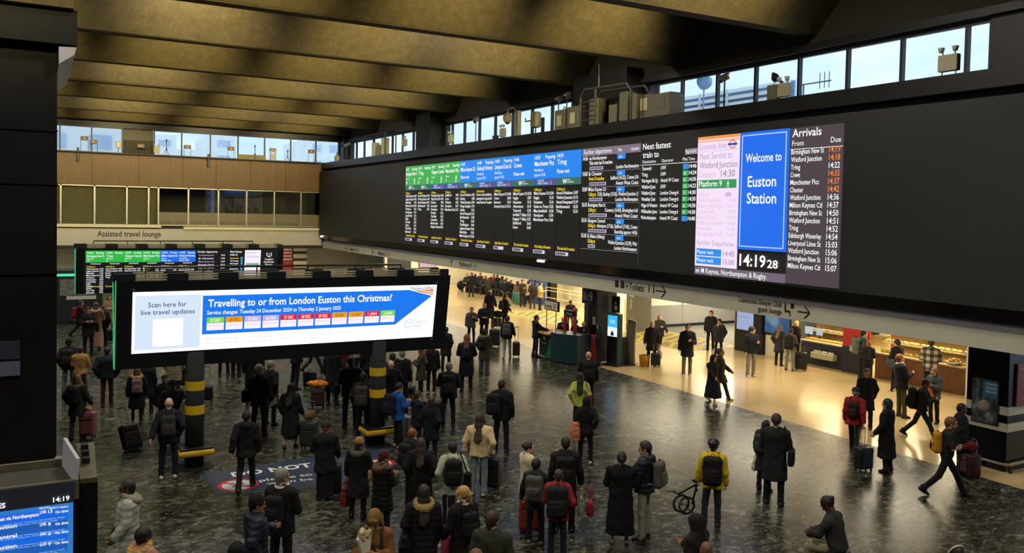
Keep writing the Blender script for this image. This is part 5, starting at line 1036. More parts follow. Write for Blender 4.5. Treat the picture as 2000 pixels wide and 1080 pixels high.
# ---------------------------------------------------------------- soft shapes: primitives blended into one skin
def _basis3(rot):
    return np.array(rot) if rot is not None else None
class Soft:
    def __init__(s): s.p = []
    def cone(s, a, b, ra, rb=None, k=.02, sub=False): s.p.append(('c', np.array(a, float), np.array(b, float), ra, ra if rb is None else rb, k, sub)); return s
    def ell(s, c, r, rot=None, k=.02, sub=False): s.p.append(('e', np.array(c, float), np.array(r, float), _basis3(rot), k, sub)); return s
    def loft(s, st, k=.02, pw=2.0): s.p.append(('l', np.array(sorted(st), float), k, pw)); return s
    def rbx(s, c, h, r, rot=None, k=.02, sub=False): s.p.append(('b', np.array(c, float), np.array(h, float), r, _basis3(rot), k, sub)); return s
    def tor(s, c, n, R_, r, k=.02): s.p.append(('t', np.array(c, float), np.array(n, float) / np.linalg.norm(n), R_, r, k)); return s
    def bounds(s, q):
        t = q[0]
        if t == 'c': m = max(q[3], q[4]); return np.minimum(q[1], q[2]) - m, np.maximum(q[1], q[2]) + m
        if t == 'e':
            m = q[2] if q[3] is None else np.sqrt(((q[3] * q[2][None]) ** 2).sum(1)); return q[1] - m, q[1] + m
        if t == 'l':
            st = q[1]; return np.array([(st[:, 1] - st[:, 3]).min(), (st[:, 2] - st[:, 4]).min(), st[0, 0]]), np.array([(st[:, 1] + st[:, 3]).max(), (st[:, 2] + st[:, 4]).max(), st[-1, 0]])
        if t == 'b':
            m = q[2] if q[4] is None else np.abs(q[4] * q[2][None]).sum(1); return q[1] - m, q[1] + m
        m = q[3] + q[4]; return q[1] - m, q[1] + m
    def ev(s, q, X, Y, Z):
        t = q[0]
        if t == 'c':
            a, b, ra, rb = q[1:5]; d = b - a; L = max(d.dot(d), 1e-9)
            px, py, pz = X - a[0], Y - a[1], Z - a[2]
            h = np.clip((px * d[0] + py * d[1] + pz * d[2]) / L, 0, 1)
            return np.sqrt((px - h * d[0]) ** 2 + (py - h * d[1]) ** 2 + (pz - h * d[2]) ** 2) - (ra + (rb - ra) * h)
        if t in 'eb':
            c, r = q[1], q[2]; px, py, pz = X - c[0], Y - c[1], Z - c[2]; M = q[3] if t == 'e' else q[4]
            if M is not None: px, py, pz = px * M[0, 0] + py * M[1, 0] + pz * M[2, 0], px * M[0, 1] + py * M[1, 1] + pz * M[2, 1], px * M[0, 2] + py * M[1, 2] + pz * M[2, 2]
            if t == 'e':
                k0 = np.sqrt((px / r[0]) ** 2 + (py / r[1]) ** 2 + (pz / r[2]) ** 2); k1 = np.sqrt((px / r[0] ** 2) ** 2 + (py / r[1] ** 2) ** 2 + (pz / r[2] ** 2) ** 2)
                return k0 * (k0 - 1) / np.maximum(k1, 1e-6)
            rr = q[3]; ax, ay, az = np.abs(px) - r[0] + rr, np.abs(py) - r[1] + rr, np.abs(pz) - r[2] + rr
            return np.sqrt(np.maximum(ax, 0) ** 2 + np.maximum(ay, 0) ** 2 + np.maximum(az, 0) ** 2) + np.minimum(np.maximum(ax, np.maximum(ay, az)), 0) - rr
        if t == 'l':
            st = q[1]; zz = np.clip(Z, st[0, 0], st[-1, 0]); cx, cy, rx, ry = [np.interp(zz, st[:, 0], st[:, j]) for j in (1, 2, 3, 4)]
            u, v = np.abs(X - cx) / rx, np.abs(Y - cy) / ry
            d = ((u ** q[3] + v ** q[3]) ** (1 / q[3]) - 1) * np.minimum(rx, ry)
            return np.maximum(d, np.maximum(st[0, 0] - Z, Z - st[-1, 0]))
        c, n, R_, r = q[1:5]; px, py, pz = X - c[0], Y - c[1], Z - c[2]; h = px * n[0] + py * n[1] + pz * n[2]
        w = np.sqrt(np.maximum(px ** 2 + py ** 2 + pz ** 2 - h ** 2, 0)); return np.sqrt((w - R_) ** 2 + h ** 2) - r
    def mesh(s, h, disp=None):
        bs = [s.bounds(q) for q in s.p if not (q[-1] is True)]
        lo = np.min([b[0] for b in bs], 0) - 3 * h; hi = np.max([b[1] for b in bs], 0) + 3 * h
        n = np.ceil((hi - lo) / h).astype(int) + 1
        ax = [lo[i] + h * np.arange(n[i]) for i in range(3)]
        D = np.full(n, .5)
        for q in s.p:
            sub = q[-1] is True; k = {'c': 5, 'e': 4, 'l': 2, 'b': 5, 't': 5}[q[0]]; k = q[k]
            b0, b1 = s.bounds(q); pad = k + 3 * h
            i0 = np.clip(((b0 - pad - lo) / h).astype(int), 0, n); i1 = np.clip(((b1 + pad - lo) / h).astype(int) + 2, 0, n)
            if (i1 <= i0).any(): continue
            X = ax[0][i0[0]:i1[0], None, None]; Y = ax[1][None, i0[1]:i1[1], None]; Z = ax[2][None, None, i0[2]:i1[2]]
            d = s.ev(q, X, Y, Z); sl = D[i0[0]:i1[0], i0[1]:i1[1], i0[2]:i1[2]]
            if sub:
                np.maximum(sl, -d, out=sl)
            else:
                e = np.maximum(k - np.abs(sl - d), 0) / k; sl[...] = np.minimum(sl, d) - e * e * k * .25
        if disp is not None: D += disp(ax[0][:, None, None], ax[1][None, :, None], ax[2][None, None, :])
        return _nets(D, lo, h)
_EC = [(0, 1), (2, 3), (4, 5), (6, 7), (0, 2), (1, 3), (4, 6), (5, 7), (0, 4), (1, 5), (2, 6), (3, 7)]
_CO = np.array([(i & 1, (i >> 1) & 1, (i >> 2) & 1) for i in range(8)])
def _nets(D, lo, h):
    Sg = D < 0
    c = np.zeros(tuple(np.array(D.shape) - 1), np.int8)
    for a, b, d in _CO: c += Sg[a:a + c.shape[0], b:b + c.shape[1], d:d + c.shape[2]]
    idx = np.argwhere((c > 0) & (c < 8))
    if not len(idx): return np.zeros((0, 3)), np.zeros((0, 4), int)
    V8 = np.stack([D[idx[:, 0] + a, idx[:, 1] + b, idx[:, 2] + d] for a, b, d in _CO], 1)
    P = np.zeros((len(idx), 3)); cnt = np.zeros(len(idx))
    for a, b in _EC:
        m = (V8[:, a] < 0) != (V8[:, b] < 0); t = np.where(m, V8[:, a] / np.where(m, V8[:, a] - V8[:, b], 1), 0)
        P += np.where(m[:, None], _CO[a] + (_CO[b] - _CO[a]) * t[:, None], 0); cnt += m
    P = lo + h * (idx + P / cnt[:, None])
    ID = np.full(c.shape, -1, np.int32); ID[tuple(idx.T)] = np.arange(len(idx))
    F = []
    for axn in range(3):
        o = [0, 0, 0]; o[axn] = 1
        A = Sg[:Sg.shape[0] - o[0], :Sg.shape[1] - o[1], :Sg.shape[2] - o[2]]; B = Sg[o[0]:, o[1]:, o[2]:]
        e = np.argwhere(A != B)
        u, v = (axn + 1) % 3, (axn + 2) % 3
        e = e[(e[:, u] > 0) & (e[:, v] > 0) & (e[:, u] < Sg.shape[u] - 1) & (e[:, v] < Sg.shape[v] - 1)]
        if not len(e): continue
        fl = A[tuple(e.T)]
        def cell(du, dv): q = e.copy(); q[:, u] -= du; q[:, v] -= dv; return ID[tuple(q.T)]
        q = np.stack([cell(1, 1), cell(0, 1), cell(0, 0), cell(1, 0)], 1); q[~fl] = q[~fl][:, ::-1]; F.append(q)
    return P, np.concatenate(F)
def mesh_from(name, parts, mats, matfn=None):
    """parts: list of (verts, quads, material index)"""
    me = bpy.data.meshes.new(name); V = []; Q = []; MI = []; o = 0
    for v, q, mi in parts:
        V.append(v); Q.append(q + o); MI.append(np.full(len(q), mi, np.int32)); o += len(v)
    V = np.concatenate(V); Q = np.concatenate(Q); MI = np.concatenate(MI)
    me.vertices.add(len(V)); me.vertices.foreach_set('co', V.astype(np.float32).ravel())
    me.loops.add(len(Q) * 4); me.loops.foreach_set('vertex_index', Q.astype(np.int32).ravel())
    me.polygons.add(len(Q)); me.polygons.foreach_set('loop_start', np.arange(0, len(Q) * 4, 4, dtype=np.int32))
    for m in mats: me.materials.append(m)
    if matfn is not None: MI = matfn(V[Q].mean(1), MI)
    me.polygons.foreach_set('material_index', MI.astype(np.int32)); me.polygons.foreach_set('use_smooth', np.ones(len(Q), bool))
    me.update(calc_edges=True); return me
def soft_obj(name, parts, mats, parent=None, matfn=None, loc=None, rz=0):
    o = bpy.data.objects.new(name, mesh_from(name, parts, mats, matfn)); C.objects.link(o)
    if parent: o.parent = parent
    if loc is not None: o.location = loc
    o.rotation_euler = (0, 0, rz); return o
def rotz(a): c, s = math.cos(a), math.sin(a); return np.array([[c, -s, 0], [s, c, 0], [0, 0, 1]])
def rotx(a): c, s = math.cos(a), math.sin(a); return np.array([[1, 0, 0], [0, c, -s], [0, s, c]])
def roty(a): c, s = math.cos(a), math.sin(a); return np.array([[c, 0, s], [0, 1, 0], [-s, 0, c]])

# ---------------------------------------------------------------- people
SKIN = {'l': 'c89a7c', 'm': 'a87454', 'd': '5c3a28', 'p': 'd8ac90'}
HAIRC = {'bk': '141110', 'br': '35231a', 'lb': '6a4a30', 'bl': 'b08c50', 'gy': '7a756c', 'rd': '7c4220', 'dk': '1e1713'}
def cloth(col, rough=.85): return mat('cloth ' + col + (' gloss' if rough < .6 else ''), col, rough, var=.16, scale=9, spec=.3)
def plaid(name, c1, c2):
    return node_mat(name, .85, lambda n, l, p: _plaid(n, l, c1, c2))
def _plaid(n, l, c1, c2):
    tc = n.new('ShaderNodeTexCoord'); sx = n.new('ShaderNodeSeparateXYZ'); l.new(tc.outputs['Object'], sx.inputs[0])
    outs = []
    for ax in ('X', 'Z'):
        m = n.new('ShaderNodeMath'); m.operation = 'MULTIPLY'; m.inputs[1].default_value = 4.5; l.new(sx.outputs[ax], m.inputs[0])
        f = n.new('ShaderNodeMath'); f.operation = 'FRACT'; l.new(m.outputs[0], f.inputs[0])
        g = n.new('ShaderNodeMath'); g.operation = 'GREATER_THAN'; g.inputs[1].default_value = .5; l.new(f.outputs[0], g.inputs[0]); outs.append(g.outputs[0])
    a = n.new('ShaderNodeMath'); a.operation = 'ADD'; l.new(outs[0], a.inputs[0]); l.new(outs[1], a.inputs[1])
    b = n.new('ShaderNodeMath'); b.operation = 'MULTIPLY'; b.inputs[1].default_value = .5; l.new(a.outputs[0], b.inputs[0])
    return ramp(n, l, b.outputs[0], [(.1, c1), (.5, '55524c'), (.9, c2)])
def stripes(name, c1, c2, f):
    def bld(n, l, p):
        tc = n.new('ShaderNodeTexCoord'); w = n.new('ShaderNodeTexWave'); w.bands_direction = 'Z'; w.inputs['Scale'].default_value = f; l.new(tc.outputs['Object'], w.inputs['Vector'])
        return ramp(n, l, w.outputs['Fac'], [(.35, c1), (.65, c2)])
    return node_mat(name, .85, bld)
# arm poses: (upper forward, upper out, fore forward, fore out) in degrees
ARM = {'down': (-4, 11, 14, 4), 'pocket': (-22, 20, 22, -18), 'phone': (18, 12, 108, -32), 'chest': (14, 14, 128, -35), 'swf': (28, 8, 52, -6), 'swb': (-32, 12, -8, 6), 'pull': (-24, 16, -34, 14), 'hold': (4, 14, 38, 6),
       'bag': (-4, 22, 62, -10), 'reach': (45, 10, 75, 0), 'fold': (12, 12, 80, -62), 'chin': (38, 8, 140, -22), 'back': (-34, 16, -20, -40), 'lap': (30, 14, 70, -30), 'strap': (10, 26, 140, -20), 'carry': (6, 16, 18, 8)}
TOPS = {  # thickness, hem, flare, quilt, wrinkle, sleeve
    'jk': (.044, .79, .02, 0, .005, 1), 'co': (.046, .52, .035, 0, .005, 1), 'lc': (.048, .27, .03, 0, .005, 1), 'pf': (.064, .80, .0, .010, .003, 1), 'pl': (.06, .50, .02, .009, .003, 1), 'hd': (.03, .84, .0, 0, .006, 1), 'ts': (.016, .86, .0, 0, .004, .45), 'fl': (.045, .82, .02, 0, .005, 1), 'dr': (.03, .10, .09, 0, .003, 1), 'pk': (.042, .60, .03, 0, .005, 1)}
_seed = [0]
def hand_parts(w, u, n, side, curl, s, res):
    """palm, four fingers, thumb from wrist w along u, palm facing n"""
    u = u / np.linalg.norm(u); n = n - u * n.dot(u); n /= np.linalg.norm(n); t = np.cross(u, n) * side
    M = np.stack([t, n, u], 1); q = Soft()
    q.cone(w - u * .03 * s, w + u * .015 * s, .026 * s, .026 * s, .012); q.rbx(w + u * .055 * s, np.array((.041, .015, .046)) * s, .014 * s, M, .014)
    for j, (off, L) in enumerate(((.030, .072), (.011, .082), (-.010, .077), (-.030, .060))):
        b = w + u * .092 * s + t * off * s; c = curl + .08 * j
        d1 = u * math.cos(c * .6) + n * math.sin(c * .6) + t * off * 1.2; d2 = u * math.cos(c * 1.6) + n * math.sin(c * 1.6); d3 = u * math.cos(c * 2.3) + n * math.sin(c * 2.3)
        p1 = b + d1 * L * .48 * s; p2 = p1 + d2 * L * .32 * s; p3 = p2 + d3 * L * .24 * s; r = (.0088 if j < 3 else .0078) * s
        q.cone(b - u * .02 * s, p1, r, r * .96, .006).cone(p1, p2, r * .96, r * .9, .004).cone(p2, p3, r * .9, r * .78, .004)
    b = w + u * .025 * s + t * .036 * s; p1 = b + (u * .6 + t * .62 + n * .35) * .042 * s; p2 = p1 + (u * .85 + t * .15 + n * .5) * .032 * s
    q.cone(w + u * .02 * s + t * .015 * s, b, .014 * s, .013 * s, .008).cone(b, p1, .0115 * s, .0105 * s, .006).cone(p1, p2, .0105 * s, .0085 * s, .004)
    return q.mesh(res)
def person(label, px, py, foot=None, h=1.72, f=0, hy=0, hp=0, pose='st', la='down', ra='down', top=('jk', '16171b'), leg='14151a', lw=1.12, shoe='141416', sole=None, hair=('short', 'br'), skin='l',
           hat=None, hood=None, scarf=None, w=1.0, lean=0, phase=1.0, hem=None, skirt=None, pos=None, seat=.47, open_=None, group=None, extra=None, tight=False):
    """stand a person so that the crown (px, py) or the foot (px, foot) meets the view; f: 0 back to the camera, 90 facing right, 180 facing the camera"""
    _seed[0] += 1; rnd = random.Random(_seed[0] * 13 + 5)
    if pos is None:
        if foot is not None:
            p = at(px, foot); hh = 1.72
            # own height from crown and foot
            lo, hi = 1.4, 2.05
            for _ in range(30):
                m_ = (lo + hi) / 2; v = MC @ (np.array((p[0], p[1], m_)) - EYE); yy = v[1] / v[2] * FPX + CYP
                if yy > py: lo = m_
                else: hi = m_
            h = min(max(lo, 1.52), 1.93)
        else: p = at(px, py, h if pose != 'sit' else h)
    else: p = np.array(pos)
    dist = math.hypot(p[0], p[1]); far = dist > 38
    res = .015 if dist < 17 else (.019 if dist < 24 else (.024 if dist < 34 else .034))
    hres = .0085 if dist < 20 else (.011 if dist < 30 else .018); fres = .0062 if dist < 18 else (.0085 if dist < 30 else .013)
    rayd = np.array((p[0], p[1])) / dist; rgt = np.array((rayd[1], -rayd[0])); a = R(f); dr = rayd * math.cos(a) + rgt * math.sin(a)
    rz = math.atan2(-dr[0], dr[1])
    sit = pose == 'sit'
    s = (h / 1.75) if not sit else 1.72 / 1.75
    lam = R(lean)
    # legs, pelvis at origin then lifted
    HZ = .93 * s
    def dirv(fw, out, side): fw, out = R(fw), R(out); return np.array((side * math.sin(out), math.sin(fw) * math.cos(out), -math.cos(fw) * math.cos(out)))
    legs = {}
    for side in (-1, 1):
        if sit: th, kb, ou = 84 + rnd.uniform(-5, 5), 84, 9
        elif pose == 'wk':
            if side * phase > 0: th, kb, ou = 27 * abs(phase), 8, 2
            else: th, kb, ou = -16 * abs(phase), 28 * abs(phase), 2
        elif pose == 'wide': th, kb, ou = (28, 6, 2) if side * phase > 0 else (-20, 24, 2)
        else: th, kb, ou = rnd.uniform(-3, 4), rnd.uniform(1, 6), (2 if tight else rnd.uniform(3, 6))
        hip = np.array((side * .088 * s, 0, 0)); kn = hip + dirv(th, ou, side) * .44 * s; an = kn + dirv(th - kb, ou * .3, side) * .41 * s
        legs[side] = [hip, kn, an, th - kb]
    low = min(l[2][2] for l in legs.values()); lift = (.075 * s - low) if not sit else seat + .07
    for l in legs.values():
        for j in range(3): l[j] = l[j] + np.array((0, 0, lift))
    pz = lift; Lz = lambda x, y, z: np.array((x, y + math.sin(lam) * (z - pz), pz + (z - pz) * math.cos(lam)))  # leaning torso
    T = lambda x, y, zr: Lz(x * s, y * s, pz + (zr - .93) * s)        # torso point at standing height zr of a 1.75 m body
    wd = w
    sh = {sd: T(sd * .172 * wd, -.012, 1.408) for sd in (-1, 1)}
    arms = {}
    if la == 'down' and ra == 'down' and pose == 'st' and rnd.random() < .55: la, ra = rnd.choice((('pocket', 'pocket'), ('fold', 'pocket'), ('pocket', 'down'), ('fold', 'fold'), ('down', 'phone')))
    for sd, ap in ((-1, la), (1, ra)):
        q = ARM[ap] if isinstance(ap, str) else ap
        ud = dirv(q[0], q[1] + rnd.uniform(-1, 3) + (8 * (wd - 1)), sd); fd_ = dirv(q[2], q[3], sd); el = sh[sd] + ud * .285 * s; wr = el + fd_ * .245 * s; arms[sd] = (sh[sd], el, wr, fd_, q)
    # ---- head
    HC = T(0, .012, 1.615) + np.array((0, .02 * abs(math.sin(lam)) + .01 * (hp > 10), 0)); HR = rotz(R(-hy)) @ rotx(R(-hp) - lam * .6); hs = s * 1.045
    hp_ = lambda x, y, z: HC + HR @ (np.array((x, y, z)) * hs)
    sk = mat('skin ' + skin, SKIN[skin], .55, var=.08, scale=20); lip = mat('lips ' + skin, {'l': 'a8645a', 'm': '8a4c40', 'd': '4a2620', 'p': 'b46c62'}[skin], .5, var=0); eye = mat('dark eye', '17110e', .3, var=0); hc = mat('hair ' + hair[1], HAIRC.get(hair[1], hair[1]), .6, var=.3, scale=40)
    q = Soft(); E_ = lambda c, r, k=.02, sub=False: q.ell(hp_(*c), np.array(r) * hs, HR, k, sub)
    E_((0, -.012, .03), (.077, .096, .095)); E_((0, .03, -.035), (.06, .066, .08), .03); E_((0, .064, -.092), (.028, .028, .024), .03); E_((0, .055, .03), (.062, .05, .05), .03)
    if dist < 45:
        q.cone(hp_(0, .092, .006), hp_(0, .116, -.03), .0085 * hs, .0145 * hs, .012); q.cone(hp_(-.036, .084, .024), hp_(.036, .084, .024), .012 * hs, .012 * hs, .014)
        for sd in (-1, 1):
            E_((sd * .034, .104, .004), (.018, .016, .011), .008, True); E_((sd * .032, .082, .004), (.013, .014, .012), .004); E_((sd * .079, -.008, -.008), (.011, .02, .032), .008)
        E_((0, .092, -.062), (.026, .012, .010), .008)
    q.cone(hp_(0, -.012, -.07), T(0, -.025, 1.43), .052 * hs, .062 * hs, .03); 
    if sit or far: pass
    hv, hq = q.mesh(hres)
    def head_mats(Cn, MI):
        L_ = (Cn - HC) @ HR / hs
        m = MI.copy(); near_ = MI == 0
        if dist < 45:
            for sd in (-1, 1): m[near_ & (np.abs(L_[:, 0] - sd * .032) < .012) & (np.abs(L_[:, 2] - .003) < .0075) & (L_[:, 1] > .07)] = 1
            for sd in (-1, 1): m[near_ & (np.abs(L_[:, 0] - sd * .034) < .02) & (np.abs(L_[:, 2] - .03) < .006) & (L_[:, 1] > .075)] = 3
            m[near_ & (np.abs(L_[:, 0]) < .025) & (np.abs(L_[:, 2] + .062) < .009) & (L_[:, 1] > .08)] = 2
        if hair[0] == 'stubble' : m[near_ & (L_[:, 2] < -.05) & (L_[:, 1] > .0) & (L_[:, 2] > -.125) & (m == 0)] = 3
        return m
    parts = [(hv, hq, 0)]
    # ---- bare body under the clothes
    q = Soft(); q.loft([(pz - .1 * s, 0, 0, .13 * s, .1 * s)] + [(T(0, 0, z)[2], 0, T(0, y, z)[1], rx * s * wd, ry * s) for z, y, rx, ry in ((.93, 0, .145, .105), (1.08, .0, .125, .095), (1.3, -.005, .15, .105), (1.42, -.015, .12, .075))], .04)
    for sd in (-1, 1):
        S_, el, wr, fd_, aq = arms[sd]; q.cone(S_, el, .042 * s, .036 * s, .03).cone(el, wr, .036 * s, .026 * s, .015)
        hip, kn, an, _ = legs[sd]; q.cone(hip, kn, .06 * s, .045 * s, .03).cone(kn, an, .042 * s, .032 * s, .015)
    bare = top[0] == 'ts'
    parts.append(q.mesh(.016 if bare else .028) + (0,))
    for sd in (-1, 1):
        S_, el, wr, fd_, aq = arms[sd]; nrm = np.array((-sd, 0.0, 0.0)) if abs(fd_[0]) < .8 else np.array((0, -1.0, 0)); 
        if fd_[2] > -.2: nrm = np.array((-sd * .7, -.5, .5))
        curl = .55 if aq[2] < 60 else .85
        if not far: parts.append(hand_parts(wr, fd_, nrm, sd, curl, s, fres) + (0,))
        else: parts.append(Soft().cone(wr, wr + fd_ * .1, .03, .035, .02).cone(wr + fd_ * .09, wr + fd_ * .17, .03, .018, .02).cone(wr + fd_ * .03, wr + fd_ * .08 + np.array((0, .03, 0)), .014, .012, .01).mesh(.016) + (0,))
    root = soft_obj('person', parts, [sk, eye, lip, hc], None, head_mats, (p[0], p[1], 0), rz)
    tag(root, label, 'person', group)
    pr = [rnd.uniform(0, 6) for _ in range(6)]
    def wrinkle(amp):
        return lambda x, y, z: amp * (np.sin(22 * z + 9 * x + pr[0]) * np.sin(15 * x + 11 * y + pr[1]) + .7 * np.sin(37 * z - 16 * y + pr[2]) * np.sin(21 * x + pr[3]))
    # ---- trousers / skirt
    tk = TOPS[top[0]]; hemz = (hem if hem is not None else tk[1]) * s
    if skirt != 'long' and not (hemz < .2):
        lm = leg if (leg == 'skin' or not isinstance(leg, str)) else cloth(leg); q = Soft()
        bare_leg = leg == 'skin'
        for sd in (-1, 1):
            hip, kn, an, _ = legs[sd]; q.cone(hip - np.array((0, 0, .02)), kn, .084 * s, .062 * s * lw ** .7, .03).cone(kn, an + np.array((0, 0, .0)), .06 * s * lw ** .8, .052 * s * lw, .02)
            if lw > .85: q.cone(an + np.array((0, 0, .03)), an - np.array((0, -.012, .03)) * s, .053 * s * lw, .055 * s * lw, .02)
        q.loft([(pz - .06 * s, 0, 0, .13 * s, .11 * s), (pz + .06 * s, 0, 0, .148 * s * wd, .118 * s), (pz + .16 * s, 0, 0, .138 * s * wd, .11 * s)], .05)
        if not (sit and far): pass
        o = soft_obj('trousers', [q.mesh(res, wrinkle(.003)) + (0,)], [sk if bare_leg else lm], root)
    if skirt and skirt != 'long':
        sc, zl = skirt; q = Soft(); yy = (legs[1][1][1] + legs[-1][1][1]) / 2
        q.loft([(zl * s, 0, yy * .9, .19 * s, .15 * s + abs(legs[1][1][1] - legs[-1][1][1]) * .4), (pz - .1 * s, 0, yy * .3, .17 * s, .13 * s), (pz + .12 * s, 0, 0, .14 * s * wd, .11 * s)], .02); soft_obj('skirt', [q.mesh(res, wrinkle(.005)) + (0,)], [cloth(sc)], root)
    # ---- shoes
    q = Soft()
    for sd in (-1, 1):
        hip, kn, an, sa = legs[sd]; tilt_ = min(0, sa * .6) if pose in ('wk', 'wide') else 0
        M = rotz(R(-sd * 8)) @ rotx(R(tilt_)); g = lambda x, y, z: an + M @ (np.array((x, y, z)) * s)
        q.cone(g(0, -.045, -.035), g(0, .07, -.04), .042 * s, .043 * s, .02).cone(g(0, .06, -.045), g(0, .145, -.052), .042 * s, .027 * s, .02).cone(g(0, -.02, .0), g(0, -.01, .02), .043 * s, .04 * s, .03)
    an0 = {sd: legs[sd][2] for sd in (-1, 1)}
    soft_obj('shoes', [q.mesh(min(res, .016) if not far else .024) + (0,)], [mat('shoe ' + shoe, shoe, .5, var=.1), mat('sole ' + (sole or shoe), sole or shoe, .6, var=.05)], root,
             (lambda Cn, MI: np.where((Cn[:, 2] - np.where(Cn[:, 0] > 0, an0[1][2], an0[-1][2])) < -.058 * s, 1, 0)) if sole else None)
    # ---- upper garment
    th, _, fl, qu, wr_, slv = tk; tm = top[1] if not isinstance(top[1], str) else cloth(top[1], .5 if len(top) > 2 and top[2] == 'gloss' else .85)
    q = Soft(); st = []
    for z, y, rx, ry in ((.93, 0, .155, .115), (1.06, .004, .142, .108), (1.2, .004, .158, .118), (1.32, -.002, .168, .122), (1.385, -.012, .152, .110), (1.435, -.018, .115, .086), (1.475, -.02, .075, .068)):
        if top[0] in ('co', 'lc', 'pk', 'pl', 'jk') and z < 1.25: rx = max(rx, .156 + (1.2 - z) * .03); ry = max(ry, .118)
        c = T(0, y, z); st.append((c[2], 0, c[1], rx * s * wd + th * .8, ry * s * (.6 + .4 * wd) + th * .8))
    hz = hemz if not sit else max(hemz - .5 * s, pz - .12 * s)
    if hz < st[0][0] - .03:
        kn_y = [legs[sd][1][1] for sd in (-1, 1)]; spread = max(kn_y) - min(kn_y); my = (max(kn_y) + min(kn_y)) / 2
        for fr in (.35, .7, 1.0):
            zz = st[0][0] + (hz - st[0][0]) * fr if len(st) == 7 else z0 + (hz - z0) * fr
            if fr == .35: z0 = st[0][0]
            zz = z0 + (hz - z0) * fr; dep = (z0 - zz) / (.44 * s); dep = min(dep, 1.6)
            st.append((zz, 0, my * min(dep, 1) * .9, .155 * s * wd + th * .8 + fl * dep + .012, .125 * s + th * .8 + fl * dep * .8 + spread * .42 * min(dep, 1.2)))
    q.loft(st, .03, 2.2)
    for sd in (-1, 1):
        S_, el, wr2, fd_, aq = arms[sd]; at_ = th * .62; S2 = S_ + np.array((sd * .004, 0, -.012)) * s; q.cone(T(sd * .05, -.025, 1.465), S2, .05 * s + at_ * .5, .052 * s + at_, .05)
        if slv < 1:
            q.cone(S2, S_ + (el - S_) * .85, .056 * s + at_, .05 * s + at_, .03)
        else:
            q.cone(S2, el, .057 * s + at_, .047 * s + at_, .024).cone(el, wr2 - fd_ * .012, .047 * s + at_, .037 * s + at_ * .9, .016)
    nk = HC + HR @ np.array((0, -.012, -.125)) * hs
    if top[0] != 'ts': q.tor(T(0, -.022, 1.475), (0, -.2, 1), .066 * s, .020 + th * .25, .02)
    if hood == 'down': q.ell(T(0, -.115, 1.455), np.array((.125, .07, .075)) * s, rotx(-.5), .03).ell(T(0, -.03, 1.48), np.array((.115, .105, .05)) * s, rotx(-.3), .03)
    if qu: dsp = lambda x, y, z: wrinkle(wr_)(x, y, z) - qu * (np.abs(np.sin((z + .06 * np.abs(x)) * PI / (.082 if top[0] == 'pf' else .095))) - .5)
    else: dsp = wrinkle(wr_)
    soft_obj({'jk': 'jacket', 'co': 'coat', 'lc': 'long_coat', 'pf': 'puffer_jacket', 'pl': 'long_puffer_coat', 'hd': 'hooded_top', 'ts': 't_shirt', 'fl': 'fleece', 'dr': 'robe', 'pk': 'parka'}[top[0]], [q.mesh(res, dsp) + (0,)], [tm], root)
    if open_:   # a lighter shirt front between open lapels
        q = Soft(); q.ell(T(0, .105 + th * .6, 1.36), np.array((.026, .03, .10)) * s, rotx(-lam), .02); soft_obj('shirt', [q.mesh(.014) + (0,)], [cloth(open_)], root)
    if scarf: q = Soft(); q.tor(T(0, -.012, 1.49), (0, -.25, 1), .075 * s, .036 * s, .02).cone(T(.03, .085, 1.46), T(.05, .14, 1.3), .035 * s, .03 * s, .03); soft_obj('scarf', [q.mesh(.013, wrinkle(.006)) + (0,)], [cloth(scarf)], root)
    if hood and hood.startswith('fur'):
        fc = hood[3:] or '7c6242'; q = Soft(); q.tor(T(0, -.055, 1.475), (0, -.45, 1), .125 * s, .048 * s, .02).ell(T(0, -.13, 1.43), np.array((.11, .06, .08)) * s, rotx(-.5), .03)
        fz = lambda x, y, z: .007 * (np.sin(95 * x + 40 * z) * np.sin(88 * y + 31 * x) + .6 * np.sin(150 * z + 60 * y))
        soft_obj('fur_hood', [q.mesh(.0105 if dist < 26 else .016, fz) + (0,)], [mat('fur ' + fc, fc, .95, var=.4, scale=60)], root)
    if hood and hood.startswith('up'):
        q = Soft(); q.ell(hp_(0, -.018, .022), np.array((.105, .125, .125)) * hs, HR, .02).cone(hp_(0, -.03, -.05), T(0, -.03, 1.42), .1 * s, .125 * s, .04).ell(hp_(0, .15, -.02), np.array((.066, .1, .088)) * hs, HR, .01, True)
        soft_obj('hood', [q.mesh(.012 if dist < 26 else .018, wrinkle(.004)) + (0,)], [cloth(hood[2:] or '17171a')], root)
    # ---- hair and hats
    def hobj(name, q, m, amp=.0, rs=None): return soft_obj(name, [q.mesh(rs or (hres * 1.15), (lambda x, y, z: amp * np.sin(120 * x + 20 * z) * np.sin(100 * y + 30 * z)) if amp else None) + (0,)], [m], root)
    st_ = hair[0]
    if st_ in ('short', 'long', 'bun', 'pony', 'bob', 'curly', 'stubble', 'crop') and not (hood and hood.startswith('up')):
        q = Soft(); g = .012 if st_ != 'crop' else .006; vol = {'curly': .022}.get(st_, g)
        q.ell(hp_(0, -.016, .036), np.array((.078 + vol, .097 + vol, .094 + vol)) * hs, HR, .02)
        if st_ in ('short', 'curly', 'crop', 'stubble'): q.cone(hp_(0, -.075, .0), hp_(0, -.07, -.06), .045 * hs, .035 * hs, .03)
        if st_ == 'bob':
            q.ell(hp_(0, -.045, -.04), np.array((.098, .075, .11)) * hs, HR, .03)
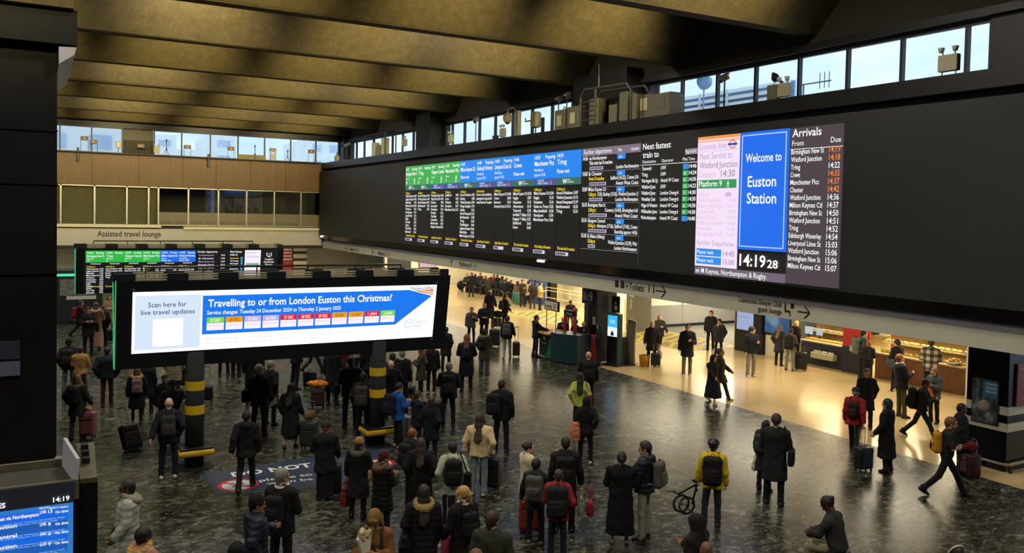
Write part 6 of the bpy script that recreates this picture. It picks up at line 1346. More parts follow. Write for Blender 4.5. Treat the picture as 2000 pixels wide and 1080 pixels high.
        if st_ == 'long':
            b0 = T(0, -.135, 1.38); b1 = T(0, -.15 - tk[0], 1.2); q.cone(hp_(0, -.05, -.02), hp_(0, -.075, -.11), .08 * hs, .078 * hs, .03).cone(hp_(-.035, -.07, -.1), b1 + np.array((-.05, 0, 0)), .055 * s, .032 * s, .04).cone(hp_(.035, -.07, -.1), b1 + np.array((.05, 0, .03)), .055 * s, .032 * s, .04).cone(hp_(0, -.075, -.1), b1 + np.array((0, -.01, -.03)), .05 * s, .03 * s, .03)
            for sd in (-1, 1): q.cone(hp_(sd * .075, .0, .0), hp_(sd * .085, .0, -.13), .026 * hs, .022 * hs, .02)
        if st_ == 'bun': q.ell(hp_(0, -.115, .05), np.array((.05, .045, .045)) * hs, HR, .015)
        if st_ == 'pony': q.ell(hp_(0, -.11, .02), np.array((.035, .035, .035)) * hs, HR, .02).cone(hp_(0, -.12, .01), hp_(.03, -.135, -.13), .034 * hs, .02 * hs, .02)
        q.ell(hp_(0, .135, -.055), np.array((.072, .1, .105)) * hs, HR, .01, True)
        for sd in (-1, 1):
            if st_ not in ('long', 'bob'): q.ell(hp_(sd * .1, .03, -.075), np.array((.05, .075, .075)) * hs, HR, .01, True)
        hobj('hair', q, hc, .003)
    if st_ == 'afro': q = Soft(); q.ell(hp_(0, -.03, .05), np.array((.105, .12, .115)) * hs, HR, .02).ell(hp_(0, .14, -.05), np.array((.07, .1, .1)) * hs, HR, .01, True); hobj('hair', q, hc, .006)
    if hat:
        kd, hcx = hat; hm = cloth(hcx if hcx != 'x' else '1a1a1c'); q = Soft()
        if kd == 'beanie': q.ell(hp_(0, -.018, .062), np.array((.094, .112, .1)) * hs, HR, .02).ell(hp_(0, .06, -.06), np.array((.14, .2, .095)) * hs, HR, .01, True); q.tor(hp_(0, -.012, .042), HR @ np.array((0, .12, 1)), .088 * hs, .02 * hs, .012); hobj('beanie', q, hm, .002)
        elif kd == 'cap': q.ell(hp_(0, -.014, .06), np.array((.09, .108, .085)) * hs, HR, .02).ell(hp_(0, 0, -.05), np.array((.2, .25, .09)) * hs, HR, .01, True); q.ell(hp_(0, .12, .045), np.array((.07, .075, .011)) * hs, HR, .01); hobj('cap', q, hm)
        elif kd == 'trapper':
            q.ell(hp_(0, -.018, .062), np.array((.1, .118, .108)) * hs, HR, .02).ell(hp_(0, .09, -.06), np.array((.09, .15, .1)) * hs, HR, .01, True)
            for sd in (-1, 1): q.ell(hp_(sd * .09, -.01, -.02), np.array((.03, .055, .085)) * hs, HR, .02)
            q.ell(hp_(0, .09, .085), np.array((.07, .03, .045)) * hs, HR, .02); hobj('hat', q, hm, .003)
        elif kd == 'helmet':
            q.ell(hp_(0, -.01, .065), np.array((.11, .145, .1)) * hs, HR, .02).ell(hp_(0, 0, -.06), np.array((.3, .3, .105)) * hs, HR, .01, True)
            for j in range(-2, 3): q.cone(hp_(j * .035, -.13, .1), hp_(j * .04, .11, .12 - abs(j) * .012), .008 * hs, .008 * hs, .006); 
            for j in range(-2, 2): q.cone(hp_(j * .036 + .018, -.1, .165 - abs(j + .5) * .014), hp_(j * .036 + .018, .1, .165 - abs(j + .5) * .014), .008, .008, .004, True)
            hobj('helmet', q, mat('black helmet shell', '17181a', .35, var=.1))
        elif kd == 'band': q.tor(hp_(0, -.01, .05), HR @ np.array((0, .9, .45)), .1 * hs, .012 * hs, .01); hobj('headband', q, mat('white band', 'd8d4c8', .5, var=.03), 0, .008)
    return dict(root=root, loc=np.array((p[0], p[1], 0.0)), rz=rz, T=T, arms=arms, s=s, h=h, th=th, HC=HC, wd=wd, pz=pz)
def to_world(P, v): c, s_ = math.cos(P['rz']), math.sin(P['rz']); return np.array((P['loc'][0] + v[0] * c - v[1] * s_, P['loc'][1] + v[0] * s_ + v[1] * c, v[2]))

# ---------------------------------------------------------------- what they carry
def backpack(P, label, col, size=1.0, col2=None, side=0):
    """worn on the back, or hung on one shoulder (side -1 / 1)"""
    T, s = P['T'], P['s']; res = .014; yb = -.105 - P['th'] - .085 * size
    c = T(side * .15, yb, 1.2); t = thing('backpack', label, 'backpack', to_world(P, c), P['rz'])
    q = Soft(); q.rbx((0, 0, .0), np.array((.15, .085, .225)) * size, .07 * size).rbx((0, -.075 * size, -.07 * size), np.array((.115, .05, .11)) * size, .035 * size, None, .012); wz = lambda x, y, z: .004 * np.sin(40 * x) * np.sin(30 * z)
    soft_obj('bag_body', [q.mesh(res, wz) + (0,)], [cloth(col)], t)
    q = Soft(); q.rbx((0, -.1 * size, -.09 * size), np.array((.1, .035, .08)) * size, .025 * size); soft_obj('front_pocket', [q.mesh(res) + (0,)], [cloth(col2 or col)], t)
    if not side:
        for sd in (-1, 1):
            ctr = lambda v: np.array(v) - c
            pts = [ctr(T(sd * .09, -.105 - P['th'] - .02, 1.36)), ctr(T(sd * .1, -.05, 1.465 + P['th'])), ctr(T(sd * .105, .06, 1.43 + P['th'])), ctr(T(sd * .12, .125 + P['th'], 1.28)), ctr(T(sd * .165, .06 + P['th'], 1.08)), ctr(T(sd * .13, -.11 - P['th'], 1.03))]
            MB().tube(pts, .021, 6).build('shoulder_strap', cloth(col2 or col), t, smooth=True)
    MB().tube([(-.03, .0, .22 * size), (-.02, 0, .26 * size), (.02, 0, .26 * size), (.03, 0, .22 * size)], .008, 5).build('grab_loop', cloth('1a1a1c'), t)
    return t
def hand_at(P, sd, d=.09): S_, el, wr, fd_, q = P['arms'][sd]; return to_world(P, wr + fd_ * d)
def tote(P, sd, label, col, w=.34, h=.3, d=.13, drop=.22, name='tote_bag', cat='bag', strapc=None, elbow=False):
    p = hand_at(P, sd) if not elbow else to_world(P, P['arms'][sd][1])
    t = thing(name, label, cat, (p[0], p[1], p[2] - drop - h), P['rz'] + random.uniform(-.2, .2))
    q = Soft(); q.loft([(0, 0, 0, d * .55, w * .5), (h * .5, 0, 0, d * .6, w * .53), (h, 0, 0, d * .3, w * .45)], .02, 3.5); soft_obj('bag_body', [q.mesh(.015, lambda x, y, z: .005 * np.sin(33 * y + 20 * z) * np.sin(28 * z)) + (0,)], [cloth(col)], t)
    for x in (-.025, .025): MB().tube([(x, -w * .22, h - .02), (x * .6, -.06, h + drop * .8), (0, 0, h + drop + .01), (x * .6, .06, h + drop * .8), (x, w * .22, h - .02)], .009, 6).build('handle', cloth(strapc or col), t)
    return t
def side_bag(P, sd, label, col, w=.3, h=.26, name='shoulder_bag'):
    T = P['T']; c = T(sd * (.25 + P['th']), -.06, .98); t = thing(name, label, 'bag', to_world(P, c), P['rz'])
    q = Soft(); q.rbx((0, 0, 0), (.065, w / 2, h / 2), .05); soft_obj('bag_body', [q.mesh(.014, lambda x, y, z: .004 * np.sin(30 * y) * np.sin(30 * z)) + (0,)], [cloth(col)], t)
    a = T(sd * .16, -.02, 1.5 + P['th']) - c; MB().tube([(0, -w * .4, h * .4), a + np.array((0, -.06, -.03)), a, a + np.array((0, .06, -.03)), (0, w * .4, h * .4)], .012, 6).build('strap', cloth(col), t); return t
def phone(P, sd, label):
    p = hand_at(P, sd, .11); t = thing('phone', label, 'phone', p, P['rz']); MB().rbox((0, 0, .01), (.072, .012, .145), .008).build('body', mat('black phone', '0e0e10', .2, var=0), t); return t
def suitcase(label, px=None, py=None, col='17181c', W=.4, D=.25, H=.6, f=0, handle=.45, pos=None, tilt=0, ribs=False, group=None):
    p = at(px, py) if pos is None else np.array(pos); dist = math.hypot(p[0], p[1]); rayd = np.array((p[0], p[1])) / dist; a = R(f); dr = rayd * math.cos(a) + np.array((rayd[1], -rayd[0])) * math.sin(a)
    t = thing('suitcase', label, 'suitcase', (p[0], p[1], 0), math.atan2(-dr[0], dr[1]), group); t.rotation_euler[0] = R(tilt)
    hard = mat('suitcase shell ' + col, col, .42, var=.12, scale=8)
    b = MB().rbox((0, 0, .06 + H / 2), (W, D, H), .045, seg=3).build('shell', hard, t, smooth=True)
    m = MB()
    if ribs:
        for k in range(5): m.rbox((-W * .36 + W * .18 * k, 0, .06 + H / 2), (W * .05, D + .016, H * .88), .008)
    else: m.rbox((0, -D / 2 - .012, .06 + H * .38), (W * .78, .03, H * .52), .012).rbox((0, -D / 2 - .012, .06 + H * .8), (W * .78, .03, H * .2), .012)
    m.build('rib' if ribs else 'outer_pocket', hard, t)
    for x in (-1, 1):
        for y in (-1, 1): MB().tube([(x * W * .38 - .012, y * D * .33, .03), (x * W * .38 + .012, y * D * .33, .03)], .03, 10).build('wheel', M_black, t)
    if handle:
        for x in (-1, 1): MB().tube([(x * W * .22, D * .3, .06 + H - .02), (x * W * .22, D * .3, .06 + H + handle)], .009, 6).build('handle_rod', M_alu, t)
        MB().rbox((0, D * .3, .06 + H + handle), (W * .5, .03, .03), .012).build('handle_grip', M_black, t)
    MB().tube([(-.06, 0, .06 + H), (-.05, 0, .09 + H), (.05, 0, .09 + H), (.06, 0, .06 + H)], .01, 6).build('carry_handle', M_black, t)
    return t
def soft_bag(name, label, cat, pos, col, r=(.2, .15, .15), rz=0.0, seed=1, handles=True):
    t = thing(name, label, cat, pos, rz); rd = random.Random(seed); q = Soft(); q.ell((0, 0, r[2]), r, None, .03)
    for k in range(4): q.ell((rd.uniform(-.5, .5) * r[0], rd.uniform(-.5, .5) * r[1], r[2] * rd.uniform(.7, 1.4)), np.array(r) * rd.uniform(.5, .75), None, .03)
    soft_obj('bag_body', [q.mesh(.016, lambda x, y, z: .013 * np.sin(38 * x + 20 * z) * np.sin(31 * y + 17 * z)) + (0,)], [cloth(col)], t)
    if handles: MB().tube([(-r[0] * .4, 0, r[2] * 1.7), (-r[0] * .2, 0, r[2] * 2.4), (r[0] * .2, 0, r[2] * 2.4), (r[0] * .4, 0, r[2] * 1.7)], .01, 6).build('handle', cloth('1a1a1c'), t)
    return t

# ---------------------------------------------------------------- the crowd: near to far
BKc, NV, CH, DGN, OLVc = '15161a', '1b2030', '26272a', '1f2a24', '3c3d2c'
P = person('person in a pale grey long puffer coat walking past the near billboard with a suitcase', 250, 928, None, 1.70, f=-85, pose='wk', la='hold', ra='hold', top=('pl', 'a3aa9e'), hood='fur8c8474', hem=.42, leg='2a2c30', shoe='2a2a2c', hair=('crop', 'bk'), skin='d', scarf='17171a')
p = hand_at(P, 1, .09); suitcase('dark suitcase pulled by the person in the pale grey coat', pos=(p[0] + .1, p[1] - .1, 0), col='2a2a30', f=-85, handle=.4, W=.36, H=.52)
person('person with black hair and a tan collar at the bottom edge beside the near billboard', 280, 1028, None, 1.66, f=55, top=('pf', 'a87660'), hood='furb08c58', hair=('short', 'bk'), skin='d')
person('only the crown of a black beanie showing at the bottom edge', 462, 1061, None, 1.72, f=10, top=('jk', BKc), hat=('beanie', '141416'))
person('young person in a navy puffer jacket and black cap facing right', 501, 967, None, 1.70, f=80, hp=8, top=('pf', '1e2233', 'gloss'), hood='down', leg='16171b', hat=('beanie', '111113'), hair=('short', 'bk'), skin='m', la='phone', ra='pocket')
P = person('grey haired person in a black suit with white collar seen from behind', 551, 914, None, 1.80, f=28, hy=25, top=('jk', BKc), hem=.76, leg=BKc, hair=('short', 'gy'), skin='l', scarf='c8c6c0', la='fold', ra='fold')
backpack(P, 'black backpack on the grey haired person in the suit', '17181b', .95)
person('person in black jacket walking away over the DO NOT floor sticker', 480, 798, 957, f=8, pose='wk', phase=.75, top=('jk', '121214'), hem=.74, leg='111216', shoe='141416', sole='c8c4b4', hair=('short', 'dk'), hood='down', la='swb', ra='down')
P = person('person in a dark beanie and long black skirt standing on the floor sticker', 634, 824, 974, f=0, top=('jk', '151517'), hem=.62, skirt=('121215', .06), leg='121215', hat=('beanie', '2a231f'), hair=('short', 'rd'), w=1.14, la='fold', ra='hold')
suitcase('black suitcase with red edge beside the person in the long black skirt', 650, 968, '16161a', f=0, W=.34, H=.6, handle=.42)
P = person('person in a tan beanie and black hooded coat holding shopping bags', 699, 867, 1010, f=20, top=('co', '131315'), hood='fur4a4636', hem=.46, leg='141416', hat=('beanie', '94704c'), la='carry', ra='chest')
tote(P, -1, 'dark red shopping bag held by the person in the tan beanie', '7c1a24', .34, .36, .14, .16)
tote(P, 1, 'clear plastic bag with yellow packet beside the dark red shopping bag', 'c89878', .26, .28, .16, .2, name='carrier_bag')
person('person in a maroon beanie and black hooded puffer coat looking at a phone', 745, 884, 1046, f=50, hp=15, top=('pl', '121214', 'gloss'), hood='fur5a442c', hem=.55, leg='131316', hat=('beanie', '4a1820'), hair=('short', 'br'), la='phone', ra='phone')
P = person('person in a brown sheepskin coat and flapped hat holding white wrapped flowers', 735, 991, None, 1.68, f=190, hp=28, top=('jk', '7a5028'), hem=.7, scarf='8c7248', leg='26221e', hat=('trapper', '7c5c34'), hair=('short', 'br'), skin='l', la='phone', ra='phone', lean=8)
backpack(P, 'dark backpack on the person in the brown sheepskin coat', '2a2420', .9)
p = hand_at(P, 1, .1); fl_ = thing('bouquet', 'white paper wrapped bouquet held by the person in brown', 'bouquet', p, .4); MB().prism([(-.03, -.03, -.15), (.03, -.03, -.15), (.13, .05, .25), (.02, .08, .34), (-.12, .03, .22)], (0, .05, 0)).build('paper_wrap', mat('white paper', 'c8c4b0', .8, var=.05), fl_); m = MB(); [m.sphere((random.uniform(-.08, .1), .05, .2 + random.uniform(0, .1)), .035, 5) for _ in range(9)]; m.build('blossom', mat('cream petals', 'c0a878', .8, var=.3), fl_)
P = person('person with long brown hair over a tan fur hood carrying a black handbag', 828, 946, None, 1.68, f=-4, top=('pl', '141416'), hood='fur947848', hem=.4, leg='141416', hair=('long', 'dk'), la='bag', ra='down')
tote(P, -1, 'black handbag hanging from the arm of the person with the tan fur hood', '121214', .4, .3, .16, .12, elbow=True)
person('person with long brown hair in a wide black coat behind the fur hood', 820, 855, 1012, f=6, top=('lc', '0f1013'), hem=.3, leg='121216', hair=('long', 'br'), w=1.16, la='pocket', ra='pocket')
P = person('person with brown hair and a pink hood squeezed behind the wide black coat', 803, 845, 985, f=40, top=('jk', '17181c'), hood='down', scarf='b88478', leg='14151a', hair=('short', 'rd'), la='chest', ra='pocket')
backpack(P, 'black bag on the back of the person with the pink hood', '141418', 1.0)
P = person('person in a pale green hooded jacket and black skirt seen from behind', 881, 862, 1032, f=-6, hy=-8, top=('fl', 'a8b098'), hood='down', hem=.72, leg='17171b', lw=.8, skirt=('15161a', .46), shoe='2a2a2a', hair=('short', 'bk'), la='pocket', ra='pocket')
backpack(P, 'black backpack on the person in the pale green jacket', '131316', 1.05)
side_bag(P, 1, 'black coat folded under the arm of the person in pale green', '131418', .34, .4, 'folded_coat')
P = person('person with long brown hair, cream fleece and pale jeans beside a black suitcase', 935, 806, 966, f=12, hy=10, top=('fl', 'd2bc8c'), hem=.84, leg='76807e', lw=1.25, shoe='c8c4a8', hair=('long', 'br'), w=1.14, la='bag', ra='pocket')
tote(P, -1, 'pale pink handbag on the arm of the person in the cream fleece', '9c8078', .34, .22, .12, .05, elbow=True)
s_ = suitcase('black suitcase with a paper bag on top beside the cream fleece', 957, 955, '131316', f=20, W=.42, H=.62, handle=0)
soft_bag('paper_bag', 'crumpled pale paper bag on top of the black suitcase', 'bag', (s_.location[0], s_.location[1], .72), 'a89478', (.1, .07, .05), 0, 4, False)
P = person('blond person with a ponytail in a black jacket with white fleece collar', 905, 949, None, 1.66, f=-35, hy=-30, top=('jk', '141417'), scarf='c4b894', hem=.7, leg='16161a', hair=('pony', 'bl'), skin='p', la='hold', ra='down')
backpack(P, 'small black backpack on the blond person', '16161a', .85)
s_ = suitcase('pink suitcase with tall black handle in front of the blond person', 884, 1100, 'a83a52', f=-30, W=.36, H=.5, handle=.55)
person('person in a dark olive jacket at the bottom edge, seen from behind', 962, 997, None, 1.76, f=12, hy=20, top=('jk', '33352b'), leg='1a1a1c', hair=('short', 'br'), w=1.1)
person('only the crown of brown hair showing below the olive jacket', 930, 1072, None, 1.70, f=0, top=('jk', '2a2420'), hair=('short', 'lb'))
P = person('person in a cream shawl and red scarf looking right', 1029, 864, 1018, f=60, hy=25, top=('fl', 'ccbfa0'), hem=.6, scarf='8c2028', leg='1a1b20', hair=('bun', 'dk'), skin='p', la='fold', ra='fold')
P = person('person in a dark green hooded top with a grey backpack', 1044, 896, 1062, f=8, hy=18, top=('hd', '1a241e'), hood='down', hem=.72, leg='141517', shoe='6a6a5c', hair=('short', 'bk'), skin='m', la='carry', ra='chest')
backpack(P, 'grey backpack on the person in the dark green hooded top', '4a4a46', 1.05, '3a3a38')
suitcase('orange red suitcase standing in front of the dark green hooded top', 1036, 1040, '8c3a24', f=0, W=.44, H=.62, handle=.3)
P = person('person in a bright red jacket with a big black backpack', 1087, 926, 1090, f=2, top=('jk', '8c1f28'), hood='down', hem=.78, leg='1a2028', shoe='16161a', hair=('crop', 'br'), la='down', ra='down')
backpack(P, 'big black backpack on the person in the bright red jacket', '191b1a', 1.2)
P = person('tall person in black with a black backpack in front of the red jacket', 1101, 852, 1040, f=0, top=('co', '16181a'), hem=.5, leg='141416', hair=('crop', 'dk'), la='down', ra='carry')
backpack(P, 'black backpack with white emblem on the tall person in black', '121315', 1.15)
t_ = tote(P, 1, 'white paper bag carried by the tall person in black', 'b8b090', .26, .32, .1, .2, name='paper_bag'); p = hand_at(P, 1, .09)
pk_ = tote(P, 1, 'bright pink bag hanging beside the white paper bag', 'b8305c', .22, .26, .12, .3, name='carrier_bag'); pk_.location[0] += .2
P = person('person in a black hooded top carrying a coral bag, black trousers, white shoes', 1143, 774, 905, f=4, top=('hd', '131316'), hood='up121215', hem=.74, leg='121216', shoe='b8b4a0', la='bag', ra='pocket')
tote(P, -1, 'coral and black carrier bag on the arm of the hooded person', 'c07858', .42, .42, .2, .04, strapc='141416', elbow=True)
P = person('person in a bright yellow green top with long black hair', 1131, 727, 848, f=2, top=('hd', 'aab850'), hem=.8, leg='1a1a1e', hair=('long', 'bk'), la='pocket', ra='pocket')
side_bag(P, 1, 'dark red bag at the side of the yellow green top', '7a2028', .24, .4)
P = person('bald person in a dark jacket with backpack near the red cabinet', 1147, 686, 798, f=-6, hy=-10, top=('jk', '1c1f1c'), leg='15161a', hair=('none', 'br'), w=1.08, la='phone', ra='down')
backpack(P, 'black backpack on the bald person near the red cabinet', '15171a', 1.15)
person('person in an ankle length black coat with a low black ponytail', 1210, 882, 1060, f=0, top=('lc', '0d0e11'), hem=.2, leg='4c5660', shoe='7c6844', hair=('pony', 'bk'), w=1.12, la='fold', ra='fold')
P = person('person in a navy puffer jacket and pale grey joggers facing left', 1256, 861, 1052, f=-75, hy=-12, hp=8, top=('pf', '181b24', 'gloss'), hood='down', hem=.86, leg='8a8a78', lw=1.05, shoe='262420', sole='8a8672', hair=('short', 'br'), skin='l', la='phone', ra='fold')
backpack(P, 'grey backpack on the person in pale grey joggers', '55524a', 1.05, '6c685e')
P = person('cyclist in a bright yellow jacket and black helmet carrying a folded bike', 1389, 858, 1030, f=2, hy=8, top=('jk', 'd8b81c'), hood='down', hem=.80, leg='2a3038', shoe='16161a', hat=('helmet', 'x'), hair=('crop', 'dk'), la='carry', ra='down')
backpack(P, 'large black backpack on the cyclist in yellow', '17161a', 1.2)
hp0 = hand_at(P, -1, .1); BK = thing('folding_bike', 'black folded bicycle hanging from the hand of the yellow cyclist', 'bicycle', (hp0[0] - .12, hp0[1] + .02, hp0[2] - .45), P['rz'] + .8)
M_tyre = mat('black rubber', '101011', .8); M_bike = mat('black bike paint', '151618', .35); wheel_c = [(-.24, 0, .12), (-.02, .09, .02)]
for k, c in enumerate(wheel_c):
    ax = Vector((.25, 1, .0)).normalized(); a_ = ax.orthogonal().normalized(); b_ = ax.cross(a_); c = Vector(c); pts = [c + (a_ * math.cos(t) + b_ * math.sin(t)) * .155 for t in np.linspace(0, 2 * PI, 25)]
    wo = MB().tube(pts, .022, 6, cap=False).build('wheel', M_tyre, BK, smooth=True); m = MB()
    for t in np.linspace(0, 2 * PI, 13)[:-1]: m.tube([c, c + (a_ * math.cos(t) + b_ * math.sin(t)) * .145], .003, 3)
    m.build('spoke', M_alu, wo); MB().tube([c - ax * .05, c + ax * .05], .02, 8).build('hub', M_bike, wo)
MB().tube([(-.3, .02, .3), (-.1, .02, .36), (.1, 0, .42), (.14, 0, .3)], .024, 8).tube([(.14, 0, .46), (.05, .02, .05)], .02, 8).build('frame', M_bike, BK, smooth=True)
MB().tube([(-.3, .02, .3), (-.45, .0, .38), (-.5, -.12, .42)], .014, 6).tube([(-.45, 0, .38), (-.52, .12, .36)], .014, 6).build('handlebar', M_bike, BK); MB().rbox((.16, 0, .5), (.22, .12, .06), .03).build('saddle', M_tyre, BK); MB().tube([(-.05, .02, -.02), (.06, -.06, -.12)], .012, 6).rbox((.07, -.1, -.13), (.08, .1, .02), .008).build('pedal', M_bike, BK)
person('person in a dark brown headscarf and coat at the bottom edge facing left', 1361, 1003, None, 1.66, f=-60, top=('co', '1c1712'), hood='up1c1612', skin='m', w=1.05)
person('child with light brown hair and a pink collar at the bottom edge', 1380, 1059, None, 1.5, f=0, top=('jk', 'b06c64'), scarf='b87c70', hair=('bob', 'lb'))
P = person('tall person in a long charcoal overcoat facing away, dark trousers', 1511, 808, 986, f=6, hp=14, top=('co', '1c1e1d'), hem=.5, leg='15161a', hair=('short', 'br'), w=1.06, la='fold', ra='fold')
side_bag(P, 1, 'black shoulder bag on the tall person in the charcoal overcoat', '15151a', .3, .34)
P = person('dark haired person in a navy coat half hidden by the charcoal overcoat', 1492, 826, 958, f=30, top=('co', '1b2226'), hem=.5, leg='15171c', shoe='17181a', sole='c8c4b4', hair=('long', 'bk'), la='carry', ra='fold')
backpack(P, 'grey green rucksack of the person half hidden by the overcoat', '30332e', .9)
tote(P, -1, 'white carrier bag held beside the charcoal overcoat', 'c4bfa8', .24, .22, .1, .12, name='carrier_bag')
# by the shops and in the concourse mouth
person('person in a long black robe and pale shoes walking beside a brown coat', 1391, 690, 787, f=140, pose='wk', phase=.8, top=('lc', '0f0f11'), hem=.22, leg='0f0f11', shoe='a89878', hood='up101012', skin='l', la='swb', ra='swf')
person('person in a brown jacket walking right close behind the black robe', 1404, 676, 782, f=92, pose='wk', phase=-.9, top=('co', '2c251c'), hem=.6, leg='3a3228', shoe='a8977a', hair=('crop', 'br'), skin='m', la='swf', ra='swb')
person('person in a long open navy coat, grey jeans and white shoes facing the camera', 1341, 621, 734, f=178, pose='wk', phase=.3, top=('co', '14161d'), hem=.66, leg='66645a', shoe='b4ac94', hair=('short', 'dk'), skin='l', la='phone', ra='down', hood='down')
person('person in black walking towards the camera behind the white mask', 1387, 606, 684, f=182, pose='wk', phase=.5, top=('jk', '151517'), leg='121214', hair=('short', 'dk'), skin='l')
person('person in a black puffer jacket and cap with white at the throat', 1403, 623, 697, f=200, top=('pf', '141416'), hem=.7, leg='121214', hat=('beanie', '121214'), skin='m', scarf='8c8c84', la='pocket', ra='pocket')
person('person in a black jacket, grey jeans and white shoes with hand in pocket', 1466, 637, 736, f=150, hy=-30, top=('jk', '111216'), hem=.82, leg='77746a', lw=1.15, shoe='c8c0a8', hair=('curly', 'bk'), skin='l', la='phone', ra='down')
P = person('blond person in black and glasses holding a cream bag by the bucket', 1272, 627, 714, f=172, top=('co', '16171a'), hem=.6, leg='151519', hair=('bob', 'bl'), skin='p', la='carry', ra='carry', scarf='14151a')
tote(P, -1, 'cream tote bag held above the small black suitcase', 'b8a884', .36, .34, .14, .16); suitcase('small black suitcase beside the yellow bucket', 1280, 716, '15161a', f=180, W=.38, H=.46, handle=.4)
person('person with reddish brown hair in a dark coat walking behind the blond person', 1287, 613, 690, f=150, pose='wk', phase=.6, top=('jk', '1d1a18'), hem=.76, leg='1a1817', shoe='4a2c1c', hair=('bob', 'rd'), skin='l', la='swf', ra='phone')
person('person with long fair hair in a dark grey coat waiting at the bakery', 1521, 635, 714, f=35, top=('co', '26282a'), hem=.58, leg='16171a', hair=('long', 'lb'), skin='l', la='pocket', ra='fold')
P = person('person in grey trousers and mauve sleeves with a cream hood at the bakery', 1542, 640, 724, f=15, hp=12, top=('hd', '4a3e40'), hood='down', hem=.86, leg='6c6c66', lw=1.15, shoe='1a1a1c', sole='c8c4b8', hair=('short', 'bk'), la='down', ra='down')
backpack(P, 'black backpack on the person in grey trousers at the bakery', '101014', 1.15)
person('person with ginger hair in black at the front of the bakery queue', 1553, 626, 704, f=40, top=('jk', '151316'), leg='17171a', hair=('bun', 'bl'), skin='p')
suitcase('black suitcase standing behind the bakery queue', 1564, 724, '111216', f=20, W=.42, H=.66, handle=.25)
P = person('person in a teal jacket side on with a large camouflage backpack', 1684, 644, 742, f=70, top=('jk', '34423f'), leg='17181c', hair=('short', 'dk'), la='pocket', ra='pocket'); backpack(P, 'large green and white camouflage backpack by the red poster', '5c6656', 1.35, '8c9484')
P = person('person with orange hair in a black jacket beside the teal jacket', 1694, 674, 748, f=20, top=('jk', '161618'), hem=.78, leg='141416', hair=('bob', 'rd'))
backpack(P, 'black backpack on the person with orange hair', '131316', .9)
person('person in a long black coat facing the camera behind the red jacket', 1690, 720, 838, f=178, top=('co', '101115'), hem=.56, leg='141418', hair=('short', 'dk'), skin='m', la='pocket', ra='down')
P = person('person in a red jacket and dark cap walking away', 1667, 753, 885, f=14, pose='wk', phase=-.8, top=('jk', '801d20'), hem=.76, leg='1c1c1c', shoe='262422', hat=('cap', '26221f'), hair=('crop', 'gy'), la='down', ra='swb'); backpack(P, 'dark brown backpack on the person in the red jacket', '2a1816', .85)
P = person('person in a long black coat pulling a black suitcase by the pillar', 1729, 778, 920, f=-70, top=('lc', '0e0f10'), hem=.34, leg='141416', hair=('bob', 'bk'), skin='l', scarf='5a5a58', w=1.06, la='hold', ra='hold')
p = hand_at(P, -1, .1); suitcase('black suitcase tilted behind the person in the long black coat', pos=(p[0] - .12, p[1] + .12, 0), col='141417', f=-40, W=.38, H=.5, handle=.42, tilt=0)
P = person('person in black with a striped bag at the brown counter', 1749, 662, 764, f=-50, top=('jk', '131418'), leg='16161a', shoe='b4ac94', hair=('short', 'bk'), la='fold', ra='fold')
tote(P, -1, 'black and white striped bag at the brown counter', '3c3c3c', .32, .3, .14, .02, elbow=True)
person('person with a white collar and olive trousers leaning back by the counter', 1758, 690, 815, f=60, hp=-12, top=('jk', '16191f'), scarf='b4ac94', leg='4a4630', shoe='1c1c1c', hair=('crop', 'rd'), skin='l', lean=-6, w=1.05)
person('person in a black and cream checked jacket at the brown counter', 1815, 655, 774, f=10, top=('jk', plaid('checked wool', '1c1a18', 'b0a080')), hem=.78, leg='15151a', hair=('short', 'dk'), w=1.1, la='fold', ra='fold')
P = person('person striding right in dark clothes with a huge black rucksack', 1797, 733, 856, f=88, hp=18, pose='wide', top=('jk', '14171c'), leg='161b22', shoe='141416', hair=('short', 'br'), skin='m', lean=6, la='phone', ra='phone'); backpack(P, 'huge black rucksack on the striding person', '15181a', 1.3)
P = person('person in a grey blue jacket looking at a phone with an orange bag', 1822, 718, 826, f=215, hp=20, top=('jk', '3a4446'), leg='151517', hair=('bob', 'lb'), skin='l', la='phone', ra='carry'); tote(P, -1, 'orange carrier bag in front of the person with the phone', 'b05a24', .3, .4, .12, .1, name='carrier_bag')
P = person('bald person with glasses in a dark t-shirt striding right with a yellow rucksack', 1846, 806, 968, f=82, pose='wide', phase=-1, top=('ts', '1d211c'), leg='101012', shoe='1a1a1c', hair=('stubble', 'lb'), skin='l', w=1.08, la='fold', ra='fold', lean=4); backpack(P, 'yellow and black rucksack on the bald striding person', 'b8821c', 1.0, '1a1a1c')
p = hand_at(P, 1, .13); tag(MB().rbox((p[0], p[1], p[2] + .03), (.13, .01, .09), .003).build('ticket', mat('white paper', 'c8c4b0', .8, var=.05)), 'white ticket in the hand of the bald striding person', 'ticket')
m = MB(); 
for sd in (-1, 1):
    c_ = Vector((sd * .034, .115, 0)); m.tube([c_ + Vector((.022 * math.cos(t), 0, .017 * math.sin(t))) for t in np.linspace(0, 2 * PI, 13)], .003, 4)
    m.tube([Vector((sd * .056, .112, .004)), Vector((sd * .08, .0, .006))], .003, 4)
gl = m.build('glasses', M_black, P['root']); gl.location = P['HC']
person('person in a black coat close behind the bald striding person', 1873, 787, 925, f=80, top=('co', '121316'), hem=.6, leg='131317', hair=('crop', 'bk'), skin='d', la='pull', ra='down', w=1.08)
s_ = suitcase('dark red suitcase with a bag on top by the black pillar', 1893, 931, '3a1a1e', f=60, W=.46, H=.5, D=.3, handle=.3); soft_bag('travel_bag', 'dark red soft bag on top of the red suitcase', 'bag', (s_.location[0], s_.location[1], .58), '5c1a20', (.2, .16, .13), .3, 8)
P = person('seated person in a dark grey jacket bent over with hair in a bun', 1640, 988, None, 1.22, f=-70, hp=32, pose='sit', top=('jk', '2c2c28'), leg='8c8466', hair=('bun', 'bk'), skin='d', la='lap', ra='lap', lean=14, hem=.86)
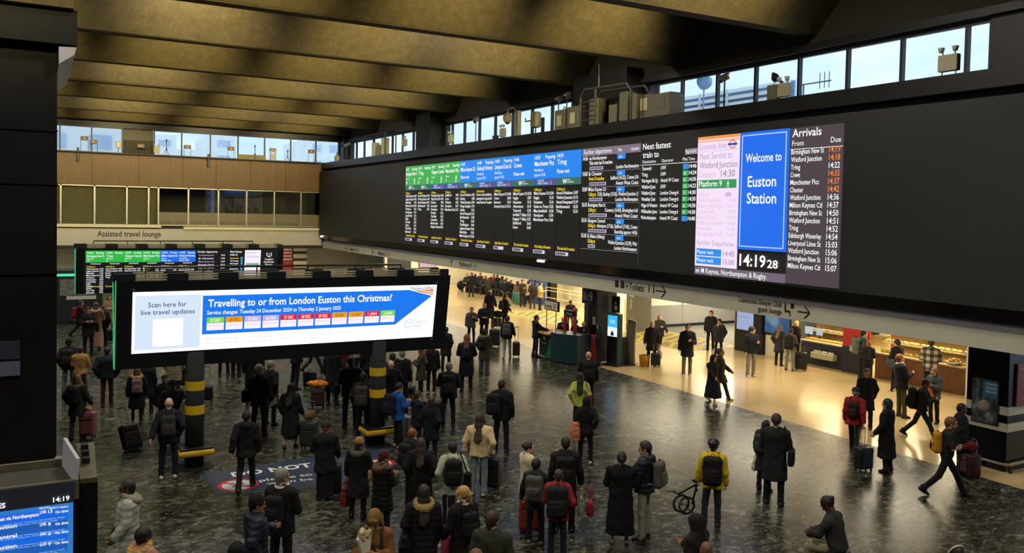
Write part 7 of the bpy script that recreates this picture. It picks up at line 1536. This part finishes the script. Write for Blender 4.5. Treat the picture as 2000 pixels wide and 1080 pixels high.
st_ = suitcase('blue suitcase used as a seat by the bent over person', pos=P['loc'] + np.array((0, 0, 0)), col='2c3c64', f=-70, W=.42, D=.3, H=.42, handle=0)
person('person with dark hair and a white headband at the bottom right edge', 1868, 1064, None, 1.68, f=-40, top=('jk', '1c1c1e'), hat=('band', 'x'), hair=('short', 'dk'))
# left hand group
person('broad person in a dark teal jacket and maroon trousers walking away', 209, 677, 793, f=4, pose='wk', phase=.25, top=('pf', '1f2a2c'), hem=.82, leg='3a1a20', lw=1.1, shoe='2a2a2c', sole='a8a494', hair=('crop', 'dk'), skin='m', w=1.22, la='pocket', ra='pocket')
P = person('person in a dark parka with a fur collar and jeans next to a pink suitcase', 151, 731, 856, f=30, top=('pk', '2a2c28'), hood='fur5a4c34', hem=.62, leg='2a3a50', lw=1.1, shoe='1c1c1e', hair=('bob', 'lb'), la='pocket', ra='hold', w=1.06); backpack(P, 'black backpack on the person next to the pink suitcase', '121216', .95)
s_ = suitcase('dusty pink suitcase on the dark floor near the left column', 172, 855, '8c5058', f=20, W=.36, H=.6, handle=.35); soft_bag('pouch', 'cream pouch on top of the pink suitcase', 'pouch', (s_.location[0], s_.location[1] - .02, .69), 'b89c78', (.09, .07, .05), 0, 9, False)
suitcase('pale grey suitcase with a tall handle at the foot of the left column', 124, 948, '8c8c8a', f=10, W=.34, H=.55, handle=.55)
P = person('person in a black beanie with pale grey jeans at the column edge', 134, 662, 770, f=10, top=('pf', '1c1d21'), leg='70726c', lw=1.2, shoe='26262a', hat=('beanie', '15151a'), la='pocket', ra='pocket'); backpack(P, 'brown black backpack on the person in the black beanie', '24201e', 1.15)
person('person with one tan yellow sleeve showing beside the black beanie', 157, 676, 778, f=14, top=('fl', 'a8844a'), leg='2a2a2e', hair=('short', 'br'), la='down', ra='down')
P = person('person in black stepping right with a round red backpack', 157, 583, 658, f=85, pose='wk', top=('jk', '1a1a1e'), hem=.7, leg='141418', hair=('bob', 'br'), skin='l', la='swb', ra='swf'); backpack(P, 'round red backpack on the person stepping right', '8c1c28', 1.0)
P = person('person in a black coat facing the camera reading a phone', 172, 599, 692, f=172, hp=18, top=('co', '16171a'), hem=.66, leg='121216', hair=('short', 'br'), skin='l', la='phone', ra='phone'); side_bag(P, -1, 'black shoulder bag on the person reading a phone', '121215', .36, .34)
person('person in a long pinkish dress and pale fur hood behind the phone reader', 187, 577, 684, f=10, top=('lc', 'b08470'), hem=.12, leg='9c7868', hood='furb89c7c', hair=('long', 'lb'))
person('person in navy with a pink scarf beside the pinkish dress', 200, 596, 678, f=20, top=('pf', '1a1e28'), scarf='a84a60', leg='161a22', hair=('short', 'gy'), hat=('cap', '5a4c44'), w=1.1)
suitcase('dark suitcase at the edge of the near billboard on the floor', 217, 668, '1c1e26', f=0, W=.42, H=.5, handle=.3)
person('person in a long beige coat facing the camera beside the green edge light', 214, 576, 648, f=175, top=('lc', '9a7c60'), hem=.42, leg='2a2426', hair=('long', 'br'), skin='p', la='fold', ra='fold')
person('person in a dark coat standing at the teal edged booth', 120, 533, 594, f=20, top=('jk', '1a1b20'), hem=.7, leg='15161a', hair=('crop', 'gy'), skin='l'); person('person in black walking beside the teal edged booth', 134, 536, 599, f=60, pose='wk', top=('jk', '1c1d22'), leg='17181d', hair=('short', 'dk'))
P = person('person in a knee length black coat with tan fur hood under the billboard', 267, 716, 829, f=0, top=('co', '121317'), hood='fura08058', hem=.5, leg='131318', lw=.8, hair=('bob', 'lb'), la='down', ra='down', tight=True); backpack(P, 'pinkish grey backpack under the tan fur hood', '7c6a64', .85)
person('person in a dark navy coat just behind the tan fur hood', 287, 702, 806, f=10, top=('co', '171a24'), hem=.5, leg='14161c', hair=('short', 'dk'))
person('person in a dark flat cap and black jacket left of the hooded figure', 321, 737, 848, f=6, top=('jk', '191a1f'), leg='15161b', hat=('cap', '241e1e'), hair=('short', 'gy'), w=1.06)
person('person with a dark hood down in a navy puffer jacket behind the bald head', 336, 742, 872, f=-6, top=('pf', '14161f'), hood='down', leg='15171f', shoe='c0bca8', hat=('beanie', '14151a'), w=1.1, la='pocket', ra='pocket')
P = person('bald person in navy with a grey backpack and white trainers', 329, 776, 934, f=4, top=('jk', '161a26'), leg='141a28', lw=1.1, shoe='c4c0b0', sole='d8d4c4', hair=('none', 'br'), skin='p', la='pull', ra='pocket'); backpack(P, 'grey backpack with dangling straps on the bald person in navy', '333230', 1.0)
p = hand_at(P, -1, .1); s_ = suitcase('black suitcase tilted on its wheels beside the bald person in navy', 262, 880, '131418', f=-30, W=.42, D=.24, H=.58, handle=.45); s_.rotation_euler = (0, 0, s_.rotation_euler[2]); s_.rotation_euler.rotate_axis('X', R(-28))
person('small person in a cream padded jacket behind the yellow banded pole', 376, 820, 885, f=0, h=1.3, top=('pf', 'b4a88c'), hem=.8, leg='3a3c40', hair=('long', 'lb'))
person('person in a beige quilted coat half hidden by the near billboard', 339, 660, 772, f=0, top=('pl', '8c7c68'), hem=.45, leg='2c2a2a', hair=('bob', 'br'))
suitcase('dark brown suitcase beside the beige quilted coat', 356, 756, '231e1e', f=10, W=.4, H=.62, handle=.3); suitcase('small black suitcase standing alone right of the banded pole', 402, 785, '15161a', f=10, W=.42, H=.44, handle=.55)
person('person in dark trousers showing below the billboard, first of two', 437, 640, 733, f=10, top=('co', '181b24'), leg='161a24', hair=('short', 'br')); person('person in wide dark trousers showing below the billboard, second of two', 461, 641, 736, f=0, top=('co', '191b22'), leg='161a26', lw=1.3, hair=('bob', 'br'), tight=True)
P = person('person in a dark suit holding a white paper beside a black bag', 505, 711, 851, f=35, hy=20, pose='wk', phase=.3, top=('jk', '14161d'), hem=.74, leg='131520', shoe='3a2a22', hair=('short', 'gy'), skin='l', la='down', ra='carry')
p = hand_at(P, 1, .1); tag(MB().prism([(p[0] - .1, p[1], p[2] - .12), (p[0] + .12, p[1], p[2] - .02), (p[0] + .1, p[1], p[2] + .16), (p[0] - .05, p[1], p[2] + .02)], (.01, .01, 0)).build('newspaper', mat('white paper', 'c8c4b0', .8, var=.05)), 'folded white paper in the hand of the person in the dark suit', 'paper'); side_bag(P, -1, 'black laptop bag on the person in the dark suit', '121318', .38, .32)
person('person in a knee length black coat right of the dark suit', 528, 704, 829, f=42, hy=30, top=('co', '121318'), hem=.5, leg='14151b', shoe='17171a', hair=('short', 'gy'), skin='l', la='pocket', ra='pocket')
P = person('person behind the dark suit carrying a yellow bag', 494, 662, 790, f=10, top=('co', '15171d'), leg='14161c', hair=('short', 'dk')); tote(P, 1, 'yellow bag behind the shoulder of the dark suit', 'c89a2c', .26, .2, .1, -.1, name='carrier_bag')
person('person with very long black hair in a black coat and patterned hem', 567, 748, 875, f=20, pose='wk', phase=.4, top=('lc', '101116'), hem=.36, skirt=('3a3a34', .26), leg='skin', lw=.7, shoe='141416', hair=('long', 'bk'), la='pocket', ra='hold')
s_ = suitcase('olive grey suitcase pulled by the person with very long black hair', 604, 876, '2c2f2b', f=25, W=.42, H=.62, handle=.45); soft_bag('holdall', 'tan bag strapped on the olive grey suitcase', 'bag', (s_.location[0], s_.location[1], .7), '6a543c', (.14, .11, .12), .2, 12)
person('person in dark trousers and black shoes under the middle of the billboard', 578, 648, 760, f=60, top=('jk', '171a22'), leg='181c26', shoe='141416', hair=('short', 'br')); person('person stepping right in black trousers under the billboard', 612, 640, 728, f=80, pose='wk', top=('jk', '15171c'), leg='14161b', shoe='141416', hair=('short', 'br'))
suitcase('dark blue ribbed suitcase under the middle of the billboard', 606, 758, '1a2036', f=10, W=.44, H=.5, handle=.5, ribs=True)
person('person in a long dark overcoat beside an orange bag', 649, 672, 792, f=30, top=('lc', '12141b'), hem=.4, leg='12141a', hair=('short', 'rd'))
s_ = suitcase('patterned brown suitcase below an orange bag', 621, 796, '3a2626', f=10, W=.4, H=.5, handle=.2); soft_bag('orange_bag', 'crumpled orange carrier bag on the patterned suitcase', 'bag', (s_.location[0], s_.location[1], .6), 'c87a28', (.3, .17, .1), -.3, 14, False)
P = person('person in a grey black hooded jacket and cropped black trousers', 683, 684, 836, f=0, top=('jk', '1e2024'), hood='down', leg='131419', lw=1.1, shoe='1a1a1c', hair=('short', 'dk'), w=1.05); side_bag(P, -1, 'black messenger bag on the person in cropped trousers', '17181d', .34, .28)
P = person('person in black with an olive backpack next to the second banded pole', 708, 727, 862, f=12, top=('jk', '15171c'), leg='131520', shoe='15161a', hair=('short', 'dk'), la='pocket', ra='pocket', tight=True); backpack(P, 'olive backpack next to the second banded pole', '33322a', 1.15)
person('person in a dark red jacket mostly hidden behind the grey black jacket', 663, 655, 772, f=10, top=('jk', '5c1c26'), leg='16161a', hair=('short', 'br')); person('person in a striped top under the billboard', 702, 640, 752, f=-10, top=('hd', stripes('striped knit', '2a2a2c', 'a89c84', 18)), leg='17171c', hair=('short', 'dk')); person('person in a black padded jacket left of the second banded pole', 724, 655, 778, f=5, top=('pf', '12141c'), leg='14151b', hair=('short', 'dk'), w=1.1)
P = person('older bald person in a dark jacket facing the camera by the second pole', 762, 703, 820, f=185, hp=12, top=('jk', '171a22'), leg='15171d', hair=('none', 'gy'), skin='p'); person('person in a dark jacket with a pale collar behind the older bald person', 784, 682, 803, f=15, top=('jk', '15161b'), scarf='a8a494', leg='14151a', hair=('crop', 'gy'))
person('person in a small dark cap just behind the older bald person', 765, 690, 806, f=10, top=('jk', '17171b'), leg='14151a', hat=('cap', '2a2623'), hair=('short', 'dk'))
P = person('person in a bright blue jacket and black trousers facing right', 776, 747, 874, f=62, hp=20, top=('jk', '1c58a0'), hem=.76, leg='121318', lw=1.15, shoe='c0b890', sole='d0c8b0', hair=('short', 'bk'), skin='l', la='phone', ra='phone'); backpack(P, 'navy backpack on the person in the bright blue jacket', '16192a', 1.15); phone(P, 1, 'black phone held by the person in the bright blue jacket')
suitcase('silver grey suitcase beside the bright blue jacket', 796, 860, '6c6e70', f=60, W=.38, H=.58, handle=.5, ribs=True)
P = person('person with long hair in a grey brown coat looking left at a phone', 822, 680, 772, f=-75, hp=18, top=('co', '3c382f'), hem=.56, leg='16171a', shoe='c0b8a4', hair=('long', 'lb'), skin='l', la='phone', ra='phone', tight=True)
person('person in a black jacket and trousers right of the grey brown coat', 842, 668, 769, f=12, top=('jk', '17181c'), leg='141519', shoe='b8b4a4', hair=('short', 'dk'), tight=True); suitcase('black suitcase with tall handle below the grey brown coat', 799, 796, '14151c', f=10, W=.36, H=.58, handle=.6)
person('person in dark clothes at the right edge of the near billboard', 870, 638, 724, f=20, top=('co', '14161c'), hem=.6, leg='13151a', hair=('short', 'dk'))
P = person('broad person in a black jacket with a logo backpack seen from behind', 875, 708, 833, f=4, top=('jk', '161719'), leg='13141a', lw=1.1, shoe='15161a', hair=('short', 'gy'), w=1.2, la='fold', ra='fold'); backpack(P, 'black backpack with white logo on the broad person', '15161a', 1.2); suitcase('black suitcase left of the broad person', 855, 832, '131419', f=0, W=.4, H=.6, handle=.35)
person('person in navy with a pale hood and brown hair facing right', 814, 774, 886, f=60, hp=5, top=('jk', '181c28'), hood='down', scarf='9a9688', leg='16181f', hair=('short', 'br'), skin='l', la='chin', ra='chin'); person('person with straight brown hair in black next to the pale hood', 841, 787, 902, f=30, top=('co', '121318'), hem=.6, leg='121318', hair=('bob', 'br'), skin='l')
P = person('person in a black jacket and black trousers standing alone with a holdall', 978, 741, 882, f=12, hy=25, top=('jk', '131419'), hem=.78, leg='12141a', shoe='17171a', hair=('crop', 'dk'), skin='m', w=1.1, la='strap', ra='down'); backpack(P, 'black holdall on the shoulder of the person standing alone', '16171d', 1.15, None, -1)
P = person('person in a flared black coat with long hair and a small black backpack', 910, 652, 764, f=4, top=('co', '11131a'), hem=.48, leg='13141a', hair=('long', 'rd'), la='fold', ra='fold', w=1.05); backpack(P, 'small black backpack on the flared black coat', '14161b', .8)
P = person('person in an olive parka and grey flared trousers', 945, 641, 731, f=25, top=('pk', '3a3a2a'), hood='fur5a5240', hem=.56, leg='4a4654', lw=1.5, shoe='1c1c1e', sole='c0bcac', hair=('bob', 'bk'), la='pocket', ra='chest'); backpack(P, 'black backpack on the olive parka', '16181d', .9)
person('person in a grey blazer over black facing the camera', 920, 600, 672, f=178, top=('jk', '4a4a46'), open_='141416', leg='14151a', hair=('short', 'dk'), skin='l', la='chest', ra='down'); person('person in a navy fleece facing the camera left of the dark suitcase', 945, 591, 668, f=176, top=('jk', '171a22'), leg='14151a', hair=('crop', 'lb'), skin='l', w=1.12)
person('person in a pale knitted hat and dark coat beyond the navy fleece', 956, 556, 640, f=20, top=('co', '171b26'), leg='15171d', hat=('beanie', 'c4b898'), la='down', ra='swf'); P = person('person with a backpack and luggage standing beyond the grey rucksack', 986, 575, 640, f=60, top=('jk', '17181c'), leg='14151a', hair=('short', 'dk'), la='reach', ra='hold'); backpack(P, 'brown black backpack beyond the grey rucksack', '2a2420', 1.0)
soft_bag('duffel_bag', 'large black duffel bag between two standing travellers', 'bag', tuple(at(972, 640)[:2]) + (.52,), '15181f', (.2, .36, .17), .5, 21); suitcase('suitcase under the large black duffel bag', 971, 640, '17181d', f=0, W=.45, H=.44, handle=.2)
P = person('person with a grey rucksack and pale trousers wheeling a brown suitcase', 990, 616, 698, f=8, pose='wk', phase=.5, top=('jk', '16181d'), hem=.78, leg='8c8674', lw=1.1, shoe='c8c4b4', hair=('short', 'br'), la='down', ra='hold'); backpack(P, 'grey rucksack with pale logo', '4a4e50', 1.1, '3c4042')
suitcase('brown hard suitcase with tall handle', 1008, 697, '33211c', f=0, W=.3, H=.55, handle=.6, ribs=True); suitcase('large dark suitcase in front of the grey rucksack', 966, 677, '1e2024', f=10, W=.48, H=.7, handle=.45)
person('person in a navy jacket leaning on the green help desk', 1046, 615, 697, f=72, hp=10, top=('jk', '161b26'), hood='down', leg='1a2230', shoe='17171a', hair=('crop', 'br'), skin='l', la='reach', ra='reach')
for px, py, lab, f_, hr in ((1074, 627, 'staff person behind the oak desk top facing the camera', 190, ('none', 'gy')), (1092, 640, 'staff person seated between the red posts', 230, ('short', 'bk')), (1124, 628, 'bald staff person behind the teal desk facing the camera', 176, ('none', 'gy')), (1149, 632, 'staff person behind the red cabinet facing left', -70, ('bob', 'bk'))):
    dz = dict(((1074, 1.45), (1092, 1.3), (1124, 1.6), (1149, 1.66)))[px]; pp_ = at(px, py, dz); kx = pp_[0] + (.0 if px != 1092 else .0)
    person(lab, px, py, None, dz if dz > 1.5 else 1.6, f=f_, top=('jk', '15181e'), leg='14161a', hair=hr, skin='l', la='fold', ra='fold', open_='a8a8a0' if px in (1074, 1124) else None, pos=(max(kx, 19.0), pp_[1], 0))
P = person('person in black with a dark rucksack walking away past the red frame', 1113, 585, 648, f=12, pose='wk', phase=.6, top=('jk', '15171a'), leg='4a4844', hair=('crop', 'dk'), la='fold', ra='fold')
# seated rows along the far wall
bench_n = [0]
def bench(x0, y0, x1, y1, lab):
    d = np.array((x1 - x0, y1 - y0)); L = np.linalg.norm(d); t = thing('bench_seat', lab, 'bench', ((x0 + x1) / 2, (y0 + y1) / 2, 0), math.atan2(d[1], d[0]), 'waiting benches'); MB().rbox((0, 0, .43), (L, .48, .05), .02).build('seat', M_char, t); MB().rbox((0, .26, .68), (L, .05, .42), .02).build('backrest', M_char, t)
    for x in np.linspace(-L / 2 + .3, L / 2 - .3, 3): MB().rbox((x, 0, .2), (.06, .4, .4), .01).build('leg', M_char, t)
crowd = [(912, 536, 0, '2c2a28', 'gy'), (921, 532, 1, '14161f', 'bk'), (928, 537, 0, '1a1b22', 'bk'), (938, 534, 0, '3a2c24', 'br'), (948, 540, 0, '23262c', 'rd'), (959, 542, 0, '1a1c22', 'br'), (965, 537, 0, 'a8303c', 'gy'), (972, 538, 0, '1a1b20', 'bk'), (981, 541, 0, '4a443c', 'bk'), (990, 545, 0, '2c302c', 'br'), (998, 549, 0, '16181d', 'bk'), (1011, 551, 0, '6a4438', 'bk'), (1021, 546, 1, '2c2424', 'bk'), (1033, 550, 0, '231d1d', 'rd'), (1041, 549, 1, '2a2622', 'br'), (1056, 551, 1, 'a88c48', 'bk')]
DESC = ['grey haired seated person at the far end of the seats', 'person in navy standing at the far end of the seats', 'seated person in dark clothes third from the far end', 'seated person in brown behind a cream case', 'seated person with reddish hair in charcoal', 'seated person beside the red top', 'seated person in a bright red top', 'seated person with black hair right of the red top', 'seated person in a grey brown coat in the middle of the seats', 'seated person in dark green in the middle of the seats', 'seated person in black beside the teal suitcase row', 'seated person in a dusty pink top by the teal suitcases', 'person with black hair standing behind the pink top', 'seated person in maroon behind the white coat', 'person in dark brown standing behind the white coat', 'person in a mustard top by the blue machines']
for k, ((px, py, stnd, col, hr), lab) in enumerate(zip(crowd, DESC)):
    X_ = 29.2 if k < 11 else 28.6; z_ = 1.66 if stnd else 1.28; pp_ = at(px, py, z_); 
    q_ = on_x(px, py, X_) if False else pp_
    person(lab, px, py, None, 1.7 if stnd else 1.28, f=random.choice((150, 200, 175, 110)), pose='st' if stnd else 'sit', top=('pf' if k % 3 else 'jk', col), leg=('17181c', '2a2c34', '3c3a36')[k % 3], hair=(('short', 'bob', 'long')[k % 3], hr), skin=('l', 'm', 'd')[k % 3], la='lap' if not stnd else 'down', ra='lap' if not stnd else 'phone', group=None)
a_, b_ = at(905, 536, 1.28), at(1040, 550, 1.28)
for k in range(4):
    t0, t1 = k / 4 + .01, (k + 1) / 4 - .01; bench(a_[0] + (b_[0] - a_[0]) * t0 + .1, a_[1] + (b_[1] - a_[1]) * t0, a_[0] + (b_[0] - a_[0]) * t1 + .1, a_[1] + (b_[1] - a_[1]) * t1, 'dark waiting bench under the seated travellers by the far wall')
person('person in a white coat and backpack standing in front of the seats', 1031, 560, 594, f=10, top=('jk', 'b4a684'), hem=.66, leg='16161a', hair=('bob', 'bk')); person('person in a white woolly hat in front of the seats', 954, 551, 583, f=0, pose='st', top=('jk', '33352f'), hat=('beanie', 'cfc7ae'), leg='26241f'); person('person in a navy jacket with a white stripe in front of the seats', 986, 555, 590, f=5, top=('jk', '131620'), scarf='a8a8a0', leg='55524a', hair=('short', 'bk'))
for k, (px, col, lab) in enumerate(((1005, '2c7a74', 'teal suitcase at the left of a row in front of the seats'), (1010, '348a80', 'bright teal suitcase second in the row'), (1015, '5c7a70', 'grey green suitcase third in the row'), (1021, '3a3a3a', 'dark suitcase at the right of the row'))): suitcase(lab, px, 594 + k * .5, col, f=0, W=.3, H=.72, handle=.4, ribs=True)
suitcase('brown suitcase standing before the far seats', 931, 571, '3c2a28', f=0, W=.5, H=.66, handle=.3); suitcase('cream upright case between the far seated people', 938, 565, 'b8a880', f=0, W=.42, H=.75, handle=0); soft_bag('rucksack', 'large black rucksack leaning at the far end of the seats', 'bag', tuple(at(900, 566)[:2]) + (0,), '15161d', (.34, .26, .34), .4, 31)
# people far away under the fascia by the gates
for k, (px, py, col, sk_) in enumerate(((729, 505, '26201e', 'bk'), (746, 505, '2c2422', 'rd'), (752, 507, '1c1c22', 'bk'), (764, 506, 'c8d84a', 'gy'), (775, 508, '1e1f24', 'bk'), (782, 508, '24262a', 'br'), (791, 510, '2e2c28', 'bk'), (801, 511, '23241f', 'br'), (812, 512, '1d1e22', 'bk'))):
    p_ = on_y(px, py, 58.5 - k * .15); person(['person in dark brown at the far gates by the pink poster', 'person with reddish hair at the far gates', 'person in black at the far gates beside the bright vest', 'person in a bright yellow vest at the far gates', 'person in black right of the bright vest at the far gates', 'person in charcoal two along from the bright vest', 'person in grey brown three along from the bright vest', 'person in dark olive next to the end of the far gate queue', 'person in black at the near end of the far gate queue'][k], px, py, None, 1.7, f=(170, 20, 190, 10)[k % 4], top=('jk', col), leg='17181c', hair=('short', sk_), pos=(p_[0], p_[1], 0))

flush_text()
